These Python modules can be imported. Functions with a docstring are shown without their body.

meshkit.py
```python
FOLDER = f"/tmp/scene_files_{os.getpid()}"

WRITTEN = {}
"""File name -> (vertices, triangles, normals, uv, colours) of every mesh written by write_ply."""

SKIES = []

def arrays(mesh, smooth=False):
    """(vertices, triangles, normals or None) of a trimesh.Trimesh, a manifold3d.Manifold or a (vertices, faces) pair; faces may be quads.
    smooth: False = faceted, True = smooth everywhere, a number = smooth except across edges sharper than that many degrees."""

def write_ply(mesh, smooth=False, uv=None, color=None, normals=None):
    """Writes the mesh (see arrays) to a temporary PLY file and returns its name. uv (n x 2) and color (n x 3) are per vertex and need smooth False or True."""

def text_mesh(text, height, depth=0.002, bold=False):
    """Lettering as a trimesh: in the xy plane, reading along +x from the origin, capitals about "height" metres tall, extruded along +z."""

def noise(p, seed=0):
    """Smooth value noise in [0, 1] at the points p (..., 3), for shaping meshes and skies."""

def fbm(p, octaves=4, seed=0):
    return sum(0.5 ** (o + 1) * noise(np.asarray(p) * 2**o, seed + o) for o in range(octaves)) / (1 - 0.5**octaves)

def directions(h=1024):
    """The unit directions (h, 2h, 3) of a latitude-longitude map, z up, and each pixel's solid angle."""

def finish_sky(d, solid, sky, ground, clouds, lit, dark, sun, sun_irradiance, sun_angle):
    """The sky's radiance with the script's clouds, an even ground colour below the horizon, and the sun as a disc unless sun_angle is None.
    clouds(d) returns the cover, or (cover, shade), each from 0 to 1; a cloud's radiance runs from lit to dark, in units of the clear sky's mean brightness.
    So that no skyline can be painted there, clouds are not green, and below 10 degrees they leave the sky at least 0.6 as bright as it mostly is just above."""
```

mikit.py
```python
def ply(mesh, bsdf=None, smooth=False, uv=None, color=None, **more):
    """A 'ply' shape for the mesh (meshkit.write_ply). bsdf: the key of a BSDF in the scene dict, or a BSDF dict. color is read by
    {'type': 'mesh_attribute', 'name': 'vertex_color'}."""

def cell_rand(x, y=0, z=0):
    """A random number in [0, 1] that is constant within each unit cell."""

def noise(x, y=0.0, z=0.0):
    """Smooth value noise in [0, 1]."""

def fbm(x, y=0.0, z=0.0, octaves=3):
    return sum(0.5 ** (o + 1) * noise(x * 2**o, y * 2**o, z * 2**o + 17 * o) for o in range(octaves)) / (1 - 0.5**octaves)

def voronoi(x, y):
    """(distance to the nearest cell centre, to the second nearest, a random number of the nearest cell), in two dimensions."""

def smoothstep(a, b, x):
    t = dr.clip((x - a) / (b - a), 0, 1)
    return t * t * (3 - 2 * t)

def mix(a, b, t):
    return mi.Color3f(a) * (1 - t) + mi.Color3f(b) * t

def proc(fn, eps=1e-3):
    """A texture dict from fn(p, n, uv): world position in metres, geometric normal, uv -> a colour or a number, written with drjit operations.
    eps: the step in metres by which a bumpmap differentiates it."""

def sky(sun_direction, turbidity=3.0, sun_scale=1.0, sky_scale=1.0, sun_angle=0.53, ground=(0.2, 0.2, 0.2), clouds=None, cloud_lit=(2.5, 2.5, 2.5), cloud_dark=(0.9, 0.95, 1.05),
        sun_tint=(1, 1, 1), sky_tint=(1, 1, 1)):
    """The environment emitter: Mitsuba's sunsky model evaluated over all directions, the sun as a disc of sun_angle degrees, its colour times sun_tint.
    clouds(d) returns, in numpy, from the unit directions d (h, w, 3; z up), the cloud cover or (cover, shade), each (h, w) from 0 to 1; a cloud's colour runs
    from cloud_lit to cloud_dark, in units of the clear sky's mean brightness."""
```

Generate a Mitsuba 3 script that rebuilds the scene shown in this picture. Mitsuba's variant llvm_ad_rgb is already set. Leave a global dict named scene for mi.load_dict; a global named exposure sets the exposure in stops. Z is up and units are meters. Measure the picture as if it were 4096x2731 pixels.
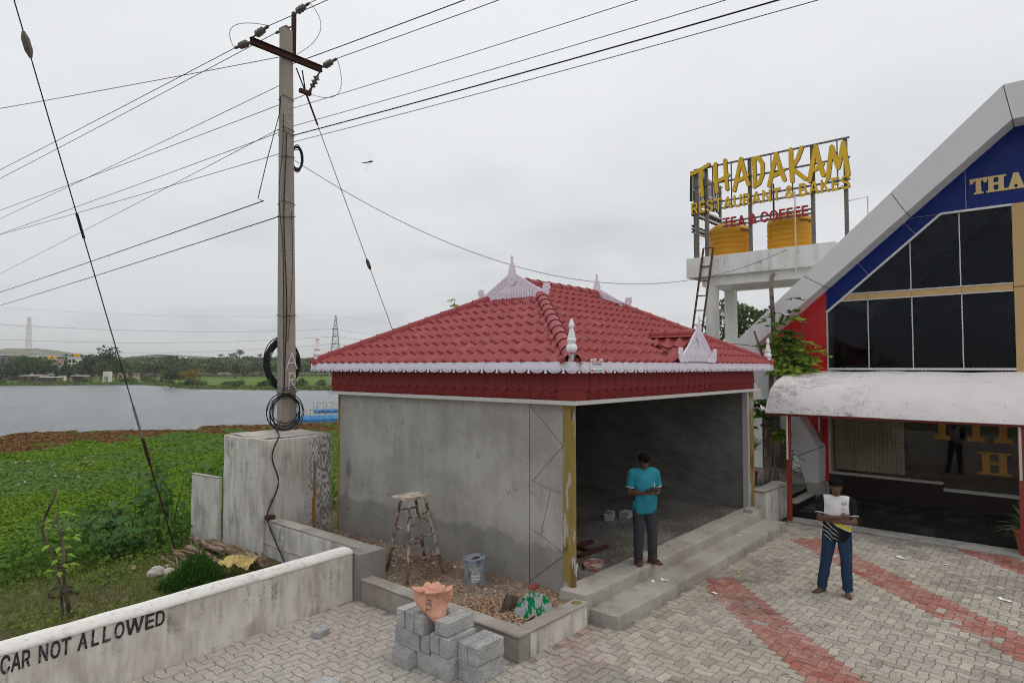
import math, random
import numpy as np, trimesh, drjit as dr, mitsuba as mi
import mikit, meshkit
from mikit import noise, fbm, voronoi, cell_rand, smoothstep, mix
from shapely.geometry import Polygon, LineString, Point, box as sbox
from shapely.ops import unary_union
from shapely import affinity
import manifold3d as m3

scene, labels = {}, {}
T4 = mi.ScalarTransform4f
PI = math.pi
# ------------------------------------------------------------------ camera, sky, exposure
# x runs along the open front of the small building, y along its plain side wall, z up, metres; origin at its front corner
EYE = np.array([-7.226, -5.107, 3.38]); HEAD = 0.86; PITCH = 0.0403
FWD = np.array([math.sin(HEAD) * math.cos(PITCH), math.cos(HEAD) * math.cos(PITCH), math.sin(PITCH)])
scene['camera'] = {'type': 'perspective', 'fov': 77.75, 'fov_axis': 'x', 'near_clip': 0.05, 'far_clip': 9000.0,
                   'to_world': T4().look_at(origin=EYE.tolist(), target=(EYE + FWD).tolist(), up=[0, 0, 1])}
exposure = 1.78


def cloud_cover(d):
    """An overcast sheet with soft blotches, a little thinner overhead and towards the right."""
    s = d / np.maximum(d[..., 2:3] + 0.16, 0.1)
    a = meshkit.fbm(s * np.array([1.1, 1.1, 0.2]) + 3.7, 5, 4)
    b = meshkit.fbm(s * np.array([3.1, 3.1, 0.4]) + 9.1, 4, 8)
    blot = np.clip((0.7 * a + 0.3 * b - 0.44) * 3.4, 0, 1)
    low = np.clip(1 - d[..., 2] / 0.5, 0, 1)
    side = 0.5 - 0.5 * (d[..., 0] * 0.45 - d[..., 1] * 0.89)
    return np.ones(d.shape[:2]), np.clip(0.04 + 0.46 * blot * (0.30 + 0.70 * low) + 0.26 * low ** 1.6 + 0.14 * side * low, 0, 1)


scene['sky'] = mikit.sky([0.25, -0.35, 0.9], turbidity=3, sun_scale=0.12, sun_angle=25, ground=(0.16, 0.16, 0.15), clouds=cloud_cover,
                         cloud_lit=(2.72, 2.78, 2.86), cloud_dark=(1.12, 1.19, 1.30))

# the damp air over the lake: far trees and hills pale towards the sky
scene['haze_air'] = {'type': 'homogeneous', 'albedo': {'type': 'rgb', 'value': [0.95, 0.95, 0.95]}, 'sigma_t': 0.00024}
scene['camera']['medium'] = {'type': 'ref', 'id': 'haze_air'}
scene['haze'] = {'type': 'cube', 'to_world': T4().translate([0, 0, 46.0]).scale([6500, 6500, 52.0]), 'bsdf': {'type': 'null'}, 'interior': {'type': 'ref', 'id': 'haze_air'}}
labels['haze'] = {'kind': 'stuff', 'label': 'thin grey haze in the air over the lake', 'category': 'haze'}

# ------------------------------------------------------------------ helpers
COUNT = {}


def key_of(name, parent=None):
    k = (parent + '__' if parent else '') + name
    n = COUNT.get(k, -1) + 1
    COUNT[k] = n
    return k if n == 0 else '%s_%03d' % (k, n)


def tag(k, label=None, cat=None, group=None, kind=None):
    d = labels.setdefault(k, {})
    for a, b in (('label', label), ('category', cat), ('group', group), ('kind', kind)):
        if b: d[a] = b
    return k


def thing(name, label, cat, group=None):
    return tag(key_of(name), label, cat, group)


def add(name, mesh, mat, parent=None, label=None, cat=None, group=None, kind=None, smooth=False, uv=None, color=None):
    k = key_of(name, parent)
    scene[k] = mikit.ply(mesh, mat, smooth=smooth, uv=uv, color=color)
    if label or cat or group or kind: tag(k, label, cat, group, kind)
    return k


def struct(name, mesh, mat, **kw):
    return add(name, mesh, mat, kind='structure', **kw)


def cat_(ms):
    ms = [m for m in ms if m is not None and len(m.faces)]
    return trimesh.util.concatenate(ms) if len(ms) > 1 else ms[0]


def tm(v, f):
    return trimesh.Trimesh(np.asarray(v, float), np.asarray(f, int), process=False)


def quads(v, q):
    q = np.asarray(q, int)
    return tm(v, np.vstack([q[:, [0, 1, 2]], q[:, [0, 2, 3]]]))


def box(x0, x1, y0, y1, z0, z1, b=0.0):
    if b <= 0:
        return trimesh.creation.box(bounds=[[x0, y0, z0], [x1, y1, z1]])
    P = []
    for x, sx in ((x0, 1), (x1, -1)):
        for y, sy in ((y0, 1), (y1, -1)):
            for z, sz in ((z0, 1), (z1, -1)):
                P += [(x + b * sx, y + b * sy, z), (x + b * sx, y, z + b * sz), (x, y + b * sy, z + b * sz)]
    return trimesh.PointCloud(P).convex_hull


def grid(xs, ys, fz):
    X, Y = np.meshgrid(xs, ys, indexing='ij')
    V = np.stack([X, Y, fz(X, Y)], -1).reshape(-1, 3)
    i, j = np.meshgrid(np.arange(len(xs) - 1), np.arange(len(ys) - 1), indexing='ij')
    n = len(ys)
    a = i * n + j
    return quads(V, np.stack([a, a + n, a + n + 1, a + 1], -1).reshape(-1, 4))


def rough_box(x0, x1, y0, y1, z0, z1, step=0.1, amp=0.01, seed=0, freq=6.0):
    """A cast or rendered block whose faces wander a little."""
    m = m3.Manifold.cube((x1 - x0, y1 - y0, z1 - z0)).translate((x0, y0, z0)).refine_to_length(step).to_mesh()
    v = np.array(m.vert_properties[:, :3], float)
    c = (v - [(x0 + x1) / 2, (y0 + y1) / 2, (z0 + z1) / 2]) / [(x1 - x0) / 2, (y1 - y0) / 2, (z1 - z0) / 2]
    edge = (np.abs(c) > 0.999).sum(1)
    d = np.stack([meshkit.fbm(v * freq + 7.3 * k + seed, 3, seed + k) - 0.5 for k in range(3)], -1)
    v = v + d * 2 * amp - (np.sign(c) * (np.abs(c) > 0.999)) * (np.where(edge >= 2, amp * 0.8, 0)[:, None])
    return tm(v, m.tri_verts)


def tube(pts, r, sides=6, cap=True):
    p = np.asarray(pts, float)
    r = np.broadcast_to(np.asarray(r, float), (len(p),))
    t = np.gradient(p, axis=0)
    t /= np.linalg.norm(t, axis=1, keepdims=True) + 1e-12
    ref = np.array([0, 0, 1.0]) if abs(t[:, 2].mean()) < 0.8 else np.array([1.0, 0, 0])
    a = np.cross(t, ref); a /= np.linalg.norm(a, axis=1, keepdims=True) + 1e-12
    b = np.cross(t, a)
    ang = np.arange(sides) * 2 * PI / sides
    v = (p[:, None] + r[:, None, None] * (np.cos(ang)[None, :, None] * a[:, None] + np.sin(ang)[None, :, None] * b[:, None])).reshape(-1, 3)
    i, j = np.meshgrid(np.arange(len(p) - 1), np.arange(sides), indexing='ij')
    q = np.stack([i * sides + j, i * sides + (j + 1) % sides, (i + 1) * sides + (j + 1) % sides, (i + 1) * sides + j], -1).reshape(-1, 4)
    f = np.vstack([q[:, [0, 2, 1]], q[:, [0, 3, 2]]])
    if cap:
        n = len(v)
        v = np.vstack([v, p[:1], p[-1:]])
        k = np.arange(sides)
        e = (len(p) - 1) * sides
        f = np.vstack([f, np.stack([k, (k + 1) % sides, k * 0 + n], 1), np.stack([e + (k + 1) % sides, e + k, k * 0 + n + 1], 1)])
    return tm(v, f)


def bar(a, b, w, h=None, up=(0, 0, 1), bev=0.0):
    """A rectangular bar from a to b, w wide and h high."""
    a, b = np.asarray(a, float), np.asarray(b, float)
    h = h or w
    L = np.linalg.norm(b - a)
    z = (b - a) / L
    up = np.asarray(up, float)
    if abs(z @ up) > 0.95: up = np.array([1.0, 0, 0])
    x = np.cross(up, z); x /= np.linalg.norm(x)
    y = np.cross(z, x)
    m = box(-w / 2, w / 2, -h / 2, h / 2, 0, L, bev)
    M = np.eye(4); M[:3, 0], M[:3, 1], M[:3, 2], M[:3, 3] = x, y, z, a
    m.apply_transform(M)
    return m


def lathe(profile, seg=24):
    pr = np.asarray(profile, float)
    ang = np.arange(seg) * 2 * PI / seg
    v = np.stack([pr[:, None, 0] * np.cos(ang), pr[:, None, 0] * np.sin(ang), np.repeat(pr[:, 1:2], seg, 1)], -1).reshape(-1, 3)
    i, j = np.meshgrid(np.arange(len(pr) - 1), np.arange(seg), indexing='ij')
    return quads(v, np.stack([i * seg + j, i * seg + (j + 1) % seg, (i + 1) * seg + (j + 1) % seg, (i + 1) * seg + j], -1).reshape(-1, 4))


def extrude(poly, depth):
    """A shapely polygon (or several) extruded along +z."""
    gs = getattr(poly, 'geoms', [poly])
    return cat_([trimesh.creation.extrude_polygon(g, depth, engine='earcut') for g in gs if g.area > 1e-8])


def plane_yz(m, x, flip=False):
    """Extrusion in local (a, b, depth) to a wall that faces -x: a -> -y (reads left to right from the -x side) or y, b -> z, depth towards -x."""
    v = m.vertices
    s = 1 if flip else -1
    m2 = tm(np.stack([x - v[:, 2], s * v[:, 0], v[:, 1]], -1), m.faces if not flip else m.faces[:, ::-1])
    return m2


def plane_xz(m, y):
    """Extrusion in local (a, b, depth) to a wall that faces -y: a -> x, b -> z, depth towards -y."""
    v = m.vertices
    return tm(np.stack([v[:, 0], y - v[:, 2], v[:, 1]], -1), m.faces)


def move(m, x=0, y=0, z=0, rz=0.0):
    m = m.copy()
    if rz: m.apply_transform(trimesh.transformations.rotation_matrix(rz, [0, 0, 1]))
    m.apply_translation([x, y, z])
    return m


def hull_chain(js, closed=False):
    """Manifold union of the hulls of consecutive spheres (x, y, z, r)."""
    out = []
    for a, b in zip(js[:-1], js[1:]):
        out.append(m3.Manifold.batch_hull([m3.Manifold.sphere(q[3], 12).translate(tuple(q[:3])) for q in (a, b)]))
    return out


def union_smooth(parts, ln=0.03, it=8, lam=0.5):
    m = m3.Manifold.batch_boolean(parts, m3.OpType.Add).refine_to_length(ln).to_mesh()
    t = trimesh.Trimesh(np.array(m.vert_properties[:, :3], float), np.array(m.tri_verts), process=True)
    if it: trimesh.smoothing.filter_taubin(t, lamb=lam, nu=lam + 0.03, iterations=it)
    return t


def rock(r, seed, sub=2, flat=0.7, rough=0.35):
    m = trimesh.creation.icosphere(sub, 1.0)
    v = m.vertices
    v = v * (1 - rough + 2 * rough * meshkit.fbm(v * 1.3 + seed * 3.1, 3, seed)[:, None])
    return tm(v * [r, r * 0.8, r * flat], m.faces)


def catenary(a, b, sag, n=24):
    t = np.linspace(0, 1, n)[:, None]
    p = np.asarray(a, float) * (1 - t) + np.asarray(b, float) * t
    p[:, 2] -= sag * 4 * (t * (1 - t))[:, 0]
    return p


# ------------------------------------------------------------------ materials
def rgb(c): return {'type': 'rgb', 'value': list(map(float, c))}


def plain(name, c, rough=0.6, metal=0.0, spec=0.4, two=True, **kw):
    d = {'type': 'principled', 'base_color': rgb(c) if not isinstance(c, dict) else c, 'roughness': rough if isinstance(rough, dict) else float(rough), 'metallic': float(metal), 'specular': float(spec), **kw}
    scene[name] = {'type': 'twosided', 'bsdf': d} if two else d
    return name


def bumped(name, c, bump, scale=1.0, rough=0.8, eps=4e-3, spec=0.3):
    d = {'type': 'principled', 'base_color': c if isinstance(c, dict) else rgb(c), 'roughness': float(rough), 'specular': float(spec)}
    scene[name] = {'type': 'twosided', 'bsdf': {'type': 'bumpmap', 'tex': mikit.proc(bump, eps), 'scale': float(scale), 'bsdf': d}}
    return name


def leafmat(name, c, trans=0.5, rough=0.55):
    scene[name] = {'type': 'principledthin', 'base_color': c if isinstance(c, dict) else rgb(c), 'roughness': float(rough), 'spec_trans': 0.0, 'diff_trans': float(trans), 'eta': 1.3}
    return name


def P3(p, s): return p.x * s, p.y * s, p.z * s


def m_plaster(p, n, uv):
    """Grey cement render: trowel mottling, damp tide marks low on the wall, one dark patch."""
    a = fbm(p.x * 1.6, p.y * 1.6, p.z * 1.6, 4)
    g = fbm(p.x * 26, p.y * 26, p.z * 9, 3)
    v = fbm(p.x * 7 + 3, p.y * 7, p.z * 0.9, 3)
    tide = 0.62 + 0.5 * fbm(p.x * 0.9 + 2, p.y * 0.9 + 5.2, 3.0, 3) + 0.10 * fbm(p.x * 9, p.y * 9, 1.0, 2)
    wet = smoothstep(0.05, -0.05, p.z - tide + 0.1 * (a - 0.5)) * smoothstep(1.45, 1.35, p.z)
    c = mix((0.30, 0.285, 0.262), (0.42, 0.405, 0.378), smoothstep(0.28, 0.72, 0.55 * a + 0.25 * v + 0.2 * g))
    dx, dz = p.y - 5.22, p.z - 1.46
    spot = smoothstep(0.2, 0.04, dr.sqrt(dx * dx * 1.6 + dz * dz * 0.55) + 0.12 * (a - 0.5)) * smoothstep(1, 0, p.x)
    c = c * (1 - 0.30 * wet) * (1 - 0.4 * spot)
    crack = smoothstep(0.05, 0.02, dr.abs(fbm(p.x * 1.1 + 9, p.y * 1.1, p.z * 1.1 + 2, 3) - 0.5)) * smoothstep(0.55, 0.7, g)
    return c * (1 - 0.25 * crack)


def b_plaster(p, n, uv): return fbm(p.x * 14, p.y * 14, p.z * 11, 3) * 0.006


bumped('m_plaster', mikit.proc(m_plaster), b_plaster, 1.0, 0.85)


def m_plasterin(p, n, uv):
    """Cement render with the interior shade painted into its dark tone, horizontal float marks."""
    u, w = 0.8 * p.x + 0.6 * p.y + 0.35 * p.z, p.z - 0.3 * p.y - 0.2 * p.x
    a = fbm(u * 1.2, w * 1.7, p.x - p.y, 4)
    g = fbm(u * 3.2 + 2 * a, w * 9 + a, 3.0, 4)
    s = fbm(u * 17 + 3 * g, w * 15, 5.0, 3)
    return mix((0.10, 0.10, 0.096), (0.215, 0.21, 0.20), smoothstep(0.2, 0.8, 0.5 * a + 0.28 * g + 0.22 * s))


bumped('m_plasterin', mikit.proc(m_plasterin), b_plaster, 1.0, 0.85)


def m_concrete(p, n, uv):
    """Old cement of steps and kerbs: blotches, grit, dark stains."""
    u, v = 0.83 * p.x + 0.55 * p.y, 0.83 * p.y - 0.55 * p.x
    a = fbm(u * 1.9, v * 1.9, p.z * 2.1 + 0.4 * u, 4)
    g = fbm(u * 47, v * 47, p.z * 43, 2)
    s = fbm(u * 4 + 4 + a, v * 4, p.z * 1.6, 4)
    c = mix((0.27, 0.255, 0.23), (0.43, 0.41, 0.375), smoothstep(0.25, 0.75, 0.65 * a + 0.35 * g))
    c = mix(c, mi.Color3f(0.30, 0.25, 0.20), 0.5 * smoothstep(0.5, 0.7, fbm(u * 1.1 + 7, v * 1.1, 2.0, 3)))
    return c * (1 - 0.30 * smoothstep(0.54, 0.78, s))


def b_concrete(p, n, uv): return fbm(p.x * 22, p.y * 22, p.z * 22, 3) * 0.008


bumped('m_concrete', mikit.proc(m_concrete), b_concrete, 1.0, 0.9)


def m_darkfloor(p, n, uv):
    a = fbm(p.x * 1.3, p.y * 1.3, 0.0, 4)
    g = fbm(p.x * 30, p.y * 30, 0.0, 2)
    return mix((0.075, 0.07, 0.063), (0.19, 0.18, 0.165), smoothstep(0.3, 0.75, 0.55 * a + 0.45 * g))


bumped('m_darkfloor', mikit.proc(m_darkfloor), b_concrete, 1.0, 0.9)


def m_whitewash(p, n, uv):
    """Weathered lime wash: grey run marks below the coping, chips, black mould near joints and the foot."""
    a = fbm(p.x * 1.9, p.y * 1.9, p.z * 1.9, 4)
    run = fbm(p.x * 8 + 3 * a, p.y * 8 + 3 * a, p.z * 1.3, 4)
    run2 = fbm(p.x * 23 + 7, p.y * 23, p.z * 2.6, 3)
    g = fbm(p.x * 34, p.y * 34, p.z * 34, 2)
    k = smoothstep(0.36, 0.70, 0.40 * run + 0.38 * a + 0.22 * run2)
    c = mix((0.63, 0.605, 0.565), (0.33, 0.30, 0.265), 0.85 * k)
    mould = smoothstep(0.55, 0.74, 0.55 * fbm(p.x * 3.1 + 11, p.y * 3.1, p.z * 2.1, 4) + 0.25 * run2 + 0.2 * g)
    c = mix(c, mi.Color3f(0.13, 0.125, 0.115), 0.7 * mould)
    chip = smoothstep(0.70, 0.76, 0.6 * g + 0.4 * a)
    return mix(c, mi.Color3f(0.3, 0.28, 0.25), 0.5 * chip)


def b_whitewash(p, n, uv): return fbm(p.x * 16, p.y * 16, p.z * 16, 3) * 0.007


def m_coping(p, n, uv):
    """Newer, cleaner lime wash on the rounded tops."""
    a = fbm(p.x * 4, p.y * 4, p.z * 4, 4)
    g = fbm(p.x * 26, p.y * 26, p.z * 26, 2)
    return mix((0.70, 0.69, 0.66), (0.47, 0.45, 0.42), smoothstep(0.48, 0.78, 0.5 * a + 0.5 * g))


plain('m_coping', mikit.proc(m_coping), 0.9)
bumped('m_whitewash', mikit.proc(m_whitewash), b_whitewash, 1.0, 0.9)


def m_blockplinth(p, n, uv):
    """Lime-washed pole plinth, flaked dark at the far right, an ochre rust streak."""
    c = m_whitewash(p, n, uv)
    flake = smoothstep(0.50, 0.57, fbm(p.x * 46, p.y * 46, p.z * 15, 3) - 0.22 * smoothstep(-0.2, -0.95, p.x) + 0.04)
    c = mix(c, mi.Color3f(0.17, 0.155, 0.135), 0.85 * flake * smoothstep(-0.8, -0.35, p.x))
    w = 0.022 + 0.012 * noise(p.z * 9, 2.0, 0.0)
    st = smoothstep(w + 0.012, w, dr.abs(p.x + 0.42 + 0.02 * noise(p.z * 5, 0.0, 0.0))) * smoothstep(1.62, 1.55, p.z)
    oc = mix((0.33, 0.17, 0.045), (0.24, 0.2, 0.16), smoothstep(0.5, 0.65, noise(p.z * 3.2, 4.0, 0.0)))
    return mix(c, oc, st)


bumped('m_blockplinth', mikit.proc(m_blockplinth), b_whitewash, 1.0, 0.9)


def m_paver(p, n, uv):
    """uv.x: tone of the piece, uv.y: 1 where the piece is red."""
    g = fbm(p.x * 9, p.y * 9, 0.0, 3)
    f = fbm(p.x * 60, p.y * 60, 0.0, 2)
    big = fbm(p.x * 0.55 + 3, p.y * 0.55, 0.0, 3)
    grey = mix((0.25, 0.225, 0.19), (0.53, 0.485, 0.42), uv.x * 0.72 + 0.28 * g)
    red = mix((0.27, 0.085, 0.068), (0.40, 0.17, 0.14), uv.x * 0.6 + 0.4 * g)
    c = mix(grey, red, uv.y)
    dust = smoothstep(0.52, 0.68, 0.5 * big + 0.3 * g + 0.2 * f)
    c = mix(c, mi.Color3f(0.39, 0.36, 0.32), 0.55 * dust * (1 - 0.65 * uv.y))
    # cement spilt and trodden in along the new walls, and darker damp patches
    sp = smoothstep(0.45, 0.62, fbm(p.x * 1.3 + 8, p.y * 1.3, 1.0, 4) + 0.33 * smoothstep(-0.9, -1.9, p.x))
    c = mix(c, mix((0.36, 0.34, 0.31), (0.45, 0.42, 0.39), g), 0.75 * sp * smoothstep(-0.2, -1.0, p.x))
    wet = smoothstep(0.58, 0.7, fbm(p.x * 0.8 + 21, p.y * 0.8, 4.0, 4))
    return c * (0.78 + 0.44 * f) * (1 - 0.25 * wet)


def b_paver(p, n, uv): return fbm(p.x * 45, p.y * 45, 0.0, 2) * 0.006


bumped('m_paver', mikit.proc(m_paver), b_paver, 1.0, 0.85)


def m_joint(p, n, uv):
    g = fbm(p.x * 50, p.y * 50, p.z * 50, 2)
    a = fbm(p.x * 1.5, p.y * 1.5, 0.0, 3)
    return mix((0.17, 0.15, 0.125), (0.33, 0.3, 0.26), 0.5 * g + 0.5 * a)


plain('m_joint', mikit.proc(m_joint), 0.95)


def m_soil(p, n, uv):
    """Reddish fill with grit, pale chips and damp patches."""
    a = fbm(p.x * 2.3, p.y * 2.3, 0.0, 4)
    g = fbm(p.x * 38, p.y * 38, 0.0, 3)
    d, d2, w = voronoi(p.x * 26, p.y * 26)
    c = mix((0.13, 0.078, 0.045), (0.30, 0.215, 0.15), smoothstep(0.25, 0.75, 0.5 * a + 0.5 * g))
    return mix(c, mix((0.34, 0.3, 0.26), (0.5, 0.43, 0.36), w), smoothstep(0.3, 0.2, d) * smoothstep(0.6, 0.75, w))


def b_soil(p, n, uv): return fbm(p.x * 26, p.y * 26, 0.0, 3) * 0.03


bumped('m_soil', mikit.proc(m_soil), b_soil, 1.0, 0.95)


def m_land(p, n, uv):
    """Ground under the grass: earth, trodden and green patches; the far plain in field colours."""
    a = fbm(p.x * 0.5, p.y * 0.5, 0.0, 4)
    g = fbm(p.x * 9, p.y * 9, 0.0, 3)
    near = mix((0.10, 0.082, 0.048), (0.075, 0.095, 0.03), smoothstep(0.35, 0.65, 0.6 * a + 0.4 * g))
    near = mix(near, mi.Color3f(0.17, 0.125, 0.08), smoothstep(0.6, 0.8, g))
    b = fbm(p.x * 0.02, p.y * 0.02, 0.0, 4)
    field = mix((0.055, 0.105, 0.022), (0.10, 0.145, 0.035), fbm(p.x * 0.06, p.y * 0.06, 2.0, 3))
    scrub = mix((0.04, 0.058, 0.024), (0.105, 0.095, 0.05), fbm(p.x * 0.11, p.y * 0.11, 5.0, 4))
    far = mix(field, scrub, smoothstep(0.42, 0.56, b))
    return mix(near, far, smoothstep(90, 120, p.y))


plain('m_land', mikit.proc(m_land), 0.95, spec=0.1)


def b_water(p, n, uv):
    a = fbm(p.x * 0.9 + 0.25 * p.y, p.y * 2.6 - 0.3 * p.x, 0.0, 3)
    b = fbm(p.x * 3.1 - p.y, p.y * 6.0 + p.x, 4.0, 2)
    return 0.14 * a + 0.035 * b + 0.55 * fbm(p.x * 0.24 + 0.1 * p.y, p.y * 0.62 - 0.2 * p.x, 7.0, 2)


scene['m_water'] = {'type': 'bumpmap', 'tex': mikit.proc(b_water, 0.05), 'scale': 1.0,
                    'bsdf': {'type': 'principled', 'base_color': rgb((0.075, 0.09, 0.10)), 'roughness': 0.1, 'specular': 0.5}}


def m_tile(p, n, uv):
    a = fbm(p.x * 1.3, p.y * 1.3, p.z * 1.3, 3)
    g = fbm(p.x * 70, p.y * 70, p.z * 70, 2)
    c = mix((0.265, 0.038, 0.043), (0.345, 0.056, 0.061), 0.4 * a + 0.3 * g + 0.3 * uv.x)
    dust = smoothstep(0.50, 0.72, 0.6 * fbm(p.x * 6, p.y * 6, p.z * 6, 4) + 0.4 * uv.x)
    c = mix(c, mi.Color3f(0.37, 0.15, 0.135), 0.20 * dust)
    spot = smoothstep(0.70, 0.74, noise(p.x * 31, p.y * 31, p.z * 31)) * smoothstep(0.55, 0.7, a)
    return mix(c, mi.Color3f(0.12, 0.03, 0.03), 0.5 * spot)


plain('m_tile', mikit.proc(m_tile), 0.5, spec=0.35)
plain('m_cladding', (0.25, 0.028, 0.029), 0.5, spec=0.3)
plain('m_lilac', (0.80, 0.755, 0.87), 0.45, spec=0.35)
plain('m_finial', (0.84, 0.83, 0.87), 0.3, spec=0.5)
plain('m_whitemetal', (0.62, 0.62, 0.585), 0.4)
plain('m_black', (0.012, 0.012, 0.013), 0.6)
plain('m_screw', (0.5, 0.5, 0.5), 0.35, metal=0.7)


def m_mustard(p, n, uv):
    """Mustard primer on steel with brush runs, rust and cement smears."""
    a = fbm(p.x * 9, p.y * 9, p.z * 2.2, 4)
    v = fbm(p.x * 30, p.y * 30, p.z * 3, 3)
    c = mix((0.235, 0.165, 0.035), (0.30, 0.215, 0.06), v)
    c = mix(c, mi.Color3f(0.115, 0.06, 0.025), 0.75 * smoothstep(0.55, 0.7, a))
    cem = smoothstep(0.585, 0.64, fbm(p.x * 12 + 5, p.y * 12, p.z * 2.7 + 3, 3))
    return mix(c, mi.Color3f(0.40, 0.39, 0.385), 0.8 * cem)


plain('m_mustard', mikit.proc(m_mustard), 0.6)
plain('m_acp_white', (0.66, 0.66, 0.68), 0.3, spec=0.5)
plain('m_acp_red', (0.52, 0.018, 0.022), 0.3, spec=0.4)
plain('m_acp_blue', (0.003, 0.02, 0.17), 0.35, spec=0.2)
plain('m_acp_tan', (0.52, 0.35, 0.16), 0.4, spec=0.3)
plain('m_alu', (0.55, 0.55, 0.55), 0.4, metal=0.3)
plain('m_cream', (0.66, 0.50, 0.23), 0.4)
plain('m_gold', (0.42, 0.2, 0.03), 0.5)
plain('m_redpost', (0.26, 0.035, 0.03), 0.55)
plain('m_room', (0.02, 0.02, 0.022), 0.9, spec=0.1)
plain('m_blind', (0.56, 0.50, 0.38), 0.8)
plain('m_granite', (0.022, 0.015, 0.013), 0.3, spec=0.2)
plain('m_blackfloor', mikit.proc(lambda p, n, uv: mix((0.010, 0.010, 0.011), (0.034, 0.033, 0.033), smoothstep(0.45, 0.75, fbm(p.x * 3, p.y * 3, 0.0, 4)))), 0.4, spec=0.25)
plain('m_sill', (0.42, 0.4, 0.37), 0.5)
scene['m_glass'] = {'type': 'thindielectric', 'int_ior': 1.3, 'ext_ior': 1.0, 'specular_reflectance': rgb((0.42, 0.48, 0.56)), 'specular_transmittance': rgb((0.20, 0.21, 0.21))}
scene['m_glasslow'] = {'type': 'thindielectric', 'int_ior': 1.35, 'ext_ior': 1.0, 'specular_transmittance': rgb((0.62, 0.61, 0.57))}
scene['m_clearplastic'] = {'type': 'thindielectric', 'int_ior': 1.5, 'ext_ior': 1.0}


def m_canopy(p, n, uv):
    """White fibre sheet with grey-black mould in streaky patches, more on the left half."""
    a = fbm(p.x * 2.2, p.y * 2.2, p.z * 2.2, 4)
    b = fbm(p.x * 13, p.y * 9, p.z * 13, 4)
    left = smoothstep(-3.4, -1.2, p.y)
    e = fbm(p.x * 45, p.y * 45, p.z * 45, 3)
    k = smoothstep(0.50, 0.76, 0.42 * a + 0.26 * b + 0.32 * e + 0.10 * left - 0.06)
    c = mix((0.73, 0.69, 0.69), (0.62, 0.585, 0.585), fbm(p.x * 5, p.y * 5, p.z * 5, 3))
    return mix(c, mi.Color3f(0.15, 0.135, 0.135), 0.85 * k)


plain('m_canopy', mikit.proc(m_canopy), 0.6)


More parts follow.
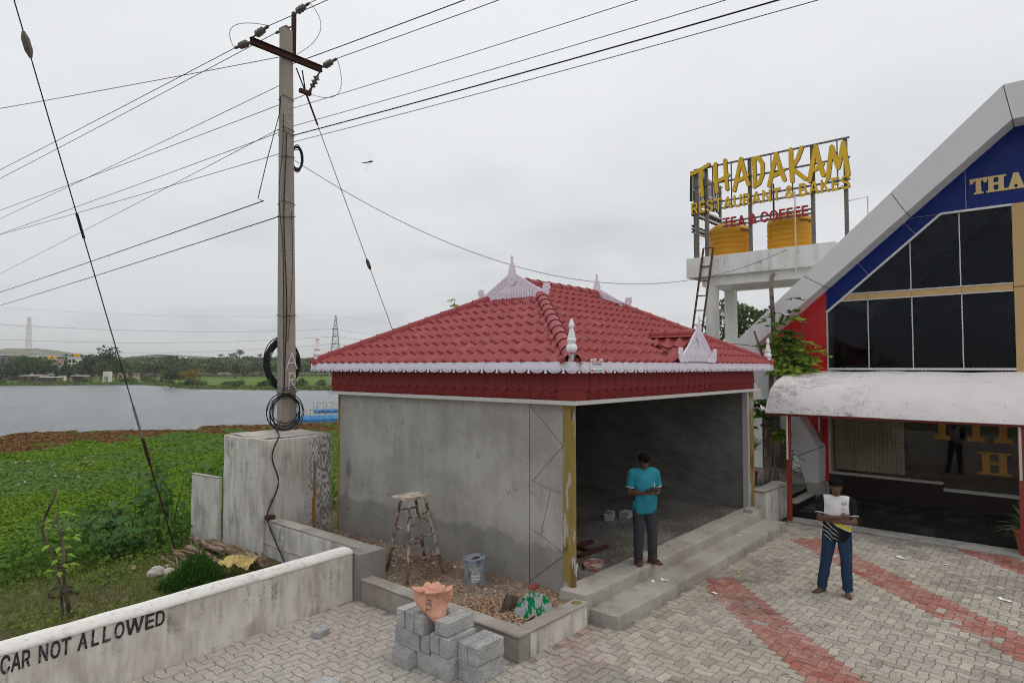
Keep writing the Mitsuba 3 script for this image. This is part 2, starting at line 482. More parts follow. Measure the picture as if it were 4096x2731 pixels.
def m_towerwhite(p, n, uv):
    a = fbm(p.x * 1.1, p.y * 1.1, p.z * 1.1, 4)
    r = fbm(p.x * 6, p.y * 6, p.z * 0.9, 3)
    c = mix((0.78, 0.78, 0.76), (0.58, 0.58, 0.56), smoothstep(0.4, 0.8, 0.5 * a + 0.5 * r))
    return mix(c, mi.Color3f(0.25, 0.25, 0.24), 0.5 * smoothstep(0.64, 0.76, 0.5 * r + 0.5 * fbm(p.x * 19, p.y * 19, p.z * 5, 2)))


plain('m_towerwhite', mikit.proc(m_towerwhite), 0.8)
plain('m_tank', (0.62, 0.30, 0.012), 0.4, spec=0.4)
plain('m_letyellow', (0.72, 0.44, 0.008), 0.4)
plain('m_letred', (0.42, 0.012, 0.025), 0.4)
plain('m_letside', (0.10, 0.085, 0.05), 0.5)
plain('m_frame', (0.16, 0.145, 0.13), 0.6)
plain('m_letback', (0.52, 0.52, 0.5), 0.6)
plain('m_rustladder', (0.105, 0.05, 0.035), 0.7)
plain('m_pvc', (0.6, 0.58, 0.52), 0.4)


def m_polecon(p, n, uv):
    a = fbm(p.x * 5, p.y * 5, p.z * 1.1, 4)
    g = fbm(p.x * 60, p.y * 60, p.z * 60, 2)
    c = mix((0.225, 0.195, 0.165), (0.42, 0.385, 0.34), 0.62 * a + 0.38 * g)
    return c * (1 - 0.5 * smoothstep(0.72, 0.8, g))


bumped('m_polecon', mikit.proc(m_polecon), b_concrete, 1.0, 0.9)
plain('m_rust', (0.06, 0.026, 0.021), 0.8, spec=0.2)
plain('m_greybark', mikit.proc(lambda p, n, uv: mix((0.10, 0.08, 0.062), (0.27, 0.225, 0.185), smoothstep(0.3, 0.7, fbm(p.x * 14, p.y * 14, p.z * 4, 4)))), 0.95, spec=0.1)
plain('m_insul', (0.13, 0.12, 0.1), 0.4)
plain('m_wire', (0.025, 0.027, 0.029), 0.6, spec=0.2)
plain('m_wiregrey', (0.2, 0.2, 0.21), 0.5)
plain('m_chalk', (0.6, 0.6, 0.6), 0.9)


def m_bark(p, n, uv):
    a = fbm(p.x * 18, p.y * 18, p.z * 5, 4)
    b = fbm(p.x * 3, p.y * 3, p.z * 3, 3)
    return mix((0.05, 0.036, 0.027), (0.21, 0.16, 0.125), smoothstep(0.25, 0.75, 0.6 * a + 0.4 * b))


def b_bark(p, n, uv): return fbm(p.x * 30, p.y * 30, p.z * 8, 3) * 0.02


bumped('m_bark', mikit.proc(m_bark), b_bark, 1.0, 0.95)


def m_peeled(p, n, uv):
    """Stool wood under flaking, paint-spattered whitewash."""
    a = fbm(p.x * 26, p.y * 26, p.z * 9, 4)
    b = fbm(p.x * 7, p.y * 7, p.z * 5, 2)
    wood = mix((0.075, 0.042, 0.026), (0.17, 0.095, 0.055), b)
    return mix(wood, mix((0.46, 0.41, 0.35), (0.30, 0.25, 0.21), b), smoothstep(0.42, 0.60, a))


plain('m_seat', mikit.proc(lambda p, n, uv: mix((0.30, 0.225, 0.17), (0.50, 0.44, 0.38), smoothstep(0.3, 0.6, fbm(p.x * 11, p.y * 24, p.z * 20, 4)))), 0.8)
plain('m_peeled', mikit.proc(m_peeled), 0.75)


def m_block(p, n, uv):
    g = fbm(p.x * 75, p.y * 75, p.z * 75, 3)
    a = fbm(p.x * 7, p.y * 7, p.z * 7, 3)
    c = mix((0.24, 0.245, 0.245), (0.50, 0.50, 0.49), smoothstep(0.22, 0.78, 0.4 * a + 0.6 * g))
    return c * (1 - 0.45 * smoothstep(0.66, 0.78, fbm(p.x * 80 + 5, p.y * 80, p.z * 80, 2)))


def b_block(p, n, uv): return fbm(p.x * 60, p.y * 60, p.z * 60, 3) * 0.022


bumped('m_block', mikit.proc(m_block), b_block, 1.0, 0.95)
plain('m_rubble', (0.27, 0.25, 0.22), 0.9)
plain('m_rubblepale', (0.46, 0.42, 0.38), 0.9)
plain('m_rubblered', (0.34, 0.1, 0.08), 0.9)
plain('m_shaving', (0.46, 0.30, 0.20), 0.8)
# ------------------------------------------------------------------ land, lake, yard
def sst(a, b, x):
    t = np.clip((x - a) / (b - a), 0, 1)
    return t * t * (3 - 2 * t)


SHORE_B = np.array([-180, -60, -42.7, -38.8, -36, -31.6, -30.3, -28.6, -28.1, -26.8, -24.3, -22, -15.7, -7.8, 4, 12, 20, 180.0])
SHORE_R = np.array([268, 268, 268, 256, 250, 244, 241, 222, 210, 191, 183, 176, 166, 154, 120, 75, 30, 30.0])


def bearing(x, y):
    dx, dy = x - EYE[0], y - EYE[1]
    b = np.degrees(np.arctan2(dx * math.cos(HEAD) - dy * math.sin(HEAD), dx * math.sin(HEAD) + dy * math.cos(HEAD)))
    return b, np.hypot(dx, dy)


def crest(x): return 9.0 + 22 * sst(10, 26, x)


def land_z(x, y):
    yc = crest(x)
    P = np.stack([x, y, x * 0], -1)
    nz = meshkit.fbm(P * 0.9, 3, 2) - 0.5
    out = sst(3.2, 4.6, y)
    near = -0.07 - 0.30 * sst(5.0, 10.5, y) * sst(4, -1, x) + 0.16 * nz * out
    near = near + 0.10 * sst(4.0, 5.2, y) * sst(8.5, 7.0, y) * sst(-5.5, -3.0, x)
    near = near - 2.75 * sst(yc, yc + 9, y)
    b, r = bearing(x, y)
    rs = np.interp(b, SHORE_B, SHORE_R) + 7 * (meshkit.fbm(P * 0.035, 3, 5) - 0.5)
    far = -3.1 + 0.85 * sst(rs - 4, rs + 7, r) + 0.5 * (meshkit.fbm(P * 0.02, 3, 6) - 0.5)
    return np.where(r > 100, far, near)


def axis(fine0, fine1, step, marks):
    a = list(np.arange(fine0, fine1, step))
    for lim, st in marks[1]:
        while a[-1] < lim: a.append(a[-1] + st)
    s = 1.0
    while a[-1] < 6000: s *= 1.35; a.append(a[-1] + marks[1][-1][1] * s)
    lo = [a[0]]
    for lim, st in marks[0]:
        while lo[-1] > lim: lo.append(lo[-1] - st)
    s = 1.0
    while lo[-1] > -6000: s *= 1.4; lo.append(lo[-1] - marks[0][-1][1] * s)
    return np.array(lo[:0:-1] + a)


XS = axis(-9, 6, 0.35, [[(-60, 3)], [(16, 1.0), (130, 3)]])
YS = axis(-4, 21, 0.35, [[(-40, 3)], [(90, 3), (290, 3)]])
struct('ground', grid(XS, YS, land_z), 'm_land', smooth=True)
struct('lake', grid(np.linspace(-420, 180, 31), np.linspace(8, 300, 31), lambda x, y: x * 0 - 2.5), 'm_water')
# far hills beyond the woodland, ridge lines as seen across the water
plain('m_hill', mikit.proc(lambda p, n, uv: mix((0.045, 0.062, 0.035), (0.12, 0.115, 0.085), smoothstep(0.45, 0.7, fbm(p.x * 0.012, p.y * 0.012, p.z * 0.03, 4)))), 0.95, spec=0.05)


def polar(b, r):
    a = HEAD - math.radians(1) * b * -1
    a = HEAD + np.radians(b)
    return EYE[0] + r * np.sin(a), EYE[1] + r * np.cos(a)


def hill(name, b0, b1, r, depth, prof, seed):
    bs, ts = np.linspace(b0, b1, 70), np.linspace(0, 1, 16)
    B, Tt = np.meshgrid(bs, ts, indexing='ij')
    x, y = polar(B, r + depth * (Tt - 0.5))
    h = np.interp(B, prof[0], prof[1])
    z = h * np.sin(PI * Tt) ** 0.8 * (0.88 + 0.24 * meshkit.fbm(np.stack([x, y, x * 0], -1) * 40 / r * 0.3 + seed, 4, seed)) - 4
    n = len(ts)
    i, j = np.meshgrid(np.arange(len(bs) - 1), np.arange(n - 1), indexing='ij')
    a = i * n + j
    return struct(name, quads(np.stack([x, y, z], -1).reshape(-1, 3), np.stack([a, a + n, a + n + 1, a + 1], -1).reshape(-1, 4)), 'm_hill', smooth=True)


hill('hill', -52, -27, 2600, 900, ([-52, -46, -40.5, -38.6, -36.8, -35.2, -33, -27], [20, 44, 50, 64, 66, 56, 40, 10]), 1)
hill('hill', -33, -20, 1400, 500, ([-33, -31, -29.3, -27.6, -25.5, -23, -20], [8, 26, 31, 29, 26, 20, 5]), 2)
hill('hill', -28, 8, 850, 260, ([-28, -25, -22.5, -20, -15, -8, 0, 8], [3, 15, 19, 19, 17, 17, 14, 4]), 3)

# the paved yard: a bedding sheet, and interlocking pavers laid in herringbone with red diagonal bands
struct('yard_bedding', box(-12, 7.42, -16, 2.9, -0.05, -0.012), 'm_joint')
PW = 0.1125


def warp(P):
    s = lambda t: 2 * np.abs(2 * (t / (2 * PW) - np.floor(t / (2 * PW) + 0.5))) - 1
    return P + np.stack([0.0125 * s(P[:, 1]), 0.0125 * s(P[:, 0] + PW / 2)], 1)


def in_view(x, y, m=0.06):
    dx, dy = x - EYE[0], y - EYE[1]
    dep = dx * math.sin(HEAD) + dy * math.cos(HEAD)
    lat = dx * math.cos(HEAD) - dy * math.sin(HEAD)
    return dep > 0.5 and abs(lat / dep) < 0.806 + m and 3.38 / dep < 0.50 + m + 0.05


rng = np.random.default_rng(11)
pav = []
for i in range(-60, 70):
    for j in range(-95, 28):
        k = (i - j) % 4
        if k not in (0, 2): continue
        x0, y0, w, h = (i * PW, j * PW, 2 * PW, PW) if k == 0 else (i * PW, (j - 1) * PW, PW, 2 * PW)
        cx, cy = x0 + w / 2, y0 + h / 2
        if not in_view(cx, cy) or cy > 2.72 or cx > 7.3: continue
        if -1.58 < cx < -0.02 and cy > -0.36: continue
        if -0.1 < cx < 6.6 and cy > -0.74: continue
        if cx > 6.4 and cy > -0.15: continue
        pav.append((np.hypot(cx - EYE[0], cy - EYE[1]), x0, y0, w, h, cx, cy))
pav.sort()


def paver(x0, y0, w, h, cx, cy):
    nx, ny = (4, 2) if w > h else (2, 4)
    o = [(x0 + w * t / nx, y0) for t in range(nx)] + [(x0 + w, y0 + h * t / ny) for t in range(ny)] + [(x0 + w - w * t / nx, y0 + h) for t in range(nx)] + [(x0, y0 + h - h * t / ny) for t in range(ny)]
    o = warp(np.array(o))
    c = o.mean(0)
    d = o - c
    L = np.linalg.norm(d, axis=1, keepdims=True)
    a, b = c + d * (1 - 0.0035 / L), c + d * (1 - 0.0095 / L)
    tilt = rng.normal(0, 0.006, 2)
    up = rng.normal(0, 0.0018)
    zz = lambda q: up + (q - c) @ tilt
    n = len(o)
    V = np.vstack([np.c_[a, zz(a) - 0.018], np.c_[b, zz(b)], [[c[0], c[1], up + 0.001]]])
    f = []
    for q in range(n):
        r = (q + 1) % n
        f += [(q, r, n + r), (q, n + r, n + q), (n + q, n + r, 2 * n)]
    band = (cx - cy - 3.12) % 3.82
    red = band < 0.78
    s = cx + cy
    if cx - cy < 4.5 and red and cx - cy > 3 and s > 1.95: red = False
    if 6.5 < cx - cy < 8 and s > 4.9: red = False
    tone = np.clip(rng.normal(0.42, 0.24), 0, 1)
    fade = 1.0 if red and rng.random() > 0.04 else 0.0
    if red and cx - cy < 1: fade *= 0.22 + 0.5 * rng.random()
    elif red: fade = np.clip(fade * rng.normal(0.86, 0.12), 0, 1)
    return tm(V, f), tone, fade


yard = tag(key_of('paved_yard'), kind='structure')
rest_v, rest_uv = [], []
for q, (d, *a) in enumerate(pav):
    m, tone, red = paver(*a)
    uv = np.tile([tone, red], (len(m.vertices), 1))
    if q < 300:
        add('paver', m, 'm_paver', yard, uv=uv)
    else:
        rest_v.append(m); rest_uv.append(uv)
rest = cat_(rest_v)
add('distant_paver', rest, 'm_paver', yard, kind='stuff', uv=np.vstack(rest_uv))
# smooth cement strip before the black floor
struct('cement_strip', rough_box(7.36, 7.86, -8, -0.5, -0.04, 0.03, 0.12, 0.006, 4), 'm_concrete', smooth=30)
# ------------------------------------------------------------------ the small building with the red roof
W_, L_ = 6.72, 5.55
kiosk = thing('roadside_hall', 'small grey cement hall with a red tiled hip roof and one fully open side', 'building')
add('floor', rough_box(0.05, W_, 0.12, L_, 0.2, 0.355, 0.25, 0.006, 2), 'm_darkfloor', kiosk, smooth=30)  # floor tone darkened like the inner walls, interior shade put into the colour
# left wall: plain render up to the groove, then a panel of cut pieces next to the corner post
add('side_wall', box(0, 0.14, 0.785, L_ - 0.02, -0.1, 2.88), 'm_plaster', kiosk)
add('wall_backing', box(0.016, 0.14, 0.16, 0.783, -0.1, 2.88), 'm_plaster', kiosk)
PAN = [[(0.775, 2.88), (0.775, 2.83), (0.172, 2.28), (0.172, 2.88)], [(0.775, 2.83), (0.172, 2.28), (0.72, 1.735), (0.775, 1.735)],
       [(0.172, 2.28), (0.72, 1.735), (0.172, 1.62)], [(0.775, 1.735), (0.72, 1.735), (0.39, 1.64), (0.575, 0.985), (0.775, 1.04)],
       [(0.39, 1.64), (0.172, 1.62), (0.172, 0.80), (0.575, 0.985)], [(0.775, 1.04), (0.575, 0.985), (0.172, 0.80), (0.172, 0.77), (0.775, 0.29)],
       [(0.172, 0.77), (0.775, 0.29), (0.775, -0.1), (0.172, -0.1)]]
for q in PAN:
    pg = Polygon(q).buffer(-0.0055, join_style=2)
    add('panel', plane_yz(extrude(pg, 0.016), 0.016, flip=True), 'm_plaster', kiosk)
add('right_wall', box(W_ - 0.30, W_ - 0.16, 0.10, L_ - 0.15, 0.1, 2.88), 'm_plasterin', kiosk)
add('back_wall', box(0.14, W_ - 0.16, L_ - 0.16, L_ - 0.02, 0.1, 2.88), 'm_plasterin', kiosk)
for x0, x1, y0, y1, z0 in ((-0.03, 0.045, -0.02, 0.16, 0.16), (-0.02, 0.05, L_ - 0.02, L_ + 0.028, 0.1), (W_ - 0.22, W_ - 0.02, -0.05, 0.10, 0.36)):
    add('corner_post', box(x0, x1, y0, y1, z0, 2.87, 0.008), 'm_mustard', kiosk)
add('door_jamb', box(W_ - 0.32, W_ - 0.225, -0.03, 0.095, 0.36, 2.87, 0.004), 'm_alu', kiosk)
# threshold and step
add('threshold', rough_box(-0.16, 6.6, -0.3, 0.13, -0.05, 0.375, 0.06, 0.009, 5, 4), 'm_concrete', kiosk, smooth=60)
add('step', rough_box(-0.06, 6.56, -0.73, -0.16, -0.05, 0.175, 0.09, 0.004, 6, 2.5), 'm_concrete', kiosk, smooth=60)
# ceiling sheet and eaves soffit: nothing but the open front lets light in
EX0, EX1, EY0, EY1 = -0.44, W_ + 0.47, -0.31, L_ + 0.31
add('soffit', box(EX0 + 0.02, EX1 - 0.02, EY0 + 0.02, EY1 - 0.02, 3.36, 3.375), 'm_rust', kiosk)


def wave(u):
    u = u - np.floor(u)
    return np.where(u < 0.62, np.sin(PI * u / 0.62) ** 1.3, -0.10 * np.sin(PI * (u - 0.62) / 0.38))


TP, TC = 0.225, 0.345   # width of one wave, length of one course


def clad(length, z0, z1, flipped):
    """Vertical tile-profile sheet in local (s, z, depth)."""
    n = int(length / TP * 8)
    s = np.linspace(0, length, n + 1)
    rows = [(z0, 0.0, 0.0), (z0 + 0.155, 0.022, -0.03), (z0 + 0.155, 0.052, -0.03), (z1, 0.016, 0)]
    V = []
    for z, off, k in rows:
        w = wave(s / TP)
        V.append(np.stack([s, z + k * (1 - w) * (1 if k else 0), off + 0.042 * w], -1))
    V = np.array(V)
    m = len(s)
    q = [(r * m + c, r * m + c + 1, (r + 1) * m + c + 1, (r + 1) * m + c) for r in range(3) for c in range(m - 1)]
    return quads(V.reshape(-1, 3), q)


c1 = clad(L_ - 0.02, 2.915, 3.36, False)
v = c1.vertices
add('eaves_cladding', tm(np.stack([-0.06 - v[:, 2], L_ + 0.08 - v[:, 0], v[:, 1]], -1), c1.faces), 'm_cladding', kiosk, smooth=35)
c2 = clad(W_ - 0.2, 2.915, 3.36, False)
v = c2.vertices
add('eaves_cladding', tm(np.stack([0.1 + v[:, 0], -0.06 - v[:, 2], v[:, 1]], -1), c2.faces), 'm_cladding', kiosk, smooth=35)
for z0, z1, e in ((2.915, 3.066, 0), (3.07, 3.36, 0.012)):
    add('corner_flashing', cat_([box(-0.118 - e, -0.11, -0.118 - e, 0.16, z0, z1), box(-0.11, 0.16, -0.118 - e, -0.11, z0, z1)]), 'm_cladding', kiosk)
add('corner_flashing', box(-0.10, -0.05, L_ + 0.06, L_ + 0.13, 2.915, 3.36), 'm_cladding', kiosk)
add('cladding_backing', cat_([box(-0.055, -0.04, -0.05, L_ + 0.08, 2.9, 3.36), box(-0.04, W_, -0.055, -0.04, 2.9, 3.36), box(W_ - 0.02, W_, -0.04, L_ + 0.06, 2.9, 3.36), box(-0.04, W_, L_ + 0.06, L_ + 0.08, 2.9, 3.36)]), 'm_rust', kiosk)
add('drip_trim', cat_([box(-0.135, -0.13, -0.135, L_ + 0.2, 2.862, 2.918), box(-0.13, 0.0, -0.13, L_ + 0.2, 2.858, 2.862)]), 'm_whitemetal', kiosk)
add('drip_trim', cat_([box(-0.13, W_ + 0.18, -0.135, -0.13, 2.862, 2.918), box(-0.13, W_ + 0.18, -0.13, 0.12, 2.857, 2.8605)]), 'm_whitemetal', kiosk)
# roof planes
RISE, RUN, ZE = 1.58, (EY1 - EY0) / 2, 3.415
SL = math.hypot(RISE, RUN)
TAN = RISE / RUN
GX0, GX1 = 2.02, W_ - 1.94


def face_tiles(origin, es, ei, S, tmax_plan, clampf, phase):
    """Tiles of one slope: origin at the eave corner, es along the eave, ei horizontally inwards; yields meshes with their centres."""
    nv = np.array([-ei[0] * RISE, -ei[1] * RISE, RUN]) / SL
    out = []
    nc = int(math.ceil(S / TP)) + 1
    for r in range(int(math.ceil(tmax_plan / RUN * SL / TC))):
        for c in range(-1, nc):
            s = (c + np.linspace(0, 1, 8) + phase) * TP
            w = wave(np.linspace(0, 0.9999, 8))
            t0, t1 = r * TC, (r + 1) * TC + 0.012
            edge = 0.032
            rows = [(t0 + 0.016 * (1 - w), 0.058 * w - 0.012), (t0 + 0.016 * (1 - w), 0.058 * w + edge), (t0 * 0.5 + t1 * 0.5 + 0 * w, 0.058 * w + edge * 0.5), (t1 + 0 * w, 0.058 * w - 0.0)]
            V = []
            for t, h in rows:
                tp = t * RUN / SL
                tp = np.minimum(tp, tmax_plan)
                lo, hi = clampf(tp)
                sc = np.clip(s, lo, hi)
                V.append(origin + es * sc[:, None] + ei * tp[:, None] + np.array([0, 0, 1.0]) * (tp * TAN)[:, None] + nv * h[:, None])
            V = np.array(V).reshape(-1, 3)
            n = 8
            q = [(a * n + b, a * n + b + 1, (a + 1) * n + b + 1, (a + 1) * n + b) for a in range(3) for b in range(n - 1)]
            m = quads(V, q)
            ar = m.area_faces
            m = tm(m.vertices, m.faces[ar > 2e-6])
            if len(m.faces) < 4 or m.area < 0.004: continue
            out.append((m, m.vertices[np.unique(m.faces)].mean(0)))
    return out


SX, SY = EX1 - EX0, EY1 - EY0
roof = kiosk + '__roof'
COUNT[roof] = 0
dorm_c = EX0 + 0.01 + 3.76   # x of the dormer's middle
DW, DZ, = 0.60, 3.93
front = face_tiles(np.array([EX0, EY0, ZE]), np.array([1.0, 0, 0]), np.array([0, 1.0, 0]), SX, RUN, lambda t: (t, SX - t), 0.15)
left = face_tiles(np.array([EX0, EY1, ZE]), np.array([0, -1.0, 0]), np.array([1.0, 0, 0]), SY, GX0 - EX0, lambda t: (t, SY - t), 0.35)
back = face_tiles(np.array([EX1, EY1, ZE]), np.array([-1.0, 0, 0]), np.array([0, -1.0, 0]), SX, RUN, lambda t: (t, SX - t), 0.0)
right = face_tiles(np.array([EX1, EY0, ZE]), np.array([0, 1.0, 0]), np.array([-1.0, 0, 0]), SY, EX1 - GX1, lambda t: (t, SY - t), 0.0)


def under_dormer(c):
    zr = ZE + (c[1] - EY0) * TAN
    return abs(c[0] - dorm_c) < (DZ - zr) / TAN * 0.92 - 0.05


vis = [a for a in front if not under_dormer(a[1])] + left
vis.sort(key=lambda a: np.linalg.norm(a[1] - EYE))
far_t = [a[0] for a in vis[300:]] + [a[0] for a in back + right]
trng = np.random.default_rng(17)
for m, c in vis[:300]:
    m.apply_translation([0, 0, trng.normal(0, 0.0025)])
    add('tile', m, 'm_tile', roof, smooth=True, uv=np.tile([trng.random(), 0.0], (len(m.vertices), 1)))
add('distant_tile', cat_(far_t), 'm_tile', roof, kind='stuff', smooth=40)
add('roof_deck', quads([[EX0, EY0, ZE - .02], [EX1, EY0, ZE - .02], [EX1, EY1, ZE - .02], [EX0, EY1, ZE - .02], [EX0 + RUN, (EY0 + EY1) / 2, ZE + RISE - .03], [EX1 - RUN, (EY0 + EY1) / 2, ZE + RISE - .03]],
                       [(0, 1, 5, 4), (1, 2, 5, 5), (2, 3, 4, 5), (3, 0, 4, 4)]), 'm_black', roof)


def cap_run(a, b, r, parent, first=0.0, lift=0.02, n=None, flange=True):
    """Half-round ridge caps laid end to end, each a piece with a rolled lip."""
    a, b = np.asarray(a, float), np.asarray(b, float)
    L = np.linalg.norm(b - a)
    z = (b - a) / L
    up = np.array([0, 0, 1.0]); up = up - z * (up @ z); up /= np.linalg.norm(up)
    x = np.cross(up, z)
    n = n or max(1, int(round(L / 0.33)))
    for k in range(n):
        t0, t1 = L * k / n, L * (k + 1) / n + 0.02
        secs = [(t0, 1.10), (t0 + 0.018, 1.13), (t0 + 0.04, 1.08), (t0 + 0.06, 1.02), (t1, 0.96)]
        V = []
        for t, s in secs:
            ang = np.linspace(-0.15, PI + 0.15, 11)
            pts = [a + z * t + (x * math.cos(q) + up * math.sin(q)) * r * s for q in ang]
            if flange:
                pts = [pts[0] + x * 0.05 - up * 0.03] + pts + [pts[-1] - x * 0.05 - up * 0.03]
            V.append(pts)
        m = len(V[0])
        V = np.array(V) + up * lift
        q = [(i * m + j, i * m + j + 1, (i + 1) * m + j + 1, (i + 1) * m + j) for i in range(len(secs) - 1) for j in range(m - 1)]
        add('ridge_cap', quads(V.reshape(-1, 3), q), 'm_tile', parent, smooth=40)


mid = (EY0 + EY1) / 2
hz = lambda t: ZE + t * TAN
cap_run((EX0 + 0.03, EY0 + 0.03, ZE + 0.02), (GX0 - 0.02, EY0 + GX0 - EX0 - 0.02, hz(GX0 - EX0)), 0.105, roof)
cap_run((EX0 + 0.03, EY1 - 0.03, ZE + 0.02), (GX0 - 0.02, EY1 - GX0 + EX0 + 0.02, hz(GX0 - EX0)), 0.105, roof)
cap_run((EX1 - 0.03, EY0 + 0.03, ZE + 0.02), (GX1 + 0.02, EY0 + EX1 - GX1 - 0.02, hz(EX1 - GX1)), 0.105, roof)
cap_run((EX1 - 0.03, EY1 - 0.03, ZE + 0.02), (GX1 + 0.02, EY1 - EX1 + GX1 + 0.02, hz(EX1 - GX1)), 0.105, roof)
cap_run((GX0 - 0.02, mid, ZE + RISE), (GX1 + 0.02, mid, ZE + RISE), 0.105, roof)
# upper bit of the long slopes beyond the hips, up to the gablets
for gx, sg in ((GX0, 1), (GX1, -1)):
    x1 = EX0 + RUN if sg > 0 else EX1 - RUN
    t = abs(gx - (EX0 if sg > 0 else EX1))
    add('gablet_slope', tm([[gx, EY0 + t, hz(t) + 0.02], [gx, mid, ZE + RISE + 0.02], [x1, mid, ZE + RISE + 0.02], [gx, EY1 - t, hz(t) + 0.02]], [[0, 1, 2], [3, 1, 2]]), 'm_tile', roof)
    add('gablet_infill', tm([[gx, EY0 + t, hz(t) - 0.03], [gx, EY1 - t, hz(t) - 0.03], [gx, mid, ZE + RISE]], [[0, 1, 2]]), 'm_black', roof)
# dormer
dl, dr_ = dorm_c - DW, dorm_c + DW
yb = EY0 + (DZ - ZE) / TAN
yf = EY0 + 0.05
for sg in (-1, 1):
    xe = dorm_c + sg * DW
    ze = 3.47
    cols = []
    nrow = 2
    for r in range(nrow):
        ys = np.linspace(yf, yb, 8 * 7)
        w = wave((ys - yf) / TP + 0.3)
        for (tt, hh) in ((r / nrow, -0.01), (r / nrow, 0.03), ((r + 1) / nrow, 0.0)):
            x = xe - sg * DW * tt
            z = ze + (DZ - ze) * tt
            nrm = np.array([sg * (DZ - ze), 0, DW]); nrm /= np.linalg.norm(nrm)
            cols.append(np.stack([x + nrm[0] * (hh + 0.045 * w), ys, z + nrm[2] * (hh + 0.045 * w)], -1))
    V = np.array(cols); m = V.shape[1]
    q = [(a * m + b, a * m + b + 1, (a + 1) * m + b + 1, (a + 1) * m + b) for a in range(5) if a != 2 for b in range(m - 1)]
    mm = quads(V.reshape(-1, 3), q)
    keep = (mm.triangles_center[:, 2] > ZE + (mm.triangles_center[:, 1] - EY0) * TAN - 0.03)
    add('dormer_slope', tm(mm.vertices, mm.faces[keep]), 'm_tile', roof, smooth=40)
    # valley gutter
    add('valley_gutter', bar((xe, EY0 + 0.06, ze + 0.01), (dorm_c, yb, DZ + 0.0), 0.05, 0.008), 'm_black', roof)
cap_run((dorm_c, yf - 0.02, DZ + 0.005), (dorm_c, yb + 0.15, DZ + 0.005), 0.085, roof, n=4)


def gable_board(w, h, tail):
    """Carved gable board in local (a, b): pickets, slotted, scalloped barge boards, curled ends and a spire."""
    tri = Polygon([(-w, 0.07), (w, 0.07), (0, h)])
    pick = []
    n = int(2 * w / 0.062)
    for k in range(n):
        x = -w + (k + 0.5) * 2 * w / n
        hw = 0.4 * 2 * w / n
        pick.append(Polygon([(x - hw, 0.12), (x - hw, -0.03), (x, -0.06), (x + hw, -0.03), (x + hw, 0.12)]))
    base = unary_union([tri] + [p for p in pick if abs(p.centroid.x) < w * 0.86])
    slots = []
    for k in range(1, n):
        x = -w + k * 2 * w / n
        top = h * (1 - abs(x) / w) - 0.15 - 0.1 * h
        if top > 0.22: slots.append(sbox(x - 0.007, 0.17, x + 0.007, top))
    base = base.difference(unary_union(slots)) if slots else base
    barge, scal, holes = [], [], []
    for sg in (-1, 1):
        d = np.array([-sg * w, h - 0.0]); L = np.linalg.norm(d); d /= L
        nrm = np.array([-sg * d[1], sg * d[0]]) * sg
        nrm = np.array([-d[1], d[0]]) if sg < 0 else np.array([d[1], -d[0]])
        nrm = -nrm if nrm[1] > 0 else nrm
        o = np.array([sg * (w + 0.03), 0.04])
        out = [o, o + d * (L + 0.03), o + d * (L + 0.03) + nrm * 0.05, o + nrm * 0.05]
        barge.append(Polygon(out))
        m = max(4, int(L / 0.105))
        for k in range(m):
            c = o + d * (L * (k + 0.6) / m) + nrm * 0.075
            scal.append(Point(*c).buffer(0.052, 8))
            holes.append(Point(*(c + nrm * 0.026)).buffer(0.008, 6))
    bar_ = unary_union(barge)
    sc = unary_union(scal).difference(unary_union(holes))
    spire_pts = [(0.0, h + tail), (0.032, h + tail - 0.06), (0.018, h + tail - 0.075), (0.022, h + tail - 0.13)]
    for k in range(6):
        z = h + tail - 0.14 - k * (tail - 0.16) / 6
        r = 0.024 + 0.013 * k
        spire_pts += [(r + 0.012, z), (r, z - 0.025)]
    spire_pts += [(0.085, h - 0.06), (0.085, h - 0.13)]
    a = np.linspace(0, PI / 2, 8)
    spire_pts += [(0.085 * math.cos(t), h - 0.13 - 0.085 * math.sin(t)) for t in a]
    spire = Polygon(spire_pts + [(-x, y) for x, y in spire_pts[::-1]]).buffer(0)
    ros = unary_union([Point(0.045 * math.cos(t), h - 0.11 + 0.045 * math.sin(t)).buffer(0.006, 6) for t in np.arange(6) * PI / 3] + [Point(0, h - 0.11).buffer(0.017, 8).difference(Point(0, h - 0.11).buffer(0.009, 8))])
    spire = spire.difference(ros)
    curls = []
    for sg in (-1, 1):
        c = [(0.0, -0.055), (0.02, 0.05), (0.03, 0.12), (0.055, 0.185), (0.09, 0.16), (0.125, 0.19), (0.16, 0.165), (0.195, 0.18), (0.18, 0.13), (0.2, 0.09), (0.165, 0.06), (0.17, 0.0), (0.14, -0.04), (0.1, -0.055)]
        pg = Polygon([(sg * (w - 0.02 + x), y) for x, y in c]).buffer(0.008).buffer(-0.004)
        cut = LineString([(sg * (w + 0.05), 0.12), (sg * (w + 0.075), 0.06), (sg * (w + 0.11), 0.02), (sg * (w + 0.13), 0.05), (sg * (w + 0.1), 0.09), (sg * (w + 0.12), 0.13)]).buffer(0.005)
        pg = unary_union([pg, Polygon([(sg * (w - 0.2), -0.055), (sg * (w + 0.05), -0.055), (sg * (w + 0.02), 0.06), (sg * (w - 0.09), 0.07)])]).difference(cut)
        curls.append(pg)
    return base, bar_, sc, spire, curls


def place_gable(parts, place, parent):
    """place(mesh in local a, b, depth) -> world."""
    base, bar_, sc, spire, curls = parts
    b = add('gable_board', place(extrude(base, 0.012)), 'm_lilac', parent)
    for nm, pg, d0, d in (('scallop_trim', sc, 0.012, 0.010), ('barge_board', bar_, 0.012, 0.018), ('curled_end', curls[0], 0.012, 0.014), ('curled_end', curls[1], 0.012, 0.014), ('spire', spire, 0.024, 0.016)):
        m = extrude(pg, d); m.apply_translation([0, 0, d0])
        add(nm, place(m), 'm_lilac', b)


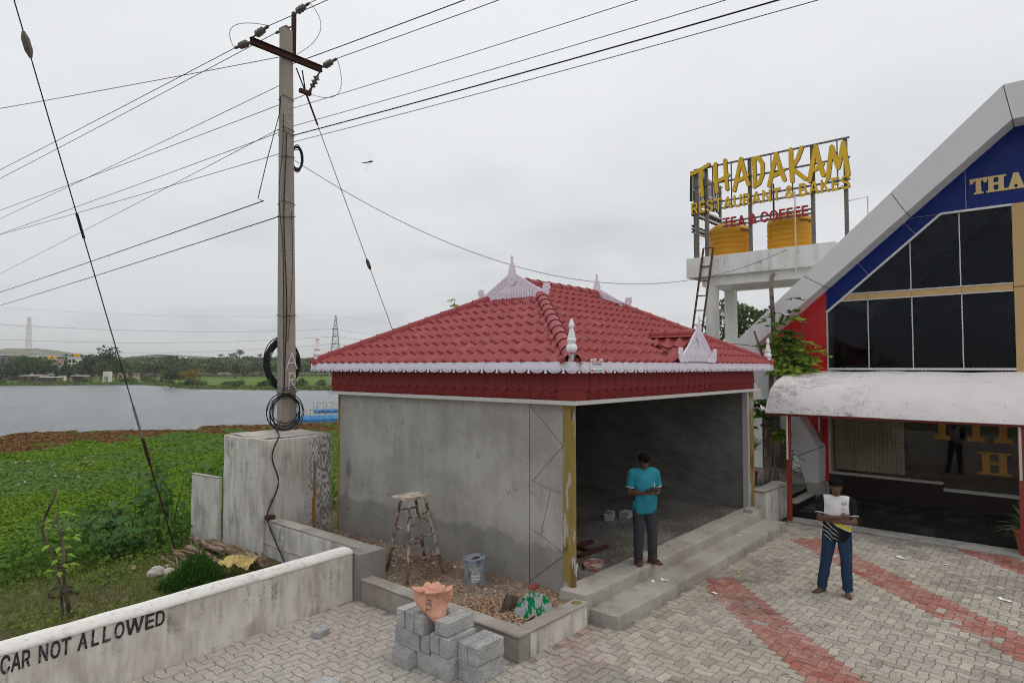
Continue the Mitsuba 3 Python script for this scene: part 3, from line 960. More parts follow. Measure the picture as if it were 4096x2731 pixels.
g_big = gable_board(0.73, 0.42, 0.37)
place_gable(g_big, lambda m: plane_yz(tm(m.vertices * [1, 1, 1] + [-mid, hz(GX0 - EX0) + 0.06, 0], m.faces), GX0 - 0.06), kiosk)


def plane_yz_back(m):
    v = m.vertices
    return tm(np.stack([GX1 + 0.06 + v[:, 2], mid + v[:, 0], v[:, 1] + hz(EX1 - GX1) + 0.06], -1), m.faces)


place_gable(g_big, plane_yz_back, kiosk)
place_gable(gable_board(0.60, 0.53, 0.24), lambda m: plane_xz(tm(m.vertices + [dorm_c, 3.52, 0], m.faces), EY0 + 0.0), kiosk)


# valance: four boards with swags and tassels
def valance(L, p=0.295, off=0.0):
    body = [sbox(0, 3.375 - 0.01, L, 3.452)]
    cut = []
    k = -1
    while (k * p + off) < L:
        c = k * p + off + p / 2
        sw = [(c + math.cos(t) * 0.122, 3.372 + math.sin(t) * 0.078) for t in np.linspace(PI, 2 * PI, 15)]
        body.append(Polygon(sw))
        for r in (0.104, 0.078, 0.05):
            arc = LineString([(c + math.cos(t) * r, 3.366 + math.sin(t) * r * 0.66) for t in np.linspace(PI + 0.12, 2 * PI - 0.12, 11)])
            cut.append(arc.buffer(0.0034, 2))
        x = k * p + off
        body.append(Polygon([(x - 0.018, 3.372), (x + 0.018, 3.372), (x + 0.02, 3.336), (x + 0.012, 3.33), (x + 0.026, 3.302), (x + 0.024, 3.296), (x - 0.024, 3.296), (x - 0.026, 3.302), (x - 0.012, 3.33), (x - 0.02, 3.336)]))
        k += 1
    return unary_union(body).difference(unary_union(cut)).intersection(sbox(0, 3, L, 4))


va = valance(SY + 0.02, off=0.12)
add('valance', plane_yz(tm(extrude(va, 0.008).vertices + [-EY1, 0, 0], extrude(va, 0.008).faces), EX0), 'm_lilac', kiosk)
vb = extrude(valance(SX, off=0.137), 0.008)
add('valance', plane_xz(tm(vb.vertices + [EX0, 0, 0], vb.faces), EY0), 'm_lilac', kiosk)
add('fascia_board', cat_([box(EX1, EX1 + 0.01, EY0, EY1, 3.3, 3.45), box(EX0, EX1, EY1, EY1 + 0.01, 3.3, 3.45)]), 'm_lilac', kiosk)
add('gutter', cat_([box(EX0 + 0.002, EX0 + 0.05, EY0 + 0.002, EY1, 3.38, 3.43), box(EX0 + 0.05, EX1, EY0 + 0.002, EY0 + 0.05, 3.38, 3.43)]), 'm_black', kiosk)
FIN = [(0, 0), (0.05, 0), (0.048, 0.035), (0.042, 0.04), (0.04, 0.085), (0.068, 0.10), (0.066, 0.112), (0.045, 0.118), (0.05, 0.135), (0.072, 0.165), (0.075, 0.19), (0.066, 0.225), (0.045, 0.245), (0.05, 0.252), (0.05, 0.265),
       (0.062, 0.285), (0.062, 0.31), (0.045, 0.33), (0.05, 0.34), (0.048, 0.352), (0.042, 0.358), (0.04, 0.39), (0.032, 0.425), (0.034, 0.432), (0.022, 0.44), (0.022, 0.455), (0.038, 0.468), (0.04, 0.49), (0.03, 0.53), (0.012, 0.57), (0, 0.585)]
for x, y in ((EX0 + 0.06, EY0 + 0.06), (EX0 + 0.06, EY1 - 0.1), (EX1 - 0.12, EY0 + 0.06)):
    add('finial', move(lathe(FIN, 22), x, y, 3.44), 'm_finial', kiosk, smooth=50)
# screws
scr = lathe([(0, 0.006), (0.006, 0.005), (0.0095, 0.0)], 8)
sx = []
for k in range(21):
    q = scr.copy(); q.apply_transform(trimesh.transformations.rotation_matrix(PI / 2, [1, 0, 0])); sx.append(move(q, EX0 + 0.2 + k * 0.345, EY0 - 0.009, 3.43))
    q = scr.copy(); q.apply_transform(trimesh.transformations.rotation_matrix(-PI / 2, [0, 1, 0]))
    if k < 18: sx.append(move(q, EX0 - 0.009, EY0 + 0.2 + k * 0.335, 3.43))
    sx.append(move(q, -0.136, 0.1 + k * 0.26, 2.89)) if k < 21 else None
for m, c in vis[:300:3]:
    hi = m.vertices[np.argmax(m.vertices[:, 2] + m.vertices[:, 0] * 0)]
    sx.append(move(scr, hi[0], hi[1], hi[2] - 0.045))
add('screw', cat_(sx), 'm_screw', kiosk, kind='stuff')
# the roofer's board on the valance
brd = thing('roofing_sign', 'small white printed board with red and blue lettering fixed to the lilac valance', 'sign')
sx0 = -0.06
add('board', box(sx0, sx0 + 0.30, EY0 - 0.026, EY0 - 0.018, 3.305, 3.49, 0.002), 'm_signwhite' if False else 'm_finial', brd)
plain('m_inkred', (0.5, 0.02, 0.02), 0.5); plain('m_inkblue', (0.03, 0.05, 0.3), 0.5); plain('m_inkgreen', (0.03, 0.16, 0.08), 0.5)


def ink(text, x, z, h, w, mat, parent, bold=True, y=EY0 - 0.0262):
    t = meshkit.text_mesh(text, h, 0.001, bold)
    s = w / (t.bounds[1][0] - t.bounds[0][0])
    t = tm((t.vertices - [t.bounds[0][0], 0, 0]) * [s, 1, 1] + [x, z, 0], t.faces)
    return add('lettering', plane_xz(t, y), mat, parent)


ink('KMC ROOFING', sx0 + 0.015, 3.437, 0.04, 0.27, 'm_inkred', brd)
ink('9600200288', sx0 + 0.03, 3.402, 0.03, 0.24, 'm_inkblue', brd)
ink('KMC ROOFING', sx0 + 0.085, 3.315, 0.026, 0.205, 'm_inkgreen', brd)
ink('- --- ---- --', sx0 + 0.04, 3.377, 0.02, 0.22, 'm_inkgreen', brd)
ink('---- --- ---- ---', sx0 + 0.02, 3.355, 0.02, 0.26, 'm_inkgreen', brd)
add('red_mark', plane_xz(tm(extrude(sbox(sx0 + 0.02, 3.318, sx0 + 0.055, 3.342).buffer(0.004), 0.001).vertices, extrude(sbox(sx0 + 0.02, 3.318, sx0 + 0.055, 3.342).buffer(0.004), 0.001).faces), EY0 - 0.0262), 'm_inkred', brd)
# ------------------------------------------------------------------ the restaurant: white frame, coloured panels, dark glass
XF = 10.3
rest_ = thing('restaurant', 'restaurant front with a white angular frame, blue and red panels and dark glass', 'building')
YM = -7.0
mir = lambda pts: pts + [(2 * YM - y, z) for y, z in pts[::-1]]


def yz(poly, x, d):
    """Polygon in (y, z) as a slab from x to x + d."""
    m = extrude(poly, d)
    v = m.vertices
    return tm(np.stack([x + v[:, 2], v[:, 0], v[:, 1]], -1), m.faces)


OUT = [(-0.36, 0.17), (-0.05, 1.14), (1.54, 4.01), (-4.36, 9.37)]
INN = [(-0.56, 0.17), (-0.58, 1.40), (0.94, 3.93), (-4.5, 8.58)]
segs = [[OUT[0], OUT[1], INN[1], INN[0]], [OUT[1], OUT[2], INN[2], INN[1]]]
ld = lambda a, b, t: (a[0] + (b[0] - a[0]) * t, a[1] + (b[1] - a[1]) * t)
cuts = [0, 0.31, 0.64, 1.0]
for a, b in zip(cuts[:-1], cuts[1:]):
    segs.append([ld(OUT[2], OUT[3], a), ld(OUT[2], OUT[3], b), ld(INN[2], INN[3], b), ld(INN[2], INN[3], a)])
for s in segs:
    for pts in (s, [(2 * YM - y, z) for y, z in s]):
        pg = Polygon(pts).buffer(0)
        add('frame_panel', yz(pg.buffer(-0.009, join_style=2), XF - 0.70, 0.60), 'm_acp_white', rest_)
add('frame_panel', yz(Polygon([(-4.36, 9.37), (2 * YM + 4.36, 9.37), (2 * YM + 4.5, 8.58), (-4.5, 8.58)]).buffer(-0.009, join_style=2), XF - 0.70, 0.60), 'm_acp_white', rest_)
core = unary_union([Polygon(q).buffer(0) for q in segs] + [Polygon([(2 * YM - y, z) for y, z in q]).buffer(0) for q in segs] + [Polygon([(-4.36, 9.37), (2 * YM + 4.36, 9.37), (2 * YM + 4.5, 8.58), (-4.5, 8.58)])]).buffer(0.01).buffer(-0.03)
add('frame_core', yz(core, XF - 0.68, 0.56), 'm_letside', rest_)
# chipped foot of the frame
add('frame_foot', rough_box(XF - 0.72, XF - 0.12, -0.62, -0.26, 0.05, 0.55, 0.06, 0.02, 9, 6), 'm_concrete', rest_, smooth=30)
# panels
inner = Polygon(mir([(-0.55, 0.4), (-0.58, 1.40), (0.94, 3.93), (-4.5, 8.58)])).buffer(0.05, join_style=2)
glassreg = Polygon(mir([(-0.63, 0.60), (-0.63, 4.77), (-3.12, 6.92), (-4.41, 6.92)]))
redl = inner.intersection(sbox(-0.628, 0.47, 3, 12))
cutm = lambda pg: pg.buffer(-0.006, join_style=2)
for pg in (redl.intersection(sbox(-3, 0, -0.05 + 0.0, 3.2)), redl.intersection(sbox(-0.05, 0, 3, 9)), redl.intersection(sbox(-3, 3.2, -0.05, 9))):
    for s in (1, -1):
        q = pg if s > 0 else affinity.scale(pg, -1, 1, origin=(YM, 0))
        add('red_panel', yz(cutm(q), XF, 0.02), 'm_acp_red', rest_)
blue = inner.intersection(sbox(2 * YM + 0.632, 4.5, -0.632, 12)).difference(glassreg).difference(Polygon(mir([(-0.63, 0.0), (-0.63, 4.77), (-3.12, 6.92)])))
lines = [LineString([(-3.6, 20), (-3.6, 6.5)]), LineString([(-2.1, 6.92), (-3.3, 6.92)]), LineString([(-2.1, 7.2), (-2.7, 6.4)]), LineString([(-1.1, 6.35), (-1.75, 5.45)])]
lines += [affinity.scale(l, -1, 1, origin=(YM, 0)) for l in lines] + [LineString([(-7, 12), (-7, 6.5)])]
bl = blue.difference(unary_union([l.buffer(0.007, cap_style=2) for l in lines]))
for pg in sorted(bl.geoms, key=lambda g: -g.centroid.x):
    if pg.area > 0.01: add('blue_panel', yz(pg.simplify(0.002), XF, 0.02), 'm_acp_blue', rest_)
add('panel_backing', yz(inner.difference(glassreg.buffer(-0.02)), XF + 0.022, 0.02), 'm_alu', rest_)
# glazing: upper band, middle band, lower shop front; panes with their own edges
MU = [-0.63, -1.57, -2.5, -3.47, -4.41]


def pane(pg, mat='m_glass'):
    pg = pg.buffer(-0.006, join_style=2)
    if pg.is_empty or pg.area < 0.02: return
    v = np.array(pg.exterior.coords)[:-1]
    m = extrude(pg, 0.01)
    m = yz(pg, XF + 0.05, 0.01)
    keep = m.face_normals[:, 0] < -0.5
    m = tm(m.vertices, m.faces[keep]); m.remove_unreferenced_vertices()
    add('pane', m, mat, rest_)


for a, b in zip(MU[:-1], MU[1:]):
    pane(sbox(b, 3.36, a, 5.03).intersection(glassreg))
for a, b in ((-0.63, -2.49), (-2.49, -3.46), (-3.46, -4.41)):
    pane(sbox(b, 5.22, a, 6.92).intersection(glassreg))
for a, b, z in ((-0.63, -2.25, 0.76), (-2.25, -3.03, 0.76), (-3.03, -3.72, 0.61), (-3.72, -4.41, 0.61)):
    pane(sbox(b, z, a, 3.1), 'm_glasslow')
for a, b in ((-5.6, -7.0), (-7.0, -8.4)):
    pane(sbox(b, 5.22, a, 6.92)); pane(sbox(b, 3.36, a, 5.03)); pane(sbox(b, 0.2, a, 3.1), 'm_glasslow')
for a, b in ((-9.6, -11.4), (-11.4, -13.37)):
    pane(sbox(b, 5.22, a, 6.92).intersection(glassreg)); pane(sbox(b, 3.36, a, 5.03)); pane(sbox(b, 0.61, a, 3.1), 'm_glasslow')
for y in MU[1:4]:
    add('mullion', box(XF + 0.03, XF + 0.042, y - 0.011, y + 0.011, 3.36, 5.03), 'm_alu', rest_)
for y in (-2.49, -3.46):
    add('mullion', box(XF + 0.03, XF + 0.042, y - 0.011, y + 0.011, 5.22, 6.4 if y > -3 else 6.9), 'm_alu', rest_)
for a, b in (((-0.63, 4.77), (-3.12, 6.92)), ((-3.12, 6.92), (-4.41, 6.92))):
    add('trim', bar((XF - 0.012, a[0], a[1]), (XF - 0.012, b[0], b[1]), 0.03, 0.05), 'm_acp_white', rest_)
add('trim', box(XF - 0.02, XF + 0.05, -0.655, -0.628, 0.74, 4.77), 'm_alu', rest_)
add('trim', box(XF - 0.03, XF + 0.04, -4.41, -0.655, 3.31, 3.36), 'm_acp_white', rest_)
bandp = sbox(-4.4, 5.05, -0.7, 5.20).intersection(glassreg)
for a, b in ((-0.6, -1.57), (-1.57, -2.5), (-2.5, -3.47), (-3.47, -4.41)):
    pg = bandp.intersection(sbox(b, 4, a, 6)).buffer(-0.004, join_style=2)
    if pg.area > 0.01: add('tan_band', yz(pg, XF - 0.01, 0.05), 'm_acp_tan', rest_)
for z0, z1 in ((5.03, 5.05), (5.20, 5.22)):
    add('trim', yz(sbox(-4.4, z0, -0.64, z1).intersection(glassreg), XF - 0.03, 0.06), 'm_acp_white', rest_)
for a, b in ((-4.41, -5.6), (-8.4, -9.59)):
    for z0, z1 in ((0.2, 2.9), (2.9, 5.12), (5.13, 6.95)):
        add('tan_column', box(XF - 0.02, XF + 0.2, b, a, z0, z1 - 0.008), 'm_acp_tan', rest_)
# body behind
add('side_wall', box(XF + 0.1, 21, -0.66, -0.5, 0, 5.2), 'm_towerwhite', rest_)
add('side_wall', box(XF + 0.1, 21, -13.5, -13.34, 0, 5.2), 'm_towerwhite', rest_)
add('rear_wall', yz(Polygon(mir([(-0.7, 0), (-0.7, 5.3), (-4.4, 8.6)])), 20.9, 0.2), 'm_towerwhite', rest_)
for s in (1, -1):
    yy = lambda y: y if s > 0 else 2 * YM - y
    pl = Polygon([(yy(-0.3), 5.2), (yy(-0.3), 5.1), (yy(-4.4), 8.75), (yy(-4.4), 8.85)])
    add('roof_slab', yz(pl, XF + 0.1, 10.9), 'm_towerwhite', rest_)
add('roof_slab', box(XF + 0.12, 21.2, -9.7, -4.3, 8.8, 8.9), 'm_towerwhite', rest_)
add('room_lining', cat_([box(XF + 0.5, 16, -0.75, -0.7, 0.1, 5.0), yz(Polygon(mir([(-0.75, 0.1), (-0.75, 5.0), (-4.4, 8.4)])), 15.9, 0.1), box(XF + 0.06, 16, -13.3, -0.7, 3.14, 3.30), box(XF + 0.06, 16, -13.3, -0.7, 0.15, 0.18)]), 'm_room', rest_)
# lower shop front: blinds, sill, granite base, window lettering
for k in range(17):
    y = -0.72 - k * 0.09
    add('blind', box(XF + 0.22, XF + 0.226, y - 0.082, y, 0.8, 3.1), 'm_blind', rest_)
add('blind_rail', cat_([box(XF + 0.20, XF + 0.21, -2.24, -0.7, z, z + 0.006) for z in np.arange(0.95, 3.1, 0.12)]), 'm_frame', rest_, kind='stuff')
add('sill', box(XF - 0.06, XF + 0.1, -3.03, -0.63, 0.70, 0.755, 0.008), 'm_sill', rest_)
add('sill', box(XF - 0.06, XF + 0.1, -4.41, -3.04, 0.555, 0.61, 0.008), 'm_sill', rest_)
add('granite_base', box(XF - 0.02, XF + 0.12, -3.03, -0.63, 0.14, 0.70), 'm_granite', rest_)
add('granite_base', box(XF - 0.02, XF + 0.12, -13.3, -3.035, 0.14, 0.555), 'm_granite', rest_)


def serif(ch, w, h, st, sf):
    """Slab letters from bars in (a, b)."""
    B = lambda x0, y0, x1, y1: sbox(x0, y0, x1, y1)
    fl = lambda x, y: Polygon([(x - sf, y), (x + sf, y), (x + sf, y + h * .05), (x + st * .75, y + h * .09), (x - st * .75, y + h * .09), (x - sf, y + h * .05)])
    ft = lambda x: affinity.scale(fl(x, 0), 1, -1, origin=(x, h / 2))
    if ch == 'T': return unary_union([B(w / 2 - st / 2, 0, w / 2 + st / 2, h), fl(w / 2, 0), B(0, h * .86, w, h), B(0, h * .7, st * .6, h), B(w - st * .6, h * .7, w, h)])
    if ch == 'H': return unary_union([B(sf - st / 2, 0, sf + st / 2, h), B(w - sf - st / 2, 0, w - sf + st / 2, h), B(sf, h * .44, w - sf, h * .57), fl(sf, 0), fl(w - sf, 0), ft(sf), ft(w - sf)])
    if ch == 'A': return unary_union([LineString([(sf, 0), (w / 2, h * .97)]).buffer(st * .42), LineString([(w - sf, 0), (w / 2, h * .97)]).buffer(st * .5), B(w * .3, h * .28, w * .7, h * .4), fl(sf, 0), fl(w - sf, 0)]).intersection(B(-1, 0, 9, h))
    if ch == 'D': return unary_union([B(sf - st / 2, 0, sf + st / 2, h), fl(sf, 0), ft(sf), affinity.scale(Point(sf, h / 2).buffer(h / 2, 16), (w - sf) / (h / 2), 1).difference(affinity.scale(Point(sf, h / 2).buffer(h * .36, 16), (w - sf - st) / (h * .36), 1)).intersection(B(sf, 0, 9, h))])


yy = -3.69
for ch, w in (('T', .30), ('H', .35), ('A', .36), ('D', .35)):
    add('facade_letter', plane_yz(tm((lambda m: m.vertices + [-yy, 7.26, 0])(extrude(serif(ch, w, .34, .085, .085).buffer(.006), .035)), extrude(serif(ch, w, .34, .085, .085).buffer(.006), .035).faces), XF), 'm_cream', rest_)
    yy -= w - 0.01
for ch, y, z, w, h in (('T', -2.72, 1.72, 0.62, 1.2), ('H', -3.50, 1.72, 0.80, 1.2), ('H', -3.66, 1.01, 0.62, 0.49)):
    m = extrude(serif(ch, w, h, .14, .16), .003)
    add('window_letter', plane_yz(tm(m.vertices + [-y, z, 0], m.faces), XF + 0.046), 'm_gold', rest_)
# canopy
CP = [(10.42, 3.27), (9.6, 3.255), (8.9, 3.22), (8.4, 3.14), (7.95, 3.03), (7.62, 2.87), (7.42, 2.66), (7.3, 2.48), (7.24, 2.36)]
canopy = thing('canopy', 'curved white canopy stained grey with mould over the restaurant terrace', 'canopy')


def sheet(y0, y1):
    n = 9
    P = np.array(CP)
    ys = np.linspace(y0, y1, n)
    sg = 0.012 * np.sin(np.linspace(0, PI * 3, n))
    top = np.array([[(x, y, z + s * (z - 2.3)) for x, z in P] for y, s in zip(ys, sg)])
    V = np.vstack([top.reshape(-1, 3), top.reshape(-1, 3) - [0, 0, 0.008] + [0.006, 0, 0]])
    m = len(P)
    o = n * m
    q = [(a * m + b, a * m + b + 1, (a + 1) * m + b + 1, (a + 1) * m + b) for a in range(n - 1) for b in range(m - 1)]
    q += [(o + x1, o + x4, o + x3, o + x2) for x1, x2, x3, x4 in q]
    q += [(a * m + m - 1, (a + 1) * m + m - 1, o + (a + 1) * m + m - 1, o + a * m + m - 1) for a in range(n - 1)]
    q += [(b, b + 1, o + b + 1, o + b) for b in range(m - 1)]
    return quads(V, q)


for y0, y1, dz in ((-0.10, -2.42, 0.006), (-2.38, -4.75, 0.0), (-4.71, -7.1, 0.006), (-7.06, -9.5, 0)):
    m = sheet(y0, y1); m.apply_translation([0, 0, dz]); add('canopy_sheet', m, 'm_canopy', canopy, smooth=35)
rv = lathe([(0, 0.007), (0.008, 0.005), (0.012, 0)], 8)
rv.apply_transform(trimesh.transformations.rotation_matrix(-PI / 2, [0, 1, 0]))
add('rivet', cat_([move(rv, 7.245, y, 2.42) for y in np.arange(-0.3, -9, -0.31)] + [move(rv, 7.405, y, 2.67) for y in np.arange(-0.5, -9, -0.77)]), 'm_screw', canopy, kind='stuff')
for x, z in ((7.33, 2.36), (8.4, 3.1), (10.2, 3.2)):
    add('purlin', box(x - 0.02, x + 0.02, -9.4, -0.12, z - 0.05, z), 'm_redpost', canopy)
for x, y in ((7.40, -0.55), (10.12, -0.48), (7.42, -4.55), (7.42, -9.2)):
    pst = add('post', box(x - 0.045, x + 0.045, y - 0.045, y + 0.045, 0.03, 3.14 if x > 8 else 2.5, 0.006), 'm_redpost', canopy)
    add('strip_light', tube([(x - 0.07, y + 0.01, 2.36), (x - 0.07, y + 0.01, 1.36 if x < 8 else 1.75)], 0.022, 8), 'm_pvc', pst, smooth=40)
    if x < 8:
        add('rafter', bar((x, y, 2.42), (10.3, y, 3.15), 0.05), 'm_redpost', canopy)
cam_ = thing('security_camera', 'small white bullet camera under the left end of the mouldy canopy', 'camera')
add('housing', bar((7.26, -0.03, 2.47), (7.16, -0.10, 2.42), 0.085, 0.08, bev=0.012), 'm_acp_white', cam_)
add('lens', bar((7.165, -0.095, 2.405), (7.14, -0.115, 2.39), 0.06, 0.06, bev=0.01), 'm_black', cam_)
add('bracket', bar((7.28, 0.0, 2.52), (7.24, -0.03, 2.48), 0.03), 'm_alu', cam_)
# terrace of black slabs
ter = tag(key_of('black_terrace'), kind='structure')
for ix in range(4):
    for iy in range(10):
        x, y = 7.87 + ix * 0.61, -0.52 - iy * 0.85
        add('slab', box(x, min(x + 0.604, XF), y - 0.844, y, 0.02, 0.165 + 0.002 * ((ix * 7 + iy * 3) % 3), 0.004), 'm_blackfloor', ter)
add('slab_bed', box(7.9, XF, -9, -0.53, -0.04, 0.155), 'm_granite', ter)
bl_ = thing('terrace_curb', 'low black curb with a pale top running from the stub wall to the white frame', 'curb')
add('curb_face', box(8.06, 9.62, -0.50, -0.30, 0.0, 0.27), 'm_granite', bl_)
add('curb_top', rough_box(8.04, 9.64, -0.52, -0.26, 0.27, 0.30, 0.08, 0.004, 3), 'm_concrete', bl_, smooth=30)
stub = thing('stub_wall', 'short whitewashed garden wall with a broken top beside the red canopy post', 'wall')
add('wall_body', rough_box(6.66, 8.06, -0.30, -0.02, -0.05, 0.70, 0.07, 0.012, 21, 4), 'm_whitewash', stub, smooth=40)
add('coping', rough_box(6.62, 8.06, -0.33, 0.0, 0.70, 0.755, 0.06, 0.018, 22, 6), 'm_concrete', stub, smooth=40)
struct('garden_soil', grid(np.arange(6.72, 13, 0.12), np.arange(-0.28, 5, 0.12), lambda x, y: 0.36 + 0.07 * meshkit.fbm(np.stack([x * 3, y * 3, x * 0], -1), 3, 4)), 'm_darkfloor', smooth=True)
gw = thing('white_outbuilding', 'plain white wall with a dark door behind the leafy young tree', 'building')
add('wall', box(12.0, 12.25, 0.2, 5.2, 0.2, 3.7), 'm_towerwhite', gw)
plain('m_browndoor', (0.045, 0.028, 0.022), 0.6)
add('door', box(11.97, 12.0, 0.85, 1.62, 0.42, 2.3), 'm_browndoor', gw)
add('plinth', box(11.9, 12.0, 0.3, 5.2, 0.2, 0.42), 'm_concrete', gw)

# ------------------------------------------------------------------ water tower with tanks and the lettered roof sign
TX = 12.5
tower = thing('tank_platform', 'tall white concrete platform on columns carrying two yellow tanks', 'platform')
add('fascia', rough_box(TX, TX + 2.6, -0.35, 4.22, 6.33, 6.98, 0.3, 0.006, 31), 'm_towerwhite', tower, smooth=30)
add('soffit_beam', box(TX + 0.18, TX + 0.46, -0.2, 3.75, 6.03, 6.33), 'm_towerwhite', tower)
add('soffit_beam', box(TX + 1.9, TX + 2.2, -0.2, 3.75, 6.03, 6.33), 'm_towerwhite', tower)
add('soffit_beam', box(TX + 0.46, TX + 1.9, 3.38, 3.68, 6.03, 6.325), 'm_towerwhite', tower)
for x, y in ((TX + 0.17, 3.3), (TX + 1.72, 3.3), (TX + 0.17, 0.0), (TX + 1.72, 0.0)):
    add('column', rough_box(x, x + 0.32, y, y + 0.34, 0.1, 6.05, 0.3, 0.006, int(x * 10 + y)), 'm_towerwhite', tower, smooth=30)
TK = [(0.0, 0.0), (0.67, 0.0)]
z = 0.02
for k in range(5):
    TK += [(0.685, z), (0.70, z + 0.04), (0.70, z + 0.125), (0.672, z + 0.15)]
    z += 0.162
TK += [(0.70, z + 0.03), (0.70, z + 0.14), (0.66, z + 0.24), (0.50, z + 0.34), (0.30, z + 0.39), (0.29, z + 0.43), (0.27, z + 0.45), (0.0, z + 0.45)]
for cx, cy, nm in ((13.75, 3.22, 'yellow ribbed water tank on the left of the white platform, under the red words'), (13.65, 1.22, 'yellow ribbed water tank on the right of the white platform')):
    t = thing('water_tank', nm, 'water tank', 'water tanks on the platform')
    add('shell', move(lathe(TK, 40), cx, cy, 6.97), 'm_tank', t, smooth=40)
    # moulded shoulder scoop and the maker's name on the side that faces the road
    tx = meshkit.text_mesh('Ganga', 0.12, 0.004, True)
    v = tx.vertices.copy()
    a0 = math.atan2(EYE[1] - cy, EYE[0] - cx) + (0.12 if cy > 2 else -0.05) + 0.35
    ang = a0 + (v[:, 0] - 0.0) / 0.70
    r = 0.703 + v[:, 2]
    add('lettering', tm(np.stack([cx + r * np.cos(ang), cy + r * np.sin(ang), 6.97 + 0.87 + v[:, 1] * 0.8], -1), tx.faces), 'm_black', t)

plain('m_letblack', (0.012, 0.012, 0.012), 0.5)
GL = {'T': [[(0, .8), (.45, .88), (.85, 1.0)], [(.48, .9), (.46, .5), (.52, 0)]], 'H': [[(.05, .95), (.06, .5), (.12, .03)], [(.62, 1.0), (.66, .5), (.72, .06)], [(.12, .36), (.45, .42), (.78, .5)]],
      'A': [[(0, 0), (.22, .5), (.42, .98), (.62, .5), (.85, .1)], [(.14, .28), (.5, .33), (.8, .42)]], 'D': [[(.08, .95), (.1, .5), (.1, .02)], [(.02, .93), (.4, .95), (.68, .72), (.66, .35), (.42, .1), (.08, .02)]],
      'K': [[(.1, 1.0), (.1, .5), (.16, .02)], [(.72, .98), (.5, .68), (.14, .42), (.5, .22), (.88, .02)]], 'M': [[(0, 0), (.12, .5), (.22, .95), (.4, .55), (.52, .28), (.66, .6), (.8, 1.0), (.9, .5), (1.0, .02)]]}


def brush(ch, w, h, r):
    return unary_union([LineString([(x * w, y * h) for x, y in s]).buffer(r, 5) for s in GL[ch]])


sign = thing('roof_sign', 'tall steel sign frame with yellow and dark red raised letters above the water tanks', 'sign')
fr = 'm_frame'
for y in (3.88, 3.55, 2.12, 0.27, -0.62):
    add('upright', box(TX + 0.10, TX + 0.19, y - 0.05, y + 0.05, 6.98, 9.9), fr, sign)
for z in (9.92, 9.35, 8.72, 8.50, 8.03, 7.9):
    y1, y0 = (3.95, -0.75) if z > 8.4 else (3.0, 0.3)
    add('rail', box(TX + 0.055, TX + 0.10, y0, y1, z - 0.025, z + 0.025), fr, sign)
for y in np.arange(3.3, -0.7, -0.62):
    add('stay', box(TX + 0.06, TX + 0.095, y - 0.015, y + 0.015, 8.5, 9.9), fr, sign)


def big_letter(pg, y, z, mat, depth=0.07):
    m = plane_yz(tm((lambda e: e.vertices + [-y, z, 0])(extrude(pg, depth)), extrude(pg, depth).faces), TX + 0.05)
    k = add('letter', m, 'm_letside', sign)
    f = extrude(pg.buffer(-0.004), 0.006)
    add('letter_face', plane_yz(tm(f.vertices + [-y, z, 0], f.faces), TX + 0.05 - depth), mat, k)


y = 3.98
for ch, w, z, h in (('T', .80, 9.0, .98), ('H', .66, 9.0, 1.0), ('A', .62, 8.98, .98), ('D', .50, 8.96, .95), ('A', .62, 8.93, .95), ('K', .58, 8.92, .98), ('A', .52, 8.85, 1.0), ('M', .62, 8.82, .95)):
    big_letter(brush(ch, w * 0.86, h, 0.064), y, z, 'm_letyellow')
    y -= w - 0.02


def words(text, y0, y1, z, h, mat):
    pieces = [(c, meshkit.text_mesh(c, h, 0.05, True)) for c in text if c != ' ']
    ws = [p[1].bounds[1][0] - p[1].bounds[0][0] for p in pieces]
    gap = h * 0.16
    tot = sum(ws) + gap * (len(ws) - 1) + sum(h * 0.3 for c in text if c == ' ')
    s = (y0 - y1) / tot
    y, it = y0, iter(pieces)
    for c in text:
        if c == ' ':
            y -= h * 0.3 * s; continue
        _, m = next(it)
        w = m.bounds[1][0] - m.bounds[0][0]
        v = (m.vertices - [m.bounds[0][0], 0, 0]) * [s, 1, 1]
        k = add('letter', plane_yz(tm(v + [-y, z, 0], m.faces), TX + 0.05), 'm_letside', sign)
        f = tm(v * [1, 1, 0.12] + [-y, z, 0.0505], m.faces)
        add('letter_face', plane_yz(f, TX + 0.05), mat, k)
        y -= (w + gap) * s


words('RESTAURANT & BAKES', 4.02, -0.75, 8.45, 0.36, 'm_letyellow')
words('TEA & COFFEE', 2.95, 0.38, 7.84, 0.30, 'm_letred')
# second face of the sign, along the left side of the platform, seen from behind
sign2 = thing('side_sign', 'back of a second sign frame, black and white letters, left of the yellow roof sign', 'sign')
for x in (TX + 0.3, TX + 1.3, TX + 2.4):
    add('upright', box(x - 0.04, x + 0.04, 3.98, 4.06, 6.98, 9.9), fr, sign2)
for z in (9.9, 9.3, 8.72, 8.5, 8.0, 7.86):
    add('rail', box(TX + 0.2, TX + 2.6, 3.99, 4.04, z - 0.03, z + 0.03), 'm_letback', sign2)
x = TX + 2.6
for ch in 'THADAKAM':
    m = extrude(brush(ch, 0.27, 0.95, 0.05), 0.07)
    add('letter', tm(np.stack([x - m.vertices[:, 0], 4.05 + m.vertices[:, 2], 8.95 + m.vertices[:, 1]], -1), m.faces), 'm_letblack', sign2)
    m2 = extrude(brush(ch, 0.27, 0.95, 0.035), 0.006)
    add('letter_back', tm(np.stack([x - m2.vertices[:, 0], 4.045 - m2.vertices[:, 2], 8.95 + m2.vertices[:, 1]], -1), m2.faces), 'm_letback', sign2)
    x -= 0.31
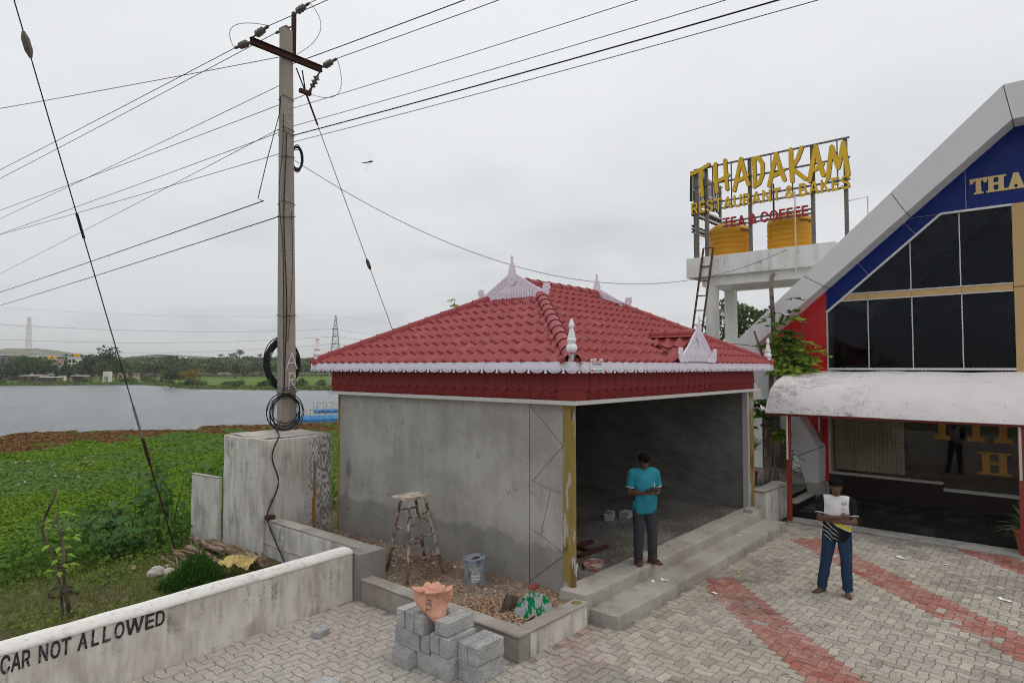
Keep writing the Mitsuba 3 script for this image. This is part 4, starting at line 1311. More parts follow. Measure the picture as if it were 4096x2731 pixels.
for txt, z, h in (('RESTAURANT & BAKES', 8.45, 0.3), ('TEA & COFFEE', 7.88, 0.24)):
    m = meshkit.text_mesh(txt, h, 0.06, True)
    s = 2.4 / m.extents[0]
    add('lettering', tm(np.stack([TX + 2.6 - m.vertices[:, 0] * s, 4.05 + m.vertices[:, 2], z + m.vertices[:, 1]], -1), m.faces), 'm_letblack', sign2)
ldr = thing('ladder', 'rust brown steel ladder leaning against the white tank platform', 'ladder')
A0, A1 = np.array([TX - 0.25, 4.28, 2.2]), np.array([TX - 0.02, 3.6, 7.25])
off = np.array([0, -0.33, -0.01])
add('rail', bar(A0, A1, 0.05), 'm_rustladder', ldr); add('rail', bar(A0 + off, A1 + off, 0.05), 'm_rustladder', ldr)
for k in range(11):
    q = A0 + (A1 - A0) * (k + 0.35) / 10.6 if k < 10 else A1
    add('rung', bar(q, q + off, 0.035), 'm_rustladder', ldr)
add('foot', cat_([bar(A0, A0 + [-.1, 0.28, -2.1], 0.05)]), 'm_rustladder', ldr)
add('foot', bar(A0 + off, A0 + off + [-.1, 0.28, -2.1], 0.05), 'm_rustladder', ldr)
pp = thing('water_pipe', 'thin cream water pipes rising beside the right yellow tank', 'pipe')
add('riser', tube([(TX - 0.06, 0.72, 6.1), (TX - 0.06, 0.72, 8.6)], 0.02, 8), 'm_pvc', pp)
add('riser', tube([(TX + 2.2, -0.75, 6.0), (TX + 2.2, -0.75, 8.65), (TX + 2.2, -0.2, 8.6)], 0.02, 8), 'm_pvc', pp)
add('riser', tube([(TX + 1.2, 1.75, 6.98), (TX + 1.2, 1.75, 9.3)], 0.03, 8), 'm_rust', pp)
# ------------------------------------------------------------------ walls round the plot, planting bed, pole plinth
def slab_run(a, b, t, z0, z1, step=0.07, amp=0.008, seed=0):
    """A rough wall of thickness t from a to b (plan), its outer face on the line a-b, body to the left of it."""
    a, b = np.array(a, float), np.array(b, float)
    L = np.linalg.norm(b - a)
    m = rough_box(0, L, 0, t, z0, z1, step, amp, seed, 4)
    ang = math.atan2(b[1] - a[1], b[0] - a[0])
    return move(m, a[0], a[1], 0, ang)


def loft(outline, a, b):
    """Cross-section (s across, z) swept from a to b in plan; s to the left of the direction."""
    a, b = np.array(a, float), np.array(b, float)
    L = np.linalg.norm(b - a); d = (b - a) / L; nrm = np.array([-d[1], d[0]])
    n = max(2, int(L / 0.12))
    V = []
    for k in range(n + 1):
        c = a + d * L * k / n
        for s, z in outline:
            q = c + nrm * s
            V.append([q[0], q[1], z])
    V = np.array(V)
    V += (np.stack([meshkit.fbm(V * 3.1 + 5 * i, 3, i) for i in range(3)], -1) - 0.5) * 0.022
    m = len(outline)
    q = [(k * m + j, k * m + (j + 1) % m, (k + 1) * m + (j + 1) % m, (k + 1) * m + j) for k in range(n) for j in range(m)]
    t = quads(V, q)
    f = np.vstack([t.faces, [[0, j + 1, j] for j in range(1, m - 1)], [[n * m, n * m + j, n * m + j + 1] for j in range(1, m - 1)]])
    return tm(V, f)


bw = thing('boundary_wall', 'low whitewashed wall with the painted word ALLOWED and grey run marks', 'wall')
BA, BB = (-7.2, 2.42), (-1.62, 2.79)
add('wall_body', loft([(0, -0.1), (0.0, 0.665), (0.28, 0.665), (0.28, -0.4)], BA, BB), 'm_whitewash', bw, smooth=40)
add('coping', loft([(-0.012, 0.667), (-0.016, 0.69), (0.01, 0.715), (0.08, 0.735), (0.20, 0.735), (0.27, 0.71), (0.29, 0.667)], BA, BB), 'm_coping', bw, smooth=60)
plain('m_blackpaint', mikit.proc(lambda p, n, uv: mix((0.022, 0.022, 0.024), (0.20, 0.195, 0.19), smoothstep(0.6, 0.72, fbm(p.x * 30, p.y * 30, p.z * 30, 3)))), 0.8)
_d = np.array(BB) - np.array(BA); _d /= np.linalg.norm(_d)


def wall_text(txt, dist, z, h, width, nm='painted_letter'):
    """Letters painted on the road face of the boundary wall, dist = metres from its left end."""
    m = meshkit.text_mesh(txt, h, 0.004, True)
    s = width / (m.bounds[1][0] - m.bounds[0][0])
    x = (m.vertices[:, 0] - m.bounds[0][0]) * s + dist
    dpt = m.vertices[:, 2] + 0.004
    V = np.stack([BA[0] + _d[0] * x + _d[1] * dpt, BA[1] + _d[1] * x - _d[0] * dpt, z + m.vertices[:, 1]], -1)
    V2 = np.stack([BA[0] + _d[0] * x, BA[1] + _d[1] * x, z + m.vertices[:, 1]], -1)
    V = V + (np.stack([meshkit.fbm(V2 * 3.1 + 5 * i, 3, i) for i in range(3)], -1) - 0.5) * 0.022 * np.array([1, 1, 0.2])
    add(nm, tm(V, m.faces), 'm_blackpaint', bw)


TXT = [('C', 1.455, .072), ('A', 1.535, .075), ('R', 1.618, .065), ('N', 1.752, .078), ('O', 1.85, .085), ('T', 1.945, .085), ('A', 2.09, .088), ('L', 2.212, .07), ('L', 2.315, .078), ('O', 2.425, .096), ('W', 2.533, .188), ('E', 2.737, .09), ('D', 2.842, .097)]
for ch, x, w in TXT:
    wall_text(ch, x, 0.495, 0.158, w)
gp = thing('garden_post', 'grey cement pier where the inner wall meets the whitewashed boundary wall', 'pier')
add('pier', rough_box(-1.60, -1.12, 2.66, 2.98, -0.1, 0.66, 0.07, 0.006, 41, 4), 'm_plaster', gp, smooth=40)
iw = thing('inner_wall', 'low stained whitewashed wall from the pole plinth to the grey pier', 'wall')
add('wall_body', slab_run((-1.40, 5.80), (-1.40, 2.98), 0.22, -0.1, 0.64, seed=43), 'm_whitewash', iw, smooth=40)
add('coping', slab_run((-1.41, 5.80), (-1.41, 2.70), 0.25, 0.64, 0.665, amp=0.004, seed=44), 'm_concrete', iw, smooth=40)
kb = thing('bed_kerb', 'L-shaped grey cement kerb round the rubble-strewn planting bed', 'kerb')
add('kerb_body', rough_box(-1.56, -1.36, -0.33, 2.70, -0.05, 0.28, 0.07, 0.006, 45, 4), 'm_concrete', kb, smooth=40)
add('kerb_body', rough_box(-1.355, -0.17, -0.34, -0.16, -0.05, 0.275, 0.07, 0.006, 46, 4), 'm_whitewash', kb, smooth=40)
add('kerb_top', rough_box(-1.58, -1.345, -0.36, 2.68, 0.28, 0.31, 0.07, 0.004, 47, 4), 'm_concrete', kb, smooth=40)
add('kerb_top', rough_box(-1.343, -0.165, -0.36, -0.145, 0.28, 0.31, 0.07, 0.004, 48, 4), 'm_concrete', kb, smooth=40)
drain = thing('pipe_lid', 'small round yellow plastic lid on the kerb beside the mustard corner post', 'lid')
plain('m_lid', (0.22, 0.2, 0.07), 0.5)
add('lid', move(lathe([(0.0, 0.016), (0.03, 0.016), (0.034, 0.01), (0.045, 0.01), (0.05, 0.018), (0.062, 0.016), (0.064, 0)], 20), -0.30, -0.25, 0.306), 'm_lid', drain, smooth=40)


def bed_z(x, y):
    P = np.stack([x, y, x * 0], -1)
    return 0.17 + 0.10 * meshkit.fbm(P * 2.1, 4, 3) + 0.05 * np.exp(-((x + 0.05) / 0.25) ** 2) + 0.03 * meshkit.fbm(P * 12, 2, 9) - 0.02


struct('bed_soil', grid(np.arange(-1.42, 0.06, 0.04), np.arange(-0.22, 5.8, 0.04), bed_z), 'm_soil', smooth=True)
# pole plinth, and a thin slab wall to its left
pl_ = thing('pole_plinth', 'big weathered white concrete block carrying the electric pole', 'plinth')
add('block', rough_box(-1.45, -0.02, 5.72, 7.30, -0.4, 2.07, 0.09, 0.014, 51, 3), 'm_blockplinth', pl_, smooth=40)
add('rough_top', rough_box(-1.40, -0.05, 5.78, 7.24, 2.05, 2.10, 0.07, 0.022, 52, 5), 'm_concrete', pl_, smooth=50)
add('iron_box', box(-1.42, -1.28, 5.60, 5.72, 0.665, 0.73), 'm_rust', pl_)
sw = thing('slab_wall', 'thin mouldy upright concrete slab standing left of the pole plinth', 'wall')
add('slab', slab_run((-1.66, 8.22), (-1.55, 7.28), 0.09, -0.4, 1.23, seed=53, amp=0.006), 'm_whitewash', sw, smooth=40)
add('top', slab_run((-1.67, 8.23), (-1.56, 7.28), 0.11, 1.23, 1.245, seed=54, amp=0.003), 'm_concrete', sw, smooth=40)
# rubble in the bed
rng = np.random.default_rng(7)
st_, st2, st3, shv = [], [], [], []
for k in range(520):
    x, y = rng.uniform(-1.33, -0.03), rng.uniform(-0.1, 5.3)
    r = rng.uniform(0.006, 0.02) if rng.random() < 0.9 else rng.uniform(0.02, 0.038)
    if abs(x) < 0.3 and rng.random() < 0.5: r *= 1.4
    m = move(rock(r, k % 9, 1, 0.6), x, y, bed_z(np.array(x), np.array(y)) + r * 0.2, rng.uniform(0, 6))
    (st2 if k % 3 == 0 else st3 if k % 17 == 1 else st_).append(m)
for k in range(900):
    x, y = (rng.normal(-0.95, 0.25), rng.normal(0.35, 0.3)) if k % 3 else (rng.uniform(-1.3, -0.1), rng.uniform(0, 2.6))
    if not (-1.34 < x < -0.03 and -0.12 < y): continue
    a, L, w = rng.uniform(0, 6.3), rng.uniform(0.02, 0.06), rng.uniform(0.008, 0.018)
    z = bed_z(np.array(x), np.array(y)) + 0.012 + (0.05 * rng.random() if k % 3 else 0)
    t = rng.normal(0, 0.25, 2)
    c, s = math.cos(a), math.sin(a)
    v = np.array([[-L, -w, t[0] * .03], [0, -w * .8, .012], [L, -w, t[1] * .03], [L, w, t[1] * .03 + .012], [0, w, .02], [-L, w, t[0] * .03]]) * .6
    shv.append(tm(np.stack([x + v[:, 0] * c - v[:, 1] * s, y + v[:, 0] * s + v[:, 1] * c, z + v[:, 2]], -1), [[0, 1, 4], [0, 4, 5], [1, 2, 3], [1, 3, 4]]))
add('gravel', cat_(st_), 'm_rubble', kind='stuff', label='loose grey gravel on the planting bed soil', cat='gravel')
add('pale_gravel', cat_(st2), 'm_rubblepale', kind='stuff', label='pale cement chips strewn over the planting bed', cat='gravel')
add('brick_chips', cat_(st3), 'm_rubblered', kind='stuff', label='red brick chips strewn over the planting bed', cat='rubble')
add('wood_shavings', cat_(shv), 'm_shaving', kind='stuff', label='pale brown dry shavings and bark flakes heaped on the bed', cat='shavings')

# ------------------------------------------------------------------ the electric pole
PX, PY, PB = -0.33, 6.92, 2.05
pole = thing('electric_pole', 'tall square grey concrete power pole with a rusty crossarm', 'pole')
LEAN = np.array([-0.010, 0.012])


def at_pole(z): return np.array([PX + LEAN[0] * (z - PB), PY + LEAN[1] * (z - PB), z])


b0, b1 = at_pole(PB), at_pole(10.45)


def prism(c0, c1, w0, w1, d0, d1, ang, ch):
    V = []
    for c, w, d in ((c0, w0, d0), (c1, w1, d1)):
        o = [(-w + ch, -d), (w - ch, -d), (w, -d + ch), (w, d - ch), (w - ch, d), (-w + ch, d), (-w, d - ch), (-w, -d + ch)]
        for x, y in o:
            V.append([c[0] + x * math.cos(ang) - y * math.sin(ang), c[1] + x * math.sin(ang) + y * math.cos(ang), c[2]])
    q = [(j, (j + 1) % 8, 8 + (j + 1) % 8, 8 + j) for j in range(8)]
    t = quads(V, q)
    return tm(t.vertices, np.vstack([t.faces, [[8, 8 + j, 9 + j] for j in range(1, 7)]]))


PANG = 0.0
add('shaft', prism(b0 - [0, 0, 0.1], b1, 0.172, 0.118, 0.10, 0.08, PANG, 0.018), 'm_polecon', pole)
ax = np.array([math.cos(PANG), math.sin(PANG), 0]); ay = np.array([-math.sin(PANG), math.cos(PANG), 0])
arm_c = at_pole(9.86) - ay * 0.11
armd = np.array([1.0, 0, 0])
add('crossarm', cat_([bar(arm_c - armd * 0.84, arm_c + armd * 0.78, 0.012, 0.13), bar(arm_c - armd * 0.84 + [0, 0, .06], arm_c + armd * 0.78 + [0, 0, .06], 0.09, 0.012), bar(arm_c - armd * 0.84 - [0, 0, .06], arm_c + armd * 0.78 - [0, 0, .06], 0.09, 0.012)]), 'm_rust', pole)
top_c = at_pole(10.1) + ax * 0.12 - ay * 0.04
add('top_bracket', cat_([bar(top_c - [0, 0, .15], top_c + [0, 0, .78], 0.10, 0.012), bar(top_c - [0, 0, .15] + ax * .045, top_c + [0, 0, .78] + ax * .045, 0.012, 0.07)]), 'm_rust', pole)


def insulator(p, d, parent, L=0.55):
    """A string of two disc insulators with clamps, from p along d."""
    d = np.asarray(d, float); d /= np.linalg.norm(d)
    pr = [(0, 0), (0.018, 0.0), (0.018, 0.1), (0.03, 0.13), (0.07, 0.17), (0.075, 0.19), (0.035, 0.21), (0.03, 0.23), (0.075, 0.26), (0.075, 0.28), (0.035, 0.3), (0.03, 0.32), (0.07, 0.35), (0.05, 0.38), (0.018, 0.4), (0.03, 0.44), (0.032, 0.5), (0.012, L), (0, L)]
    m = lathe(pr, 10)
    z = d; x = np.cross([0, 0, 1.0], z); x /= np.linalg.norm(x); y = np.cross(z, x)
    M = np.eye(4); M[:3, 0], M[:3, 1], M[:3, 2], M[:3, 3] = x, y, z, p
    m.apply_transform(M)
    add('insulator', m, 'm_insul', parent, smooth=40)
    return np.asarray(p) + d * L


def ray_pt(q, z):
    return np.array([q[0], q[1], z])


WL, WR = [], []
LDIR, RDIR = np.array([-2.39, 13.06, -0.05]), np.array([0.78, -6.85, 0.05])
armL, armR, topp = arm_c - armd * 0.8, arm_c + armd * 0.74, top_c + [0, 0, .72]
e1 = insulator(armL, LDIR, pole); e2 = insulator(armL + [0, 0, .07], RDIR + [0, 0, .9], pole)
e3 = insulator(topp - [0, 0, .25], LDIR, pole); e4 = insulator(topp, RDIR + [0, 0, .9], pole)
e5 = insulator(armR, RDIR + [0, 0, .9], pole); e6 = insulator(armR - [0, 0, .05], LDIR - [0, 0, 1.2], pole)


def wire(name, pts, r, label, mat='m_wire', cat='wire', group=None):
    return add(name, tube(pts, r, 5), mat, label=label, cat=cat, group=group)


def far_end(p, d, k, drop=0.0):
    return np.asarray(p) + np.asarray(d, float) * k + [0, 0, drop]


gl, gr = 'power lines leaving the pole over the lake', 'power lines running from the pole over the yard'
WD = 0.0078


def span(a, q, k, sag=0.12):
    """A span that starts at a, passes near q and runs on to k times that distance."""
    a, q = np.asarray(a, float), np.asarray(q, float)
    return catenary(a, a + (q - a) * k, sag, 30)


wire('power_line', span(e1, (-2.81, 19.77, 9.62), 3.2), WD, 'highest power line leaving the left end of the crossarm towards the lake', group=gl)
wire('power_line', span(e3, (-2.6, 20.92, 9.62), 3.0), WD, 'power line leaving the top bracket of the pole towards the lake', group=gl)
wire('power_line', span(e6, (-2.0, 23.9, 9.2), 2.6), WD, 'power line leaving the low insulator under the right crossarm end for the lake', group=gl)
wire('power_line', catenary(e4, far_end(e4, RDIR, 6, 0.2), 0.5), WD, 'power line from the very top insulator up out of the picture', group=gr)
wire('power_line', catenary(e2, far_end(e2, RDIR, 6, 0.2), 0.5), WD, 'power line from the left crossarm end passing behind the pole top', group=gr)
wire('power_line', catenary(e5, far_end(e5, RDIR, 6, 0.2), 0.5), WD, 'power line from the right crossarm insulator up to the right', group=gr)


def loop(name, a, b, c, lab):
    t = np.linspace(0, 1, 16)[:, None]
    p = (1 - t) ** 2 * np.asarray(a) + 2 * t * (1 - t) * np.asarray(c) + t ** 2 * np.asarray(b)
    return add(name, tube(p, 0.006, 5), 'm_wire', pole, label=lab)


loop('jumper', e5, e6, (e5 + e6) / 2 + [0.45, -0.5, -0.75], None)
loop('jumper', e4, top_c + [.1, 0, -0.1], (e4 + top_c) / 2 + [0.55, -0.5, -.1], None)
loop('jumper', e1, e2, (e1 + e2) / 2 + [-0.55, 0.35, 0.35], None)
# lower service cables: left spans, then right spans
for z, q, lab in ((9.24, (-1.89, 24.69, 9.02), 'thin service cable leaving the pole below the crossarm towards the lake'), (8.33, (0.27, 36.4, 8.32), 'thin service cable crossing the other cables left of the pole'),
                  (8.25, (-2.25, 22.6, 8.1), 'thin service cable leaving the pole just above the black coil'), (7.80, (-2.53, 21.03, 7.82), 'service cable tied to the pole beside the small black coil')):
    wire('service_cable', span(at_pole(z) - ax * 0.12, q, 2.4), 0.0068, lab, group='service cables leaving the pole over the lake')
for z, q, lab in ((6.73, (-0.96, 29.4, 6.72), 'thick black cable, upper of the two low spans left of the pole'), (6.48, (-0.29, 33.0, 6.42), 'thick black cable, lower of the two low spans left of the pole')):
    wire('black_cable', span(at_pole(z) - ax * (0.5 if z > 6.6 else 0.15), q, 2.2), 0.011, lab, group='thick black cables left of the pole')
for z, r, lab in ((9.75, 0.0095, 'thick twisted cable from the crossarm up to the right'), (8.80, 0.006, 'thin cable to the right with a small knot, highest of the service spans'), (8.42, 0.006, 'second service cable from the pole to the upper right'),
                  (8.22, 0.0115, 'thick bundled cable from the pole to the upper right'), (8.08, 0.006, 'lowest thin cable from the pole to the upper right')):
    p = at_pole(z) + ax * 0.1
    wire('service_cable', catenary(p, far_end(p, RDIR * [1, 1, 0], 5.5, 0.1), 0.4), r, lab, group='service cables running to the right')
p = at_pole(9.9)
wire('cross_cable', span(p, (-3.95, 13.7, 9.57), 3.0), 0.0075, 'flat cable running left from the pole top across the sky')
# stays
sy = thing('stay_wire', 'long thick guy wire slanting from the top left to the grass behind the wall', 'guy wire')
g0, g1 = np.array([-2.24, 7.22, -0.30]), np.array([-5.33, 5.09, 8.16])
gd = (g1 - g0)
pt = lambda t: g0 + gd * t
add('rod', tube([pt(-.02), pt(0.24)], 0.014, 7), 'm_rust', sy)
add('turnbuckle', tube([pt(0.235), pt(0.25), pt(0.285), pt(0.30)], [0.014, 0.03, 0.03, 0.014], 7), 'm_rust', sy)
add('binding', tube([pt(0.295), pt(0.36)], 0.02, 7), 'm_wiregrey', sy)
add('strand', tube([pt(0.35), pt(1.25)], 0.0085, 7), 'm_wire', sy)
add('egg_insulator', tube([pt(0.925), pt(0.935), pt(0.95), pt(0.96)], [0.02, 0.05, 0.05, 0.02], 8), 'm_insul', sy, smooth=40)
add('clip', tube([pt(0.66), pt(0.70)], 0.02, 7), 'm_wire', sy)
sy2 = thing('stay_wire', 'guy wire dropping from the crossarm behind the red roof, with a small insulator', 'guy wire')
s0 = at_pole(9.25) + ax * 0.42 - ay * .05
s1 = np.array([2.96, 7.59, 4.2]); s1 = np.array([3.6, 8.38, 4.25])
s2 = s1 + (s1 - s0) * 0.85
sp = lambda t: s0 + (s2 - s0) * t
add('strand', tube([sp(0), sp(1)], 0.0085, 6), 'm_wire', sy2)
add('clip', tube([sp(0.0), sp(0.06)], 0.022, 6), 'm_rust', sy2)
add('egg_insulator', tube([sp(0.345), sp(0.35), sp(0.365), sp(0.37)], [0.02, 0.045, 0.045, 0.02], 8), 'm_insul', sy2, smooth=40)
add('hanger', cat_([bar(at_pole(9.66) + ax * .16 - ay * .12, s0, 0.02), bar(at_pole(9.66) + ax * .3 - ay * .12, s0, 0.02), bar(s0 - ax * .14, s0 + ax * .12, 0.08)]), 'm_rust', sy2)
wire('drop_cable', catenary(at_pole(7.75) + ax * .12, (TX, 1.0, 6.9), 1.75, 40), 0.0068, 'thin sagging cable from the pole behind the roof to the white tank platform')
# cables tied down the pole, bands, coils
dn = [at_pole(z) + np.array([-0.10, -0.13, 0]) + 0.03 * np.array([math.sin(z * 1.7), 0, 0]) for z in np.linspace(8.2, 2.9, 30)]
add('down_cable', tube(dn, 0.012, 6), 'm_wire', pole)
dn = [at_pole(z) - ax * (0.12 + 0.10 * math.exp(-((z - 6.9) / 0.8) ** 2)) - ay * .10 for z in np.linspace(8.6, 3.4, 30)]
add('down_cable', tube(dn, 0.007, 6), 'm_wire', pole)
dn = [at_pole(z) - ax * (0.04 - 0.10 * math.sin((z - 4) * .9)) - ay * .135 for z in np.linspace(6.6, 3.9, 24)]
add('down_cable', tube(dn, 0.006, 6), 'm_wire', pole)
dn = [at_pole(9.0) - ax * .13, at_pole(8.6) - ax * .16, at_pole(7.6) - ax * .42, at_pole(6.75) - ax * .62, at_pole(6.72) - ax * .5]
add('down_cable', tube(dn, 0.009, 6), 'm_wire', pole)
for z in (8.95, 8.3, 8.2, 7.75, 6.75, 6.5, 4.45, 3.0, 2.95, 2.88):
    w, d = 0.165 - 0.06 * (z - 2) / 8.4 + .008, 0.12 - 0.03 * (z - 2) / 8.4 + .008
    c = at_pole(z)
    rg = [c + ax * x * w + ay * y * d + [0, 0, 0.03 * (x + y) * math.sin(z * 9)] for x, y in ((-1, -1), (1, -1), (1, 1), (-1, 1), (-1, -1))]
    add('wire_band', tube(rg, 0.007, 5), 'm_wire', pole)


def coil(name, lab, c, u, v, rx, ry, n, wob, r, seed):
    g = np.random.default_rng(seed)
    P = []
    for k in range(n):
        a, b, ph, ox, oy = rx * (1 + g.normal(0, wob)), ry * (1 + g.normal(0, wob)), 1.2, g.normal(0, wob * rx), g.normal(0, wob * ry)
        t = np.linspace(0, 2 * PI, 25)
        w = np.cross(u, v)
        P.append([c + u * (ox + a * math.cos(s + ph)) + v * (oy + b * math.sin(s + ph)) + w * 0.03 * (k / n - .5) for s in t])
    return add(name, tube(np.vstack(P), r, 5), 'm_wire', label=lab, cat='cable coil')


vz = np.array([0, 0, 1.0])
coil('cable_coil', 'small tight black cable coil hung high on the pole', at_pole(7.76) + ax * .20 - ay * .08, ax * .8 - ay * .3, vz, 0.13, 0.24, 14, 0.07, 0.009, 3)
coil('cable_coil', 'big black cable coil tied behind the pole above the plinth', at_pole(3.45) + ay * .16, ax, vz, 0.36, 0.46, 26, 0.07, 0.011, 4)
coil('cable_coil', 'loose wide cable loops hanging in front of the pole foot', at_pole(2.50) - ax * .1 - ay * .17, ax, vz, 0.34, 0.33, 8, 0.14, 0.010, 5)
fc = [at_pole(2.3) - ax * .2 - ay * .15, (-0.95, 6.2, 2.16), (-1.2, 5.68, 2.1), (-1.33, 5.66, 1.75), (-1.2, 5.66, 1.3), (-1.38, 5.66, 0.85), (-1.43, 5.52, 0.55), (-1.46, 5.1, 0.2), (-1.6, 4.6, 0.08)]
t_ = np.linspace(0, len(fc) - 1, 60)
from scipy.interpolate import CubicSpline
add('feed_cable', tube(CubicSpline(np.arange(len(fc)), np.array(fc))(t_), 0.013, 6), 'm_wire', label='black cable curling from the loops down the front of the white plinth', cat='cable')
# chalked letters on the shaft
for ch, z in (('A', 3.33), ('R', 2.93)):
    st = {'A': [[(0, 0), (.12, .34)], [(.12, .34), (.24, .02)], [(.05, .13), (.19, .14)]], 'R': [[(.06, 0), (.07, .33)], [(.05, .33), (.16, .32), (.2, .26), (.16, .2), (.07, .18)], [(.1, .18), (.22, .0)]]}[ch]
    pg = unary_union([LineString(s).buffer(0.013) for s in st])
    m = extrude(pg, 0.003)
    c = at_pole(z) - ay * 0.124
    add('chalk_mark', tm(c + np.outer(m.vertices[:, 0] - 0.08, ax) + np.outer(m.vertices[:, 1], vz) - np.outer(m.vertices[:, 2] - 0.002, ay), m.faces), 'm_chalk', pole)
# dragonfly passing in the air in front of the camera
df = thing('dragonfly', 'tiny red dragonfly hovering in the pale sky right of the pole', 'insect')
dc = np.array([-5.887, -3.279, 4.098])
add('body', tube([dc + [-.02, 0, -.006], dc, dc + [.014, -.006, .006], dc + [.02, -.008, .008]], [0.0012, 0.002, 0.003, 0.0025], 6), 'm_rust', df)
for k, (s, o) in enumerate(((1, 0), (1, .008), (-1, 0), (-1, .008))):
    a = dc + [o + .004, 0, .002]
    add('wing', tm([a, a + [-.008, -s * .012, .03 * (1 if s > 0 else -.8)], a + [.002, -s * .015, .034 * (1 if s > 0 else -.8)], a + [.005, 0, 0]], [[0, 1, 2], [0, 2, 3]]), 'm_clearplastic', df)
# ------------------------------------------------------------------ vegetation, near and far
leafmat('l_grass', (0.13, 0.185, 0.04), 0.5); leafmat('l_grassdry', (0.32, 0.27, 0.13), 0.4)
leafmat('l_weedpale', (0.16, 0.25, 0.05), 0.5); leafmat('l_weed', (0.10, 0.19, 0.04), 0.5); leafmat('l_castor', (0.08, 0.17, 0.055), 0.45); leafmat('l_castor2', (0.11, 0.20, 0.08), 0.45)
leafmat('l_hya', mikit.proc(lambda p, n, uv: mix(mix((0.10, 0.195, 0.018), (0.21, 0.33, 0.045), uv.x), (0.14, 0.24, 0.06), smoothstep(0.45, 0.65, fbm(p.x * 0.22, p.y * 0.22, 0.0, 3)))), 0.45)
leafmat('l_brown', mikit.proc(lambda p, n, uv: mix((0.14, 0.075, 0.035), (0.29, 0.17, 0.075), uv.x)), 0.3)
leafmat('l_tree', (0.085, 0.135, 0.05), 0.5); leafmat('l_treedark', (0.06, 0.10, 0.045), 0.45); leafmat('l_treelight', (0.13, 0.19, 0.055), 0.5); leafmat('l_treeyellow', (0.27, 0.21, 0.04), 0.5)
leafmat('l_palm', (0.115, 0.15, 0.07), 0.4); leafmat('l_young', (0.30, 0.44, 0.07), 0.55); leafmat('l_thuja', (0.045, 0.125, 0.022), 0.35)
leafmat('l_yucca', (0.13, 0.19, 0.08), 0.4); leafmat('l_flower', (0.6, 0.5, 0.66), 0.5)
plain('m_trunk', (0.13, 0.1, 0.075), 0.95); plain('m_terracotta', (0.36, 0.1, 0.045), 0.7); plain('m_palepot', (0.42, 0.33, 0.28), 0.8); plain('m_bareearth', (0.13, 0.11, 0.06), 0.95)


def quads_at(c, a, b, uv=None):
    """Leaf diamonds: centres c, half axes a and b."""
    V = np.stack([c - a, c - b, c + a, c + b], 1).reshape(-1, 3)
    k = np.arange(len(c)) * 4
    f = np.vstack([np.stack([k, k + 1, k + 2], 1), np.stack([k, k + 2, k + 3], 1)])
    return tm(V, f)


def rand_dirs(rng, n):
    d = rng.normal(size=(n, 3)); return d / np.linalg.norm(d, axis=1, keepdims=True)


def leaves(rng, c, size, up=0.4, asp=0.55):
    n = rand_dirs(rng, len(c)) * (1 - up) + np.array([0, 0, up])
    n /= np.linalg.norm(n, axis=1, keepdims=True)
    a = np.cross(n, rand_dirs(rng, len(c))); a /= np.linalg.norm(a, axis=1, keepdims=True) + 1e-9
    b = np.cross(n, a)
    s = size * rng.uniform(0.65, 1.35, (len(c), 1))
    return quads_at(c, a * s, b * s * asp)


def crown_pts(rng, n, lobes, shell=0.6):
    """Points through a crown made of several uneven lobes (x, y, z, r, rz)."""
    w = np.array([l[3] ** 2 for l in lobes]); w = w / w.sum()
    idx = rng.choice(len(lobes), n, p=w)
    L = np.array(lobes)[idx]
    d = rand_dirs(rng, n)
    r = (shell + (1 - shell) * rng.random(n)) * (0.75 + 0.5 * meshkit.fbm(d * 2.2 + idx[:, None] * 3.3, 3, 4))
    return L[:, :3] + d * r[:, None] * np.stack([L[:, 3], L[:, 3], L[:, 4]], 1)


def broad_tree(seed, n=650, size=0.5, wide=1.0):
    """Crown (unit height 1, base at 0) and trunk meshes of a broad-leaved tree."""
    rng = np.random.default_rng(seed)
    lobes = []
    for k in range(9):
        a = rng.uniform(0, 6.3); q = rng.uniform(0, 0.30) * wide
        z = rng.uniform(0.42, 0.86)
        r = rng.uniform(0.13, 0.22) * (1.15 - 0.6 * abs(z - 0.6)) * wide
        lobes.append((q * math.cos(a), q * math.sin(a), z, r, r * rng.uniform(0.65, 0.9) / wide ** 0.5))
    lobes.append((0, 0, 0.55, 0.24 * wide, 0.26))
    cr = leaves(rng, crown_pts(rng, n, lobes), size)
    tr = [tube([(0, 0, -0.03), (0.01, 0, 0.25), (0.0, 0.02, 0.55)], [0.022, 0.017, 0.01], 6)]
    for k in range(5):
        l = lobes[k]
        tr.append(tube([(0.005, 0, 0.22 + 0.03 * k), (l[0] * .5, l[1] * .5, l[2] * .75), (l[0], l[1], l[2])], [0.011, 0.008, 0.004], 5))
    return cr, cat_(tr)


def palm_tree(seed):
    rng = np.random.default_rng(seed)
    c, s = [], []
    V, f = [], []
    lean = rng.normal(0, 0.05, 2)
    top = np.array([lean[0], lean[1], 0.86])
    for k in range(20):
        a = k * 2.4 + rng.uniform(-.2, .2); up = rng.uniform(-0.25, 0.9)
        L = rng.uniform(0.26, 0.36)
        prev = None
        for j in range(6):
            t = j / 5
            q = top + np.array([math.cos(a), math.sin(a), 0]) * L * t * math.cos(up * .6) + np.array([0, 0, 1]) * L * (math.sin(up) * t * 0.75 - 0.75 * t * t)
            w = 0.042 * (1 - abs(t - .4)) * (0 if j == 5 else 1)
            side = np.array([-math.sin(a), math.cos(a), 0]) * w
            o = len(V)
            V += [q - side - [0, 0, w * .8], q, q + side - [0, 0, w * .8]]
            if j: f += [(o - 3, o - 2, o + 1), (o - 3, o + 1, o), (o - 2, o - 1, o + 2), (o - 2, o + 2, o + 1)]
    tr = tube([(0, 0, -0.02), (lean[0] * .3, lean[1] * .3, 0.45), tuple(top)], [0.018, 0.013, 0.011], 6)
    return tm(V, f), tr


